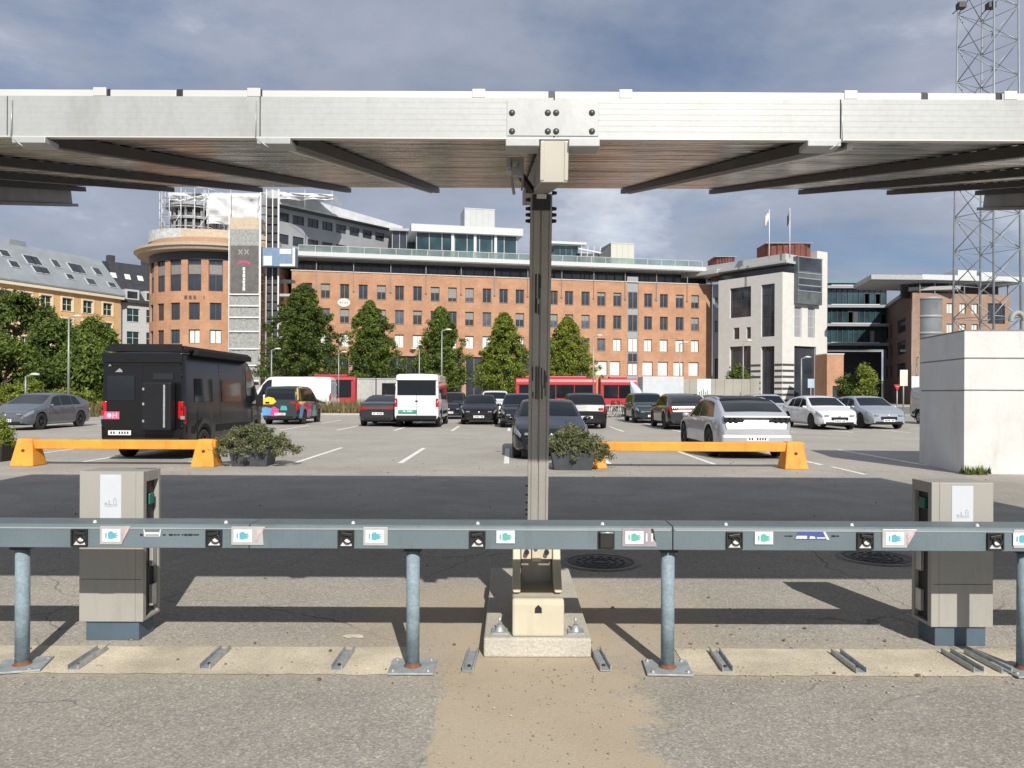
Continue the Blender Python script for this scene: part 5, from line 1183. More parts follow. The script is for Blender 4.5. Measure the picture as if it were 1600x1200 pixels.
# pale blue white feather banner beside the trailer
x = xat(991, 50); t = thing('feather_banner', 'pale blue white feather banner leaning beside the white trailer', 'banner', (x, 50, 0)); k = MB(); k.tube((0, 0, 0), (-.3, 0, zat(991, 592, 50)), .03, n=6); k.build('pole', M_pole, t)
zt0 = zat(991, 592, 50); rows = []
for i in range(13):
    u = i / 12; z = .45 + (zt0 - .5) * u; rows.append([(-.3 * u + .75 * v * math.sin(math.pi * min(1, .15 + u * .9)) ** .5, .10 * math.sin(u * 5 + v * 3), z) for v in (0, .35, .7, 1)])
k = MB(); k.grid(rows); o = k.build('sail', mat('sail_blue_white', (.46, .50, .60), .6, var=.3, vscale=1.5), t); s_ = o.modifiers.new('cloth', 'SOLIDIFY'); s_.thickness = .015
# ------------------------------------------------------------------ grit, spilled paint, leaves on the ground
def grit(name, lab, spots, m, size, seed):
    rng = random.Random(seed); k = MB()
    for (x0, x1, y0, y1, n) in spots:
        for _ in range(n):
            x, y = rng.uniform(x0, x1), rng.gauss((y0 + y1) / 2, (y1 - y0) / 3); s = size * rng.uniform(.4, 1.5); M = Matrix.Translation((x, y, .005 + s * .25)) @ Matrix.Rotation(rng.uniform(0, 6.3), 4, 'Z') @ Matrix.Rotation(rng.uniform(-.5, .5), 4, 'X')
            k.prism([(s * math.cos(a) * rng.uniform(.6, 1), s * math.sin(a) * rng.uniform(.5, .9)) for a in (0, 1.2, 2.3, 3.4, 4.6, 5.5)], -s * .3, s * .35, 0, M)
    return tag(k.build(name, m), lab, None, None, 'stuff')
grit('gravel', 'small stones and grit gathered along the concrete strip', [(-6, 6, 4.2, 4.5, 420), (-6, 6, 4.7, 5.0, 260), (-.5, .7, 3.3, 4.5, 160), (-6, 6, 3.0, 6.4, 200), (8.8, 11, 15.1, 15.4, 80)], mat('grit_stone', (.34, .31, .26), .9, var=.4, vscale=30), .006, 5)
grit('leaf_litter', 'dry leaf bits scattered on the asphalt', [(-6, 6, 4.3, 5.2, 60), (-8, 9, 5, 13, 90), (-9, 9, 14, 18, 120)], mat('dry_leaf', (.16, .11, .05), .9, var=.4, vscale=20), .011, 8)
rng = random.Random(3)
for (px, py, w, h) in ((553, 995, .085, .05), (533, 979, .03, .012), (73, 913, .02, .012)):
    c = gnd(px, py); k = MB(); k.poly([(c.x + w * math.cos(a) * rng.uniform(.55, 1.1), c.y + h * math.sin(a) * rng.uniform(.5, 1.1), .004) for a in [i * PI / 8 for i in range(16)]])
    tag(k.build('road_paint_spot', mat('spilled_cement', (.60, .56, .47), .9, var=.2, vscale=20)), None, None, None, 'structure')
# ================================================================== buildings
def brick_mat(name, c1, c2, mortar, sc=1.0):
    m = D.materials.new(name); m.use_nodes = True; N = m.node_tree.nodes; L = m.node_tree.links; b = N['Principled BSDF']; b.inputs['Roughness'].default_value = .85
    tc = N.new('ShaderNodeTexCoord'); sp = N.new('ShaderNodeSeparateXYZ'); L.new(tc.outputs['Object'], sp.inputs[0]); cb = N.new('ShaderNodeCombineXYZ')
    ad = N.new('ShaderNodeMath'); ad.operation = 'ADD'; L.new(sp.outputs[0], ad.inputs[0]); L.new(sp.outputs[1], ad.inputs[1]); L.new(ad.outputs[0], cb.inputs[0]); L.new(sp.outputs[2], cb.inputs[1])
    br = N.new('ShaderNodeTexBrick'); L.new(cb.outputs[0], br.inputs['Vector']); br.inputs['Scale'].default_value = sc; br.inputs['Brick Width'].default_value = .24; br.inputs['Row Height'].default_value = .078; br.inputs['Mortar Size'].default_value = .008
    br.inputs['Color1'].default_value = (*c1, 1); br.inputs['Color2'].default_value = (*c2, 1); br.inputs['Mortar'].default_value = (*mortar, 1)
    n = N.new('ShaderNodeTexNoise'); L.new(tc.outputs['Object'], n.inputs['Vector']); n.inputs['Scale'].default_value = .45; n.inputs['Detail'].default_value = 8; n.inputs['Roughness'].default_value = .65
    mr = N.new('ShaderNodeMapRange'); L.new(n.outputs['Fac'], mr.inputs[0]); mr.inputs[1].default_value = .3; mr.inputs[2].default_value = .7; mr.inputs[3].default_value = .80; mr.inputs[4].default_value = 1.2
    mx = N.new('ShaderNodeMix'); mx.data_type = 'RGBA'; mx.blend_type = 'MULTIPLY'; mx.inputs['Factor'].default_value = 1; L.new(br.outputs[0], mx.inputs['A']); L.new(mr.outputs[0], mx.inputs['B']); L.new(mx.outputs['Result'], b.inputs['Base Color'])
    MATS[name] = m; return m
M_brick = brick_mat('orange_brick', (.36, .165, .085), (.43, .215, .12), (.42, .32, .23))
M_brick2 = brick_mat('red_brick', (.25, .145, .10), (.31, .19, .13), (.30, .25, .20))
M_win = mat('window_glass', (.035, .042, .052), .10, var=.5, vscale=.35, spec=.8)
M_wing = mat('window_glass_teal', (.025, .06, .07), .08, var=.6, vscale=.3, spec=.8)
M_winf = mat('window_frame_grey', (.20, .19, .18), .6, var=.1)
M_winw = mat('window_frame_white', (.52, .51, .49), .6, var=.05)
M_win2 = mat('window_glass_pale', (.10, .115, .135), .12, var=.5, vscale=.5); M_win3 = mat('window_glass_warm', (.055, .05, .045), .1, var=.5, vscale=.5); M_shade = mat('inner_shade', (.24, .235, .22), .7, var=.1)
M_blind = mat('white_blind', (.62, .64, .61), .5, var=.10, vscale=1.5)
M_slab = mat('roof_slab_white', (.50, .52, .53), .6, var=.05)
M_sof = mat('soffit_grey', (.34, .35, .35), .7, var=.1)
M_darkf = mat('dark_cladding', (.05, .052, .058), .5, var=.2)
M_gclad = mat('grey_cladding', (.28, .29, .31), .5, var=.08, vscale=.5)
def frame(p0, p1):
    p0 = Vector((p0[0], p0[1], 0)); p1 = Vector((p1[0], p1[1], 0)); x = (p1 - p0).normalized(); y = Vector((-x.y, x.x, 0))
    return Matrix(((x.x, y.x, 0, p0.x), (x.y, y.y, 0, p0.y), (0, 0, 1, 0), (0, 0, 0, 1))), (p1 - p0).length
class Face:
    """a wall plane of a building: x along it, y into it, z up"""
    def __init__(s, root, p0, p1):
        s.M, s.L = frame(p0, p1); s.root = root; s.T = Matrix.Translation(-root.location) @ s.M; s.inv = s.M.inverted()
    def s_at(s, px, yl=0.0, py=560):
        r = ray(px, py)[0]; o = s.M @ Vector((0, yl, 0)); dx, dy = s.M[0][0], s.M[1][0]
        return (r * o.y - o.x) / (dx - r * dy)
    def z_at(s, px, py, yl=0.0):
        q = s.M @ Vector((s.s_at(px, yl, py), yl, 0)); return zat(px, py, q.y)
    def build(s, name, k, m, bevel=0, parent=None, yoff=0):
        if parent is not None: return k.build(name, m, parent, bevel=bevel)
        return k.build(name, m, s.root, s.T, bevel=bevel)
    def wall(s, x0, x1, z0, z1, ops, m, dep=.28, name='wall', y=0, extra=()):
        k = MB(); xs = sorted({x0, x1} | {max(x0, min(x1, q)) for o in ops for q in o[:2]}); zs = sorted({z0, z1} | {max(z0, min(z1, q)) for o in ops for q in o[2:4]})
        def inside(cx, cz): return any(o[0] < cx < o[1] and o[2] < cz < o[3] for o in ops)
        for a, b in zip(xs[:-1], xs[1:]):
            run = None
            for c, d in zip(zs[:-1], zs[1:]):
                if inside((a + b) / 2, (c + d) / 2): 
                    if run: k.poly([(a, y, run[0]), (b, y, run[0]), (b, y, run[1]), (a, y, run[1])]); run = None
                else: run = (run[0], d) if run else (c, d)
            if run: k.poly([(a, y, run[0]), (b, y, run[0]), (b, y, run[1]), (a, y, run[1])])
        for o in ops:
            a, b, c, d = o[:4]; e = y + dep
            k.poly([(a, y, c), (a, e, c), (a, e, d), (a, y, d)]); k.poly([(b, y, c), (b, y, d), (b, e, d), (b, e, c)])
            k.poly([(a, y, d), (a, e, d), (b, e, d), (b, y, d)]); k.poly([(a, y, c), (b, y, c), (b, e, c), (a, e, c)])
        return s.build(name, k, m)
    def window(s, a, b, c, d, pane=None, fr=None, cols=2, rows=1, dep=.16, sill=True, y=0, name='window', bar=.07):
        pane = pane or M_win; fr = fr or M_winf; w, h = b - a, d - c; key = (round(w, 2), round(h, 2), pane.name, fr.name, cols, rows, sill, bar)
        if key not in WCACHE:
            k = MB()
            for x in (0, w - bar): k.box(x, x + bar, 0, .08, 0, h)
            for z in (0, h - bar): k.box(bar, w - bar, .002, .078, z, z + bar)
            for i in range(1, cols): k.box(w * i / cols - bar / 2, w * i / cols + bar / 2, .004, .076, bar, h - bar)
            for i in range(1, rows): k.box(bar, w - bar, .006, .074, h * i / rows - bar / 2, h * i / rows + bar / 2)
            if sill: k.box(-.05, w + .05, -dep - .06, -.01, -.06, -.005)
            k2 = MB(); k2.poly([(0, .05, 0), (w, .05, 0), (w, .05, h), (0, .05, h)])
            WCACHE[key] = (k.mesh(name, fr), k2.mesh('pane', pane))
        me, mp = WCACHE[key]; o = D.objects.new(name, me); COL.objects.link(o); o.parent = s.root; o.matrix_local = s.T @ Matrix.Translation((a, y + dep, c))
        p = D.objects.new('pane', mp); COL.objects.link(p); p.parent = o; return o
WCACHE = {}
# ------------------------------------------------------------------ A. the long brick office block
P0 = Vector((xat(455, 110), 110, 0)); P1 = Vector((xat(1112, 123), 123, 0))
A = thing('office_block', 'long orange brick office block with rows of small windows and a thin white flat roof', 'building', tuple(P0))
f = Face(A, P0, P1); ZT_ = f.z_at(780, 434); Lm = f.L
c1 = [480, 508, 538, 567, 595.5, 623.75, 652, 679.5, 706.5, 733.25, 760.5, 786.5, 812, 838, 864.5, 888.75, 914.5, 939.25, 964.25, 1012.5, 1037, 1061.75, 1085.75]
rowz = [(f.z_at(1062, 481), f.z_at(1062, 460.3)), (f.z_at(1062, 516), f.z_at(1062, 495.5)), (f.z_at(1062, 550), f.z_at(1062, 531))]
ops = []; wins = []; ww = 1.32
random.seed(11)
for r, (za, zb_) in enumerate(rowz):
    for i, px in enumerate(c1):
        c = f.s_at(px); white = r == 2 and px not in (914.5, 939.25)
        tint = random.choice((M_win, M_win, M_win2, M_win3))
        o = (c - ww / 2, c + ww / 2, za, zb_); ops.append(o); wins.append((o, M_blind if white else tint, 2))
za, zb_ = f.z_at(1062, 587.5), f.z_at(1062, 565.5)
for a, b in ((930, 949), (953, 969), (1004, 1020), (1028, 1043.5), (1052.5, 1068), (1076, 1091.5)):
    o = (f.s_at(a), f.s_at(b), za, zb_); ops.append(o); wins.append((o, M_blind, 1))
sa, sb = f.s_at(980), f.s_at(997); ops.append((sa, sb, 0, ZT_))
gd = [(f.s_at(a), f.s_at(b), .3, f.z_at(620, 556)) for a, b in ((462, 500), (505, 545), (550, 600), (606, 664), (672, 722), (728, 780), (786, 832), (838, 872), (876, 920))]
ops += gd
f.wall(0, Lm, 0, ZT_, ops, M_brick)
for o, m, cols in wins:
    wo = f.window(*o[:4], pane=m, cols=cols, sill=m is not M_blind, bar=.06, dep=.22)
    if m is not M_blind and random.random() < .45:
        hh = (o[3] - o[2]) * random.uniform(.2, .75); k = MB(); k.box(.08, ww - .08, .052, .06, o[3] - o[2] - hh, o[3] - o[2] - .06); k.build('blind', M_shade, wo, Matrix.Translation((0, -.012, 0)))
for o in gd: f.window(*o, pane=M_win, cols=4, rows=2, dep=.26, sill=False, name='shop_window')
k = MB(); k.box(sa, sb, .12, .3, 0, ZT_ + .9); f.build('stair_strip', k, M_gclad)
for z0, z1, m in ((rowz[0][0] - .3, rowz[0][1] + .2, M_win), (rowz[1][0] - .3, rowz[1][1] + .2, M_win), (rowz[2][0] - .1, rowz[2][1] + .1, M_blind), (za, zb_, M_blind), (rowz[2][0] - 2.0, rowz[2][0] - .3, M_win)):
    f.window(sa + .12, sb - .12, z0, z1, pane=m, cols=2, dep=.02, sill=False, name='stair_window')
zs0 = ZT_ + 2.0; zs1 = zs0 + .62
k = MB(); k.box(-2.5, Lm + 1.0, -1.3, 14, zs0, zs1); f.build('roof', k, [M_slab])
k = MB(); k.box(-2.4, Lm + .9, -1.2, 13.9, zs0 - .12, zs0 - .004); f.build('soffit', k, M_sof)
k = MB(); k.box(-.12, Lm + .1, -.1, .5, ZT_ + .002, ZT_ + .14); f.build('parapet_cap', k, mat('cap_pale', (.5, .47, .42), .7))
k = MB(); k.box(0, Lm, 2.4, 2.6, ZT_ - .5, zs0 - .13); f.build('attic_glazing', k, M_win)
k = MB(); n = int(Lm / 1.4)
for i in range(n + 1): k.box(i * Lm / n - .05, i * Lm / n + .05, 2.3, 2.398, ZT_ - .5, zs0 - .13)
f.build('attic_mullion', k, M_darkf)
k = MB(); k.box(0, Lm, .5, 2.4, ZT_ - .6, ZT_ - .5); f.build('terrace', k, M_sof)
k = MB(); k.box(.2, Lm - .2, .05, Lm * 0 + 13.8, 0.0, .1); k.poly([(0, 0, 0), (0, 14, 0), (0, 14, ZT_), (0, 0, ZT_)]); k.poly([(Lm, 0, 0), (Lm, 0, ZT_), (Lm, 14, ZT_), (Lm, 14, 0)]); k.poly([(0, 14, 0), (Lm, 14, 0), (Lm, 14, ZT_), (0, 14, ZT_)]); f.build('side_wall', k, M_brick)
for px in (494, 552, 610, 665, 720, 772, 824, 877, 927, 976, 1025, 1073, 1110):
    s = f.s_at(px); k = MB(); k.box(s - .06, s + .06, -.16, -.04, ZT_ + .15, zs0 - .13); k.box(s - .05, s + .05, -.15, -.03, ZT_ - 2.6, ZT_ + .15); k.box(s - .12, s + .12, -.19, -.02, ZT_ - 2.75, ZT_ - 2.5); f.build('roof_column', k, M_winf)
# oval sign board on the wall
s = f.s_at(537); zc = f.z_at(537, 473); k = MB(); k.prism([(s + .9 * math.cos(i * PI / 12), zc + .62 * math.sin(i * PI / 12)) for i in range(24)], .02, .12, 0, Matrix.Rotation(R(90), 4, 'X')); sg = f.build('wall_sign', k, mat('sign_cream', (.62, .60, .54), .5))
k = MB()
for i, w in enumerate((.22, .16, .26, .18)): k.box(s - .62 + i * .34, s - .62 + i * .34 + w, -.126, -.121, zc - .14, zc + .14)
k.build('sign_mark', mat('sign_red_mark', (.4, .25, .22), .6), sg)
# glass balustrade on the roof edge
k = MB(); k.box(1, Lm - 2, -.55, -.53, zs1 + .05, zs1 + 1.0); f.build('balustrade', k, mat('pale_glass', (.42, .52, .50), .15, var=.2, vscale=.3, trans=.75))
k = MB(); k.box(1, Lm - 2, -.58, -.50, zs1 + 1.001, zs1 + 1.06)
for i in range(28): q = 1 + i * (Lm - 3) / 27; k.box(q - .03, q + .03, -.60, -.555, zs1, zs1 + 1.0)
f.build('handrail', k, M_slab)
# ------------------------------------------------------------------ roof storey things: penthouse, plant boxes, rear wing
PH = thing('glass_penthouse', 'glazed roof storey with a white fascia above the brick block, left of the column', 'building', tuple(f.M @ Vector((f.s_at(650, 8), 8, 0))))
g = Face(PH, f.M @ Vector((f.s_at(650, 8), 8, 0)), f.M @ Vector((f.s_at(806, 8), 8, 0))); zt_ = g.z_at(700, 354)
k = MB(); k.box(0, g.L, .0, 12, zs1, zt_ - 1.15); g.build('glazing', k, M_wing)
k = MB(); k.box(-.9, g.L + .9, -1.0, 13, zt_ - 1.149, zt_); g.build('roof', k, M_slab)
k = MB()
for i in range(9): q = i * g.L / 8; k.box(q - .07, q + .07, -.08, -.002, zs1, zt_ - 1.15)
g.build('mullion', k, M_sof)
for px in (706, 741, 773): s = g.s_at(px); k = MB(); k.box(s - .22, s + .22, -.45, -.1, zs1, zt_ - 1.155); g.build('pillar', k, M_slab)
for a, b in ((.1, .2), (.55, .68), (.8, .93)): k = MB(); k.box(g.L * a, g.L * b, -.03, -.003, zs1 + .4, zt_ - 1.6); g.build('blind', k, M_wing)
def plant_box(px0, px1, py0, yl, lab, m, depth=5, z0=None, name='plant_room', cat='roof box'):
    o = f.M @ Vector((f.s_at(px0, yl), yl, 0)); t = thing(name, lab, cat, tuple(o)); q = Face(t, o, f.M @ Vector((f.s_at(px1, yl), yl, 0))); z1 = q.z_at((px0 + px1) / 2, py0)
    k = MB(); z0 = zs1 if z0 is None else z0
    k.box(0, q.L, 0, depth, z0, z1); q.build('wall', k, m)
    k = MB(); k.box(-.06, q.L + .06, -.06, depth + .06, z1 + .001, z1 + .12); q.build('coping', k, M_slab)
    k = MB(); n = max(2, int(q.L / .9))
    for i in range(1, n): k.box(q.L * i / n - .02, q.L * i / n + .02, -.025, -.002, z0 + .05, z1 - .05)
    q.build('panel_joint', k, M_sof); return t, q, z1
M_lgrey = mat('light_grey_panel', (.42, .44, .44), .6, var=.06, vscale=.8)
plant_box(725, 772, 327, 12, 'tall pale grey roof box on top of the glazed roof storey', M_lgrey, z0=zt_ + .001)
plant_box(954, 990, 381, 7, 'square cream roof box right of the canopy column', mat('cream_panel', (.47, .47, .40), .6, var=.05))
t, q, z1 = plant_box(865, 902, 384, 9, 'low glazed roof storey just right of the canopy column', M_wing, depth=9, name='roof_storey', cat='building')
k = MB(); k.box(-1.5, q.L + 1.2, -1, 10, z1 + .121, z1 + .5); q.build('roof', k, M_slab)
t, q, z1 = plant_box(905, 934, 396, 8, 'low dark open roof structure left of the cream roof box', M_darkf, depth=6, name='roof_storey', cat='roof structure')
k = MB()
for i in range(4): k.bar((q.L * i / 3, -.2, zs1), (q.L * i / 3 + .3, -.2, z1 + 1.2), .12)
k.bar((-.3, -.2, z1 + .7), (q.L + .6, -.2, z1 + .1), .2, .25); q.build('strut', k, M_slab)
o = f.M @ Vector((f.s_at(936, 7.5), 7.5, 0)); t = thing('roof_wedge', 'black sloping wedge against the left side of the cream roof box', 'roof structure', tuple(o)); q = Face(t, o, f.M @ Vector((f.s_at(953.5, 7.5), 7.5, 0)))
k = MB(); k.prism([(0, zs1), (q.L, zs1), (q.L, q.z_at(953, 381)), (0, q.z_at(936, 398))], -4, 0, 0, Matrix.Rotation(R(90), 4, 'X')); q.build('wedge', k, M_darkf)
k = MB(); k.box(-.1, q.L, -.05, 4.05, zs1, zs1 + .15); q.build('base_trim', k, M_sof)
# rear grey wing with strip windows
W0 = Vector((xat(425, 117), 117, 0)); W1 = Vector((xat(618, 136), 136, 0)); WG = thing('grey_wing', 'grey office wing with dark strip windows and white roof edge rising behind the scaffold', 'building', tuple(W0)); q = Face(WG, W0, W1)
zr0 = q.z_at(463, 329); zr1 = q.z_at(463, 309); wr1 = (q.z_at(470, 352), q.z_at(470, 338)); wr2 = (q.z_at(470, 386), q.z_at(470, 371)); ops = []
wx = [.8 + i * 2.75 for i in range(int((q.L - 1.5) / 2.75))]
for (a, b) in (wr1, wr2):
    for x in wx: ops.append((x, x + 2.05, a, b))
q.wall(0, q.L, 0, zr0, ops, M_gclad)
for o in ops: q.window(*o, pane=M_win, fr=M_darkf, cols=2, sill=False, bar=.06)
k = MB(); k.box(-.5, q.L + .5, -1.6, 9, zr0 + .001, zr0 + .35, 0); k.prism([(-1.0, zr0 + .351), (q.L + .3, zr0 + .351), (q.L + .3, zr0 + .9), (4, zr1), (-1.0, zr1)], -8.9, 1.3, 0, Matrix.Rotation(R(90), 4, 'X')); q.build('roof', k, mat('plastic_white', (.54, .56, .57), .45, var=.12, vscale=.9, bump=.5, bscale=1.5))
k = MB(); k.box(-.3, q.L + .4, -1.5, 0, zr0 - .12, zr0 - .0); q.build('soffit', k, M_darkf)
k = MB(); k.poly([(q.L, 0, 0), (q.L, 9, 0), (q.L, 9, zr0), (q.L, 0, zr0)][::-1]); k.poly([(0, 0, 0), (0, 0, zr0), (0, 9, zr0), (0, 9, 0)][::-1]); q.build('end_wall', k, M_gclad)
# dark link between wing and penthouse
o = Vector((xat(612, 129), 129, 0)); t = thing('glass_link', 'dark recessed glazed link between the grey wing and the glazed roof storey', 'building', tuple(o)); q = Face(t, o, (xat(668, 130), 130)); z1 = q.z_at(630, 362)
k = MB(); k.box(0, q.L, 0, 5, zs1 - 2, z1); q.build('glazing', k, M_win); k = MB(); k.box(-.5, q.L + .3, -.8, 6, z1 + .001, z1 + .4); q.build('roof', k, M_sof)
k = MB()
for i in range(6): k.box(q.L * i / 5 - .06, q.L * i / 5 + .06, -.1, -.002, zs1 - 2, z1)
q.build('mullion', k, M_gclad)
# ------------------------------------------------------------------ B. round corner tower
dc = 112.0; cx = xat(345, dc); TR = 9.5
TW = thing('round_tower', 'round orange brick corner tower with a wide disc eave and tall dark windows', 'building', (cx, dc, 0))
def pol(r, a, z): return (r * math.sin(a), -r * math.cos(a), z)      # a = 0 faces the camera side
def curved(name, r, a0, a1, z0, z1, ops, m, dep=.3, n=None):
    """wall of a drum with openings given in angles"""
    k = MB(); xs = sorted({a0, a1} | {q for o in ops for q in o[:2]} | {a0 + (a1 - a0) * i / 40 for i in range(41)}); zs = sorted({z0, z1} | {q for o in ops for q in o[2:4]})
    for a, b in zip(xs[:-1], xs[1:]):
        for c, d in zip(zs[:-1], zs[1:]):
            if any(o[0] < (a + b) / 2 < o[1] and o[2] < (c + d) / 2 < o[3] for o in ops): continue
            k.poly([pol(r, a, c), pol(r, b, c), pol(r, b, d), pol(r, a, d)])
    for o in ops:
        a, b, c, d = o[:4]; e = r - dep
        k.poly([pol(r, a, c), pol(e, a, c), pol(e, a, d), pol(r, a, d)]); k.poly([pol(r, b, c), pol(r, b, d), pol(e, b, d), pol(e, b, c)]); k.poly([pol(r, a, d), pol(e, a, d), pol(e, b, d), pol(r, b, d)]); k.poly([pol(r, a, c), pol(r, b, c), pol(e, b, c), pol(e, a, c)])
    return k.build(name, m, TW)
def tz(px, py): # height on the drum front at that pixel column
    sx = (xat(px, dc) - cx) / TR; sx = max(-.99, min(.99, sx)); return zat(px, py, dc - TR * math.sqrt(1 - sx * sx))
al = R(16.6); zz = [(tz(316, 455), tz(316, 397)), (tz(316, 500), tz(316, 473)), (tz(316, 537), tz(316, 515))]
zde = tz(316, 393); ops = []
angs = [-5, -4, -3, -2, -1, 0, 1, 2, 3, 4]
for r_, (a, b) in enumerate(zz):
    for i in angs:
        w = al * (.33 if r_ == 0 else .27); ops.append((i * al - w, i * al + w, a, b, r_))
curved('wall', TR, R(-130), R(130), 0, zde, ops, M_brick)
for o in ops:
    am = (o[0] + o[1]) / 2; w = 2 * (TR - .2) * math.sin((o[1] - o[0]) / 2); h = o[3] - o[2]
    k = MB(); bar = .08
    for x in (-w / 2, w / 2 - bar): k.box(x, x + bar, 0, .08, 0, h)
    k.box(-.04, .04, .004, .076, 0, h)
    for z in ([0, h - bar] if o[4] else [0, h * .42, h * .45, h * .72, h - bar]): k.box(-w / 2 + bar, w / 2 - bar, .002, .078, z, z + bar)
    Mw = Matrix.Translation(pol(TR - .22, am, o[2])) @ Matrix.Rotation(am, 4, 'Z'); wd = k.build('window', M_darkf, TW, Mw)
    lit = o[4] == 2 and am > -R(24)
    k = MB(); k.poly([(-w / 2, .05, 0), (w / 2, .05, 0), (w / 2, .05, h), (-w / 2, .05, h)]); k.build('pane', M_blind if lit and am > -R(8) else (M_wing if lit else M_win), wd)
    if o[4] == 0: k = MB(); k.box(-w / 2 + bar, w / 2 - bar, .0, .045, h * .46, h * .71); k.build('spandrel', M_winf, wd)
def disc(name, r0, r1, z0, z1, m, parent=TW, c=(0, 0), n=64, sm=False):
    k = MB(); k.lathe([(r0, z0), (r1, z0), (r1, z1), (r0, z1)], n, 0, Matrix.Translation((c[0], c[1], 0)), sm); return k.build(name, m, parent)
k = MB(); k.lathe([(TR - .3, zde), (TR + 1.6, zde + .05), (11.3, zde + .45), (11.5, zde + .5), (11.5, zde + .85), (11.2, zde + .95), (8.6, zde + 1.15), (0.1, zde + 1.2)], 72, 0, None, False); k.build('disc_eave', mat('eave_beige', (.42, .34, .26), .7, var=.1), TW)
k = MB(); 
for i in range(36): a = i * R(10); k.box(-.05, .05, 0, 1.6, 0, .12, 0, Matrix.Translation(pol(11.2, a, zde + .30)) @ Matrix.Rotation(a, 4, 'Z'))
k.build('eave_rib', M_sof, TW)
disc('upper_band', 0.1, 9.6, zde + 1.21, zde + 1.9, mat('band_brown', (.38, .24, .15), .8, var=.1)); disc('upper_drum', .1, 8.4, zde + 1.91, zde + 3.2, mat('drum_beige', (.48, .40, .30), .8, var=.12))
disc('dark_band', TR - .1, TR + .06, tz(316, 406), zde - .01, M_darkf)
# lettering ghost on the brick
k = MB(); zl = tz(300, 466)
for i, (w, hgt) in enumerate(((.42, .5), (.36, .5), (.30, .5), (.0, 0), (.10, .5))):
    if w: a = math.asin((xat(292 + i * 7, dc - 9) - cx) / TR); k.box(-w / 2, w / 2, -.04, -.01, -hgt / 2, hgt / 2, 0, Matrix.Translation(pol(TR, a, zl)) @ Matrix.Rotation(a, 4, 'Z'))
k.build('lettering', mat('letter_brown', (.12, .07, .05), .8), TW)
# upper rotunda under scaffolding
rx = xat(303, 110) - cx; RT = thing('roof_rotunda', 'small dark round roof storey wrapped in scaffold tubes on top of the brick tower', 'building', (cx + rx, 110, 0)); rz0 = zde + 3.1; rz1 = zat(300, 317, 106); rr = (325 - 268) / 2 / F * 110 + .35
k = MB(); k.lathe([(rr * .9, rz0), (rr * .9, rz1), (0.05, rz1 + .3)], 32, 0, None, False); k.build('wall', M_darkf, RT)
k = MB(); k.lathe([(rr + .1, (rz0 + rz1) / 2 + .2), (rr + .3, (rz0 + rz1) / 2 + .2), (rr + .3, (rz0 + rz1) / 2 + .6), (rr * .88, (rz0 + rz1) / 2 + .6)], 32, 0, None, False); k.lathe([(rr * .9, rz1 - .3), (rr + .9, rz1 - .1), (rr + .9, rz1 + .3), (.1, rz1 + .8)], 32, 0, None, False); k.build('floor_slab', M_gclad, RT)
for i in range(18):
    a = i * R(20); k = MB(); k.box(-.14, .14, 0, .2, rz0, rz1, 0, Matrix.Translation(pol(rr + .08, a, 0)) @ Matrix.Rotation(a, 4, 'Z')); k.build('column', M_gclad, RT)
k = MB(); ro = rr + 1.6
for i in range(16):
    a = i * R(22.5); k.tube(pol(ro, a, rz0 - .9), pol(ro, a, rz1 + 2.0), .06, n=6)
    for j in range(6): z = rz0 - .4 + j * 1.35; k.tube(pol(ro, a, z), pol(ro, a + R(22.5), z), .05, n=5)
    if i % 2: k.tube(pol(ro, a, rz0), pol(ro, a + R(22.5), rz0 + 2.7), .045, n=5)
k.build('scaffold_tube', mat('tube_pale', (.55, .56, .56), .5, metal=.3), RT)
disc('edge_board', ro + 1.2, ro + 1.5, rz0 - 1.25, rz0 + .25, mat('net_grey', (.42, .44, .45), .8, var=.2, vscale=2), RT)
# crumpled white sheeting over the roof beside it
def sheeting(name, lab, px0, px1, py0, py1, d, dep, seed, slope=0):
    x0, x1 = xat(px0, d), xat(px1, d); z1 = zat(px0, py0, d); z0 = zat(px0, py1, d); t = thing(name, lab, 'sheeting', ((x0 + x1) / 2, d, z0)); rows = []; n = 26; mrow = 14; w = x1 - x0; h = z1 - z0
    for j in range(mrow + 1):
        row = []
        for i in range(n + 1):
            u = i / n; v = j / mrow; q = noise.noise((u * 4, v * 4, seed)) * .7 + noise.noise((u * 11, v * 9, seed + 3)) * .25
            yb = -.2 + (max(0, v - .8) / .2) ** 2 * 1.6 + q; row.append((-w / 2 + w * u, yb, h * v * (1 - slope * u) + .4 * q * (v > .5)))
        rows.append(row)
    rows.append([(x, dep, z + .1) for x, y, z in rows[-1]]); k = MB(); k.grid(rows, sm=True)
    k.poly([(-w / 2, 0, 0), (-w / 2, dep, 0), (-w / 2, dep, h), (-w / 2, 1.4, h), (-w / 2, 0, h * .8)]); k.poly([(w / 2, 0, 0), (w / 2, 0, h * .8 * (1 - slope)), (w / 2, 1.4, h * (1 - slope)), (w / 2, dep, h * (1 - slope)), (w / 2, dep, 0)])
    k.build('sheet', mat('plastic_sheet', (.58, .60, .61), .35, var=.1, vscale=.6, bump=.6, bscale=1.2), t)
    k = MB()
    for i in range(3): x = -w / 2 + w * i / 2; k.tube((x, -1.0, -1.5), (x, -1.0, h * .96), .05, n=6)
    for j in range(1): k.tube((-w / 2, -1.0, h * (j + .5) / 3), (w / 2, -1.0, h * (j + .5) / 3), .04, n=5)
    k.build('scaffold_tube', MATS['tube_pale'], t); return t
sheeting('roof_sheeting', 'crumpled white plastic sheeting over the roof between rotunda and scaffold', 322, 405, 297, 350, 107, 6, 4)
sheeting('roof_sheeting', 'white plastic roof cover just under the canopy edge, right of the hoist', 436, 520, 298, 312, 116, 6, 9, .3)
sheeting('roof_sheeting', 'pale plastic cover above the dark rotunda', 262, 324, 299, 314, 107.5, 5, 12)
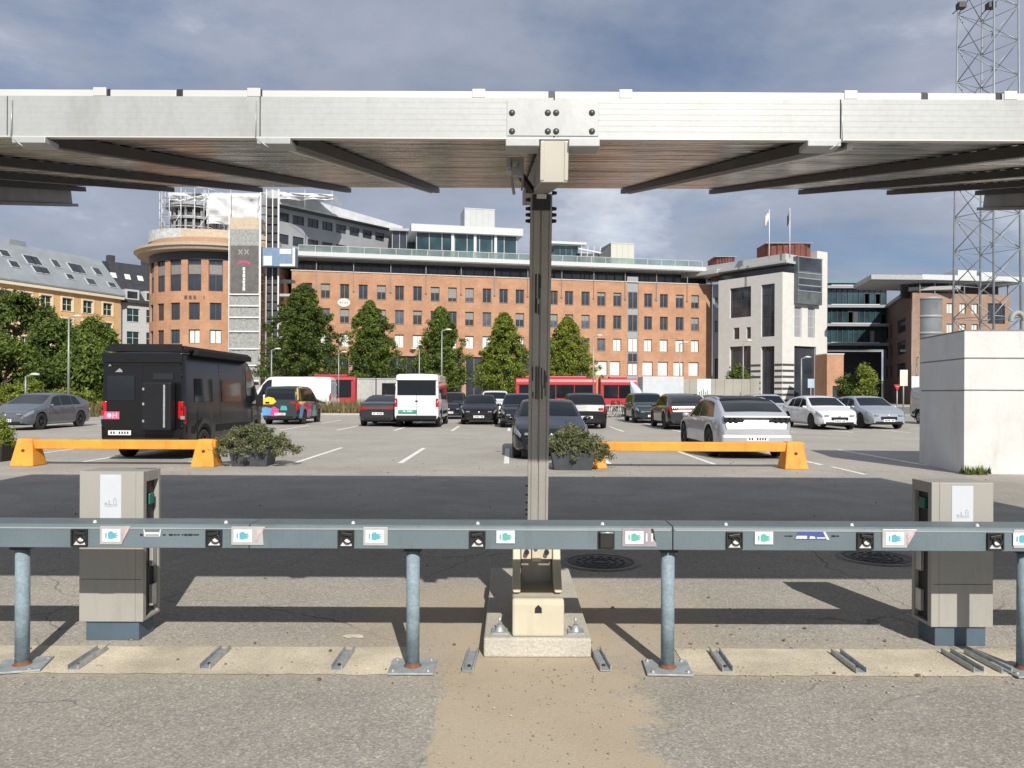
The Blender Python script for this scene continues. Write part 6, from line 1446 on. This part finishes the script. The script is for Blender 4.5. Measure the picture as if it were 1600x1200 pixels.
# ------------------------------------------------------------------ scaffold with netting and banner
ds = 99.0; xs0, xs1 = xat(358, ds), xat(405, ds); zt2 = zat(380, 340, ds); SCF = thing('scaffold', 'tall scaffold wrapped in grey netting with a dark banner on the brick tower', 'scaffold', ((xs0 + xs1) / 2, ds, 0)); w = (xs1 - xs0) / 2
k = MB(); random.seed(2); rows = []
for j in range(61):
    z = zat(380, 598, ds) + (zat(380, 358, ds) - zat(380, 598, ds)) * j / 60; rows.append([(-w + 2 * w * i / 20, .08 * noise.noise((i * .5, j * .35, 1)) + .05 * noise.noise((i * 1.7, j * 1.1, 7)), z) for i in range(21)])
k.grid(rows, sm=True); k.build('netting', mat('netting', (.29, .30, .29), .85, var=.25, vscale=3.5, fine=.3, fscale=20), SCF)
k = MB(); k.box(-w, w, .3, 3, 0, 2.4); k.build('base_hoarding', M_gclad, SCF)
k = MB(); k.box(-w + .02, w - .02, 0.1, 3, zat(380, 358, ds), zt2); k.build('head_wall', MATS['drum_beige'], SCF)
k = MB()
for x in (-w - .05, w + .02): k.tube((x, -.12, 0), (x, -.12, zt2 + .6), .06, n=8)
k.build('standard', mat('tube_white', (.68, .68, .66), .5), SCF)
k = MB()
for py in (460, 478, 496, 518, 545, 571, 595): z = zat(380, py, ds); k.box(-w, w, -.20, -.14, z - .09, z + .09)
k.build('ledger', MATS['tube_white'], SCF)
zb0, zb1 = zat(380, 458, ds), zat(380, 384, ds); k = MB(); k.box(-w + .15, w - .15, -.16, -.12, zb0, zb1); bn = k.build('banner', mat('banner_grey', (.115, .11, .105), .7, var=.2, vscale=2), SCF)
k = MB(); xc = xat(381, ds) - (xs0 + xs1) / 2; zc = zat(381, 414, ds)
for i in range(10): a = R(18 * i); b = R(18 * (i + 1)); k.bar((xc + .75 * math.cos(a), -.17, zc + .42 * math.sin(a)), (xc + .75 * math.cos(b), -.17, zc + .42 * math.sin(b)), .02, .24)
k.build('banner_arc', mat('banner_pink', (.55, .06, .16), .6), bn)
k = MB(); z = zat(381, 418, ds); 
for i, hh in enumerate((.42, .34, .44, .30, .40, .34, .46)): k.box(xc - .16 + (.04 if i % 2 else 0), xc + .16, -.175, -.165, z - hh, z); z -= hh + .05
k.build('banner_lettering', M_wht, bn)
k = MB(); zc = zat(381, 394, ds)
for dx_, s1 in ((-.45, 1), (.35, 1)):
    for s2 in (-1, 1): k.bar((xc + dx_ - .25, -.17, zc - .3 * s2), (xc + dx_ + .25, -.17, zc + .3 * s2), .02, .08)
k.build('banner_cross', mat('banner_pale', (.42, .42, .42), .6), bn)
# hoist mast with cage
xh0, xh1 = xat(406, 98), xat(434, 98); HO = thing('construction_hoist', 'dark lattice construction hoist mast with a blue and white lift cage beside the netted scaffold', 'hoist', ((xh0 + xh1) / 2, 98, 0)); w = (xh1 - xh0) / 2; hz = zat(420, 296, 98)
k = MB()
for x, r_ in ((-w, .09), (-w * .35, .06), (w * .35, .06), (w, .11)): k.tube((x, 0, 0), (x, 0, hz), r_, n=8)
k.build('guide_rail', MATS['tube_white'], HO)
k = MB(); 
for j in range(int(hz / 1.1)):
    z = j * 1.1; k.bar((-w, .3, z), (w, .3, z), .1, .16); k.bar((-w * .35, .1, z), (w * .35, .1, z + 1.1), .05)
k.box(-w * .45, w * .75, .5, .9, 0, hz - 1); k.build('mast_panel', M_darkf, HO)
k = MB()
for j in range(7): z = zat(440, 440 + j * 22, 100); k = MB(); k.box(-w * .2, w + 1.6, .92, 2.2, z - .2, z + .12); k.build('landing', mat('landing_pale', (.4, .4, .4), .6), HO)
z0, z1 = zat(435, 417, 97), zat(435, 388, 97); k = MB(); k.box(xat(411, 97) - HO.location.x, xat(462, 97) - HO.location.x, -1.5, -.2, z0, z1); cg = k.build('lift_cage', mat('cage_blue', (.16, .24, .36), .5, var=.1), HO, bevel=.03)
k = MB(); q = lambda p: xat(p, 97) - HO.location.x
k.box(q(413), q(426), -1.53, -1.505, z0 + .1, zat(420, 401, 97)); k.build('cage_panel', M_wht, cg); k = MB(); k.box(q(438), q(456), -1.53, -1.505, zat(445, 398, 97), zat(445, 390, 97)); k.box(q(458), q(462), -1.53, -1.505, z0, z1); k.box(q(438), q(458), -1.53, -1.505, z0, z0 + .3); k.build('cage_panel', M_wht, cg)
# ------------------------------------------------------------------ C. yellow house and white house with dark roofs at the left
M_yel_wall = mat('yellow_stucco', (.66, .43, .20), .85, var=.08, vscale=.8, dirt=.1); M_zinc = mat('zinc_roof', (.27, .30, .32), .5, metal=.1, var=.12, vscale=.6); M_dkroof = mat('dark_slate', (.035, .038, .045), .6, var=.25, vscale=1.5); M_trimw = mat('cream_trim', (.72, .66, .52), .8, var=.05)
HA0 = Vector((-72.2, 91.5, 0)); HA1 = Vector((xat(188, 120), 120, 0)); HA = thing('yellow_house', 'yellow stucco apartment house with a grey metal roof full of skylights, far left', 'building', tuple(HA0)); q = Face(HA, HA0, HA1); ez = q.z_at(186, 463); rz = ez + 6.1; ops = []
for px in (105, 137, 168, 72, 40, 8, -24):
    s = q.s_at(px); 
    for (a, b) in ((13.2, 15.1), (10.2, 12.1), (7.2, 9.1)):
        ops.append((s - .85, s + .85, a + (ez - 16.4), b + (ez - 16.4)))
q.wall(0, q.L, 0, ez, ops, M_yel_wall)
for o in ops:
    q.window(*o, pane=M_wing, fr=M_trimw, cols=2, rows=2)
for o in ops: 
    k = MB(); k.box(o[0] - .22, o[0], -.08, -.002, o[2] - .1, o[3] + .2); k.box(o[1], o[1] + .22, -.08, -.002, o[2] - .1, o[3] + .2); k.box(o[0], o[1], -.08, -.002, o[3], o[3] + .2); q.build('surround', k, M_trimw)
k = MB(); k.box(-.3, q.L + .3, -.5, -.002, ez - .5, ez - .001); q.build('cornice', k, M_trimw)
rp = MB(); rp.prism([(-.6, ez), (10.6, ez), (10.6, ez + .2), (5.2, rz), (4.8, rz), (-.6, ez + .2)], -.4, q.L + .4, 0, Matrix(((0, 0, 1, 0), (1, 0, 0, 0), (0, 1, 0, 0), (0, 0, 0, 1)))); rf = q.build('roof', rp, M_zinc)
sl = math.atan2(rz - ez - .2, 5.4)
def skylight(s, v, w, h, m=M_win):
    M = Matrix.Translation((s, -.6 + 5.4 * v, ez + .2 + (rz - ez - .2) * v)) @ Matrix.Rotation(sl, 4, 'X'); k = MB(); k.box(-w / 2 - .1, w / 2 + .1, -h / 2 - .1, h / 2 + .1, .01, .10, 0, M); o = k.build('skylight', M_slab, HA, q.T); k = MB(); k.box(-w / 2, w / 2, -h / 2, h / 2, .101, .12, 0, M); k.build('pane', m, o)
for px, v, w, h in ((50, .60, 1.2, 1.7), (60, .60, 1.2, 1.7), (53, .36, 1.2, 1.3), (64, .36, 1.2, 1.3), (92, .62, 1.0, 1.5), (101, .30, 1.0, 1.0), (118, .58, 1.2, 1.9), (128, .58, 1.2, 1.9), (132, .25, 1.4, 1.2), (156, .60, 1.2, 1.5), (165, .25, 1.2, 1.0), (18, .4, 1.2, 1.2), (14, .66, 1.2, 1.2)):
    skylight(q.s_at(px, 2), v, w, h)
k = MB(); k.poly([(q.L, 0, 0), (q.L, 10, 0), (q.L, 10, ez), (q.L, 5, rz - .1), (q.L, 0, ez)]); q.build('gable', k, M_yel_wall)
k = MB(); k.box(q.L * .52, q.L * .60, 4.6, 5.4, rz - .2, rz + .5); q.build('chimney', k, M_zinc)
HB0 = Vector((xat(189, 121), 121, 0)); HB1 = Vector((xat(262, 127), 127, 0)); HB = thing('white_house', 'white house with a black slate roof between the yellow house and the brick tower', 'building', tuple(HB0)); q = Face(HB, HB0, HB1); ez = q.z_at(215, 470); rz = q.z_at(215, 415, 6); ops = []
for px in (208, 238, 252):
    s = q.s_at(px)
    for a, b in ((482, 503), (518, 538), (552, 572)): ops.append((s - 1.0, s + 1.0, q.z_at(208, b), q.z_at(208, a)))
q.wall(0, q.L, 0, ez, ops, mat('white_stucco', (.48, .49, .50), .85, var=.05))
for o in ops: q.window(*o, pane=M_wing, fr=M_winw, cols=2, rows=2)
k = MB(); k.box(-.2, q.L, -.5, -.002, ez - .45, ez + .0); q.build('cornice', k, M_darkf)
k = MB(); k.prism([(-.2, ez + .01), (9, ez + .01), (6.2, rz), (4.2, rz - .2), (1.4, ez + 1.6)], -.2, q.L, 0, Matrix(((0, 0, 1, 0), (1, 0, 0, 0), (0, 1, 0, 0), (0, 0, 0, 1)))); q.build('roof', k, M_dkroof)
for px in (206, 236): s = q.s_at(px); k = MB(); k.box(s - 1.1, s + 1.1, -.1, 1.6, ez + .02, ez + 1.7); dm = q.build('dormer', k, MATS['white_stucco']); k = MB(); k.box(s - .8, s + .8, -.13, -.101, ez + .3, ez + 1.4); k.build('dormer_window', M_win, dm)
for px in (190, 212, 232): 
    s = q.s_at(px); M = Matrix.Translation((s, 2.9, ez + 1.6 + (rz - ez - 1.8) * .5)) @ Matrix.Rotation(math.atan2(rz - ez - 1.8, 2.8), 4, 'X'); k = MB(); k.box(-.45, .45, -.5, .5, .02, .12, 0, M); q.build('skylight', k, M_blind)
for px in (168, 222): s = q.s_at(px, 6); k = MB(); k.box(s - .5, s + .5, 4.6, 5.6, rz - .5, rz + .9); q.build('chimney', k, M_darkf)
# ------------------------------------------------------------------ D. white and grey stone building
M_stone = mat('pale_stone', (.56, .555, .53), .8, var=.05, vscale=1.2, fine=.05, fscale=8); M_stripe = mat('dark_stripe', (.06, .06, .065), .7); M_rust_box = mat('rust_red_cladding', (.17, .05, .035), .8, var=.25, vscale=1.2)
C0 = Vector((xat(1222, 110), 110, 0)); L0_ = Vector((xat(1122, 119), 119, 0)); R1_ = Vector((xat(1292, 114.5), 114.5, 0))
SB = thing('stone_building', 'white stone building with a dark glass bay, flagpoles and striped ground floor pillars', 'building', tuple(C0))
q = Face(SB, L0_, C0); zt3 = q.z_at(1222, 425); ops = []
def O(px0, px1, py0, py1, ref): return (q.s_at(px0), q.s_at(px1), q.z_at(ref, py1), q.z_at(ref, py0))
big1 = O(1140, 1173, 449, 496, 1156); big2 = O(1189, 1210, 444, 526, 1200); sm1 = O(1146, 1155, 512, 530, 1150); sm2 = O(1166, 1173, 511, 529, 1170); gf1 = O(1140, 1173, 541, 612, 1156); gf2 = O(1189, 1210, 541, 618, 1200)
gf1 = (gf1[0], gf1[1], .1, gf1[3]); gf2 = (gf2[0], gf2[1], .1, gf2[3])
q.wall(0, q.L, 0, zt3, [big1, big2, sm1, sm2, gf1, gf2], M_stone, dep=.4)
q.window(*big1, cols=2, rows=3, pane=M_win, fr=M_darkf, dep=.25, sill=False); q.window(*big2, cols=2, rows=5, pane=M_win, fr=M_darkf, dep=.25, sill=False)
for o in (sm1, sm2): q.window(*o, pane=M_win, fr=M_winf, cols=1, sill=False)
for o in (gf1, gf2): q.window(*o, pane=M_win, fr=M_darkf, cols=3, rows=2, dep=.35, sill=False, name='shop_window')
zst = q.z_at(1200, 570)
def stripes(q, a, b, y=-.02):
    k = MB(); z = .4
    while z < zst: k.box(a, b, y, y + .018, z, z + .33); z += .86
    q.build('stripe', k, M_stripe)
stripes(q, gf1[1] + .05, gf2[0] - .05); stripes(q, gf2[1] + .05, q.L - .02)
q2 = Face(SB, C0, R1_); L2 = q2.L
def O2(px0, px1, py0, py1, ref): return (q2.s_at(px0), q2.s_at(px1), q2.z_at(ref, py1), q2.z_at(ref, py0))
s1 = O2(1241, 1252, 478, 527, 1246); s2 = O2(1262, 1273, 478, 528, 1268); g2 = O2(1241, 1275, 541, 620, 1256); g2 = (g2[0], g2[1], .1, g2[3]); zt4 = q2.z_at(1284, 393); zb_ = q2.z_at(1258, 476)
q2.wall(0, L2, 0, zt3, [s1, s2, g2], M_stone, dep=.4)
s_a, s_b = q2.s_at(1276), L2; k = MB(); k.box(s_a, s_b, .001, 8, zt3 + .001, zt4); k.box(q2.s_at(1241), s_a - .01, .5, 8, zt3 + .001, q2.z_at(1258, 401)); q2.build('upper_wall', k, M_stone)
q2.window(*s1, pane=M_gclad, fr=M_winw, cols=1, rows=3, sill=False); q2.window(*s2, pane=M_gclad, fr=M_winw, cols=1, rows=3, sill=False); q2.window(*g2, cols=2, rows=2, fr=M_darkf, dep=.35, sill=False, name='shop_window')
stripes(q2, 0.03, g2[0] - .05); stripes(q2, g2[1] + .05, L2 - .02)
b0, b1 = q2.s_at(1240), q2.s_at(1278); zb1 = q2.z_at(1250, 402); k = MB(); k.box(b0, b1, -.7, .5, zb_, zb1); bay = q2.build('glass_bay', k, mat('bay_dark', (.10, .12, .125), .35, var=.3, vscale=.7))
k = MB()
for fz in (.28, .40, .55, .66, 1.0): z = zb_ + (zb1 - zb_) * fz; k.box(b0 - .02, b1 + .02, -.78, -.705, z - .12, z)
k.build('bay_rail', M_gclad, bay); k = MB(); k.box(b0 + .3, b1 - .3, -.73, -.702, zb_ + (zb1 - zb_) * .29, zb_ + (zb1 - zb_) * .38); k.box(b0 + .3, b1 - .3, -.73, -.702, zb_ + (zb1 - zb_) * .42, zb_ + (zb1 - zb_) * .53); k.box(b0 + .3, b1 - .3, -.73, -.702, zb_ + (zb1 - zb_) * .70, zb_ + (zb1 - zb_) * .97); k.build('bay_window', M_win, bay)
# recessed attic and long grey roof plate on the left face
za0 = zt3; za1 = q.z_at(1222, 411); k = MB(); k.box(-1, q.L + .2, 1.4, 7, za0 + .001, za1); q.build('attic', k, M_win)
k = MB(); k.box(-10, q.L + .6, -.2, 8, za1 + .001, za1 + .35); k.box(-10, q.L + .2, .4, 7.5, za1 + .351, q.z_at(1215, 397)); q.build('roof_plate', k, M_lgrey)
k = MB(); k.box(-14, 0, -.4, 7, ZT_ + 1.3, ZT_ + 1.9); q.build('side_soffit', k, M_lgrey)
# grey glazed stair bay next to the brick block
o = Vector((xat(1113, 122), 122, 0)); t = thing('stair_bay', 'narrow grey stair bay with pale windows between brick block and stone building', 'building', tuple(o)); v = Face(t, o, (xat(1139, 121), 121)); zt5 = v.z_at(1125, 447); ops = []
for a, b in ((465, 481), (501, 519), (560, 592)): ops.append((.35, v.L - .3, v.z_at(1125, b), v.z_at(1125, a)))
v.wall(0, v.L, 0, zt5, ops, M_gclad)
for i, oo in enumerate(ops): v.window(*oo, pane=mat('window_sky_blue', (.12, .17, .22), .1, var=.3) if i < 2 else M_darkf, fr=M_darkf, cols=2, sill=False)
k = MB(); k.box(-.05, v.L + .05, -.1, 3, zt5 + .001, zt5 + .3); v.build('coping', k, M_sof)
# rust red roof boxes and flagpoles
def roof_box(px0, px1, py0, py1, d, lab):
    o = Vector((xat(px0, d), d, 0)); t = thing('roof_box', lab, 'roof box', tuple(o), 0, 'rust red roof boxes'); z0, z1 = zat(px0, py1, d) - 2.0, zat(px0, py0, d); w = xat(px1, d) - xat(px0, d)
    k = MB(); k.prism([(.35, 0), (w * .8, -.4), (w, .4), (w, 4), (0, 4), (0, .5)], z0, z1); k.build('cladding', M_rust_box, t); k = MB()
    for i in range(1, 8): k.box(w * i / 8 - .03, w * i / 8 + .03, -.45, -.3, z0, z1 - .05)
    k.build('batten', M_stripe, t); k = MB(); k.box(-.05, w + .05, -.5, 4.05, z1 + .001, z1 + .08); k.build('coping', M_sof, t)
roof_box(1195, 1267, 381, 398, 114, 'large rust red roof box behind the two flagpoles'); roof_box(1115, 1148, 402, 414, 122, 'small rust red roof box left of the flagpoles')
def flag(px, pt, pb, d, lab, m, dx):
    x = xat(px, d); z0, z1 = zat(px, pb, d) - .5, zat(px, pt, d); t = thing('flagpole', lab, 'flagpole', (x, d, z0), 0, 'flagpoles on the stone building'); k = MB(); k.tube((0, 0, 0), (0, 0, z1 - z0), .09, .05, 8); k.build('pole', M_wht, t)
    rows = []
    for i in range(9): u = i / 8; rows.append([(dx * u * .7, .12 * math.sin(u * 7), z1 - z0 - .2 - v_ * 1.4 - u * 1.0) for v_ in (0, .5, 1)])
    k = MB(); k.grid(rows); fl = k.build('flag', m, t); s = fl.modifiers.new('cloth', 'SOLIDIFY'); s.thickness = .02
flag(1201, 327, 399, 109, 'white flagpole with a limp white flag, left of the two', M_wht, -1); flag(1233, 325, 397, 108.6, 'white flagpole with a limp dark flag, right of the two', MATS['dark_cladding'], -.5)
# ------------------------------------------------------------------ E. glass building, small brick gate block, brick building at the right
GB0 = Vector((xat(1290, 128), 128, 0)); GB = thing('glass_building', 'teal glazed office building with pale floor bands between stone and brick buildings', 'building', tuple(GB0)); q = Face(GB, GB0, (xat(1384, 128), 128)); zt6 = q.z_at(1340, 443); zu = q.z_at(1340, 546)
k = MB(); k.box(0, q.L, 0, 8, zu, zt6); q.build('glazing', k, M_wing)
k = MB(); k.box(0, q.L, -.5, 8.2, zt6 + .001, zt6 + .5); q.build('roof', k, mat('roof_teal', (.12, .22, .26), .5))
k = MB(); k.box(0, q.L, 1.5, 8, 0, zu - .3); q.build('undercroft', k, M_darkf)
for py in (448, 478, 507, 537): z = q.z_at(1340, py); k = MB(); k.box(-.1, q.L + .1, -.9, -.001, z - .35, z + .1); q.build('floor_band', k, M_gclad); k = MB(); k.box(.5, q.L - 1.5, -.95, -.901, z + .02, z + .2); q.build('band_edge', k, M_slab)
k = MB()
for i in range(12): s = q.L * i / 11; k.box(s - .05, s + .05, -.12, -.002, zu, zt6)
q.build('mullion', k, M_darkf)
random.seed(6)
for i in range(14):
    s = random.choice(range(11)) * q.L / 11 + .1; z = q.z_at(1340, random.choice((478, 507, 537))) + .3; k = MB(); k.box(s, s + q.L / 11 - .25, -.03, -.003, z, z + random.uniform(1.2, 2.2)); q.build('blind', k, random.choice((M_blind, M_gclad, M_darkf, M_wing)))
o = Vector((xat(1292, 101), 101, 0)); t = thing('gate_block', 'small orange brick block with a dark door beside the striped pillars', 'building', tuple(o)); q = Face(t, o, (xat(1318, 101), 101)); z1 = q.z_at(1305, 554)
dr = (q.s_at(1301), q.s_at(1313), 0.02, q.z_at(1306, 603)); q.wall(0, q.L, 0, z1, [dr], M_brick); q.window(*dr, pane=M_win, fr=M_darkf, cols=1, dep=.2, sill=False, name='door'); k = MB(); k.box(-.06, q.L + .06, -.06, 4, z1 + .001, z1 + .15); q.build('coping', k, M_stone); k = MB(); k.poly([(0, 0, 0), (0, 0, z1), (0, 4, z1), (0, 4, 0)]); k.poly([(q.L, 0, 0), (q.L, 4, 0), (q.L, 4, z1), (q.L, 0, z1)]); q.build('side_wall', k, M_brick)
dB = 106; B0 = Vector((xat(1425, dB), dB, 0)); B1 = Vector((xat(1578, dB + 2), dB + 2, 0)); BB = thing('brick_building', 'red brick building with white roof edge and glazed corner bay behind the lattice mast', 'building', tuple(B0)); q = Face(BB, B0, B1); zt7 = q.z_at(1500, 459); zr_ = q.z_at(1500, 438); ops = []
for px in (1484, 1504, 1523):
    for a, b in ((474, 490), (506, 522), (538, 554), (570, 586)): ops.append((q.s_at(px - 5), q.s_at(px + 5), q.z_at(1500, b), q.z_at(1500, a)))
bg = [(q.s_at(1543), q.s_at(1570), q.z_at(1556, b), q.z_at(1556, a)) for a, b in ((474, 506), (520, 550))]
q.wall(0, q.L, 0, zt7, ops + bg, M_brick2)
for o in ops: q.window(*o, pane=M_blind, fr=M_winf, cols=2, sill=False)
for o in bg: q.window(*o, pane=M_win, fr=M_darkf, cols=3, rows=2, sill=False)
k = MB(); k.box(-.1, q.L, 2.2, 2.5, zt7 - .5, zr_ - .2); q.build('attic_glazing', k, M_darkf); k = MB(); k.box(.6, q.L + 1, -1.2, 10, zr_ - .2, zr_ + .5); q.build('roof', k, [M_slab]); k = MB(); k.prism([(-6.5, -.6), (.58, -1.2), (.58, 9), (-3.2, 9)], zr_ - .25, zr_ + .40); q.build('roof_wing', k, [M_sof])
k = MB(); k.prism([(-5.8, 0), (q.L + .9, -.55), (q.L + .9, 8.5), (-2.9, 8.5)], zr_ - .42, zr_ - .26); q.build('soffit', k, M_sof)
for i in range(7): s = 1 + i * (q.L - 1.5) / 6; k = MB(); k.box(s - .07, s + .07, -.2, -.05, zt7 + .01, zr_ - .43); q.build('roof_column', k, M_winf)
bx0, bx1 = q.s_at(1436), q.s_at(1472); bc = (bx0 + bx1) / 2; br_ = (bx1 - bx0) / 2; zby = q.z_at(1450, 466); k = MB(); k.lathe([(br_, 0), (br_, zby)], 28, 0, Matrix.Translation((bc, .6, 0)), True); k.lathe([(br_ * .99, zby), (.05, zby + .1)], 28, 0, Matrix.Translation((bc, .6, 0))); bay = q.build('corner_bay', k, mat('bay_grey_glass', (.17, .19, .20), .25, var=.2, vscale=.5))
k = MB()
for py in (466, 494, 520, 548): z = q.z_at(1450, py); k.lathe([(br_ * .98, z - .25), (br_ * 1.03, z - .25), (br_ * 1.03, z + .1), (br_ * .98, z + .1)], 28, 0, Matrix.Translation((bc, .6, 0)))
k.build('bay_band', M_gclad, bay)
k = MB(); k.box(q.s_at(1520), q.s_at(1550), 3, 6, zr_ + .51, q.z_at(1535, 423, 3)); k.box(q.s_at(1556), q.s_at(1575), 3, 6, zr_ + .51, q.z_at(1565, 426, 3)); q.build('roof_plant', k, M_slab)
o = Vector((xat(1320, 136), 136, 0)); t = thing('brown_building', 'shaded brown brick building with dark windows behind the glazed one', 'building', tuple(o)); q = Face(t, (xat(1380, 133), 133), (xat(1424, 107), 107)); zz_ = zt7 + .4
ops = [(q.L * u0, q.L * u1, z, z + 2.0) for u0, u1 in ((.12, .2), (.28, .36), (.55, .82)) for z in (4.2, 7.5, 10.8)]
q.wall(0, q.L, 0, zz_, ops, mat('brown_wall', (.13, .085, .07), .85, var=.15))
for o in ops: q.window(*o, pane=M_win, fr=M_darkf, cols=1, sill=False)
k = MB(); k.box(-1, q.L, -.3, 6, zz_ + .001, zz_ + .5); q.build('roof', k, M_sof)
# far hill / skyline closing the horizon behind the gaps
k = MB(); rows = []
for j, (yy, hh) in enumerate(((320, 0), (330, 5), (345, 9))):
    rows.append([(x, yy, hh * (1 + .5 * noise.noise((x * .01, 2, 3))) + (0 if j else -1)) for x in range(-900, 901, 20)])
k.grid(rows); tag(k.build('hills', mat('hill_green', (.05, .065, .04), .9, var=.4, vscale=.05)), None, None, None, 'structure')
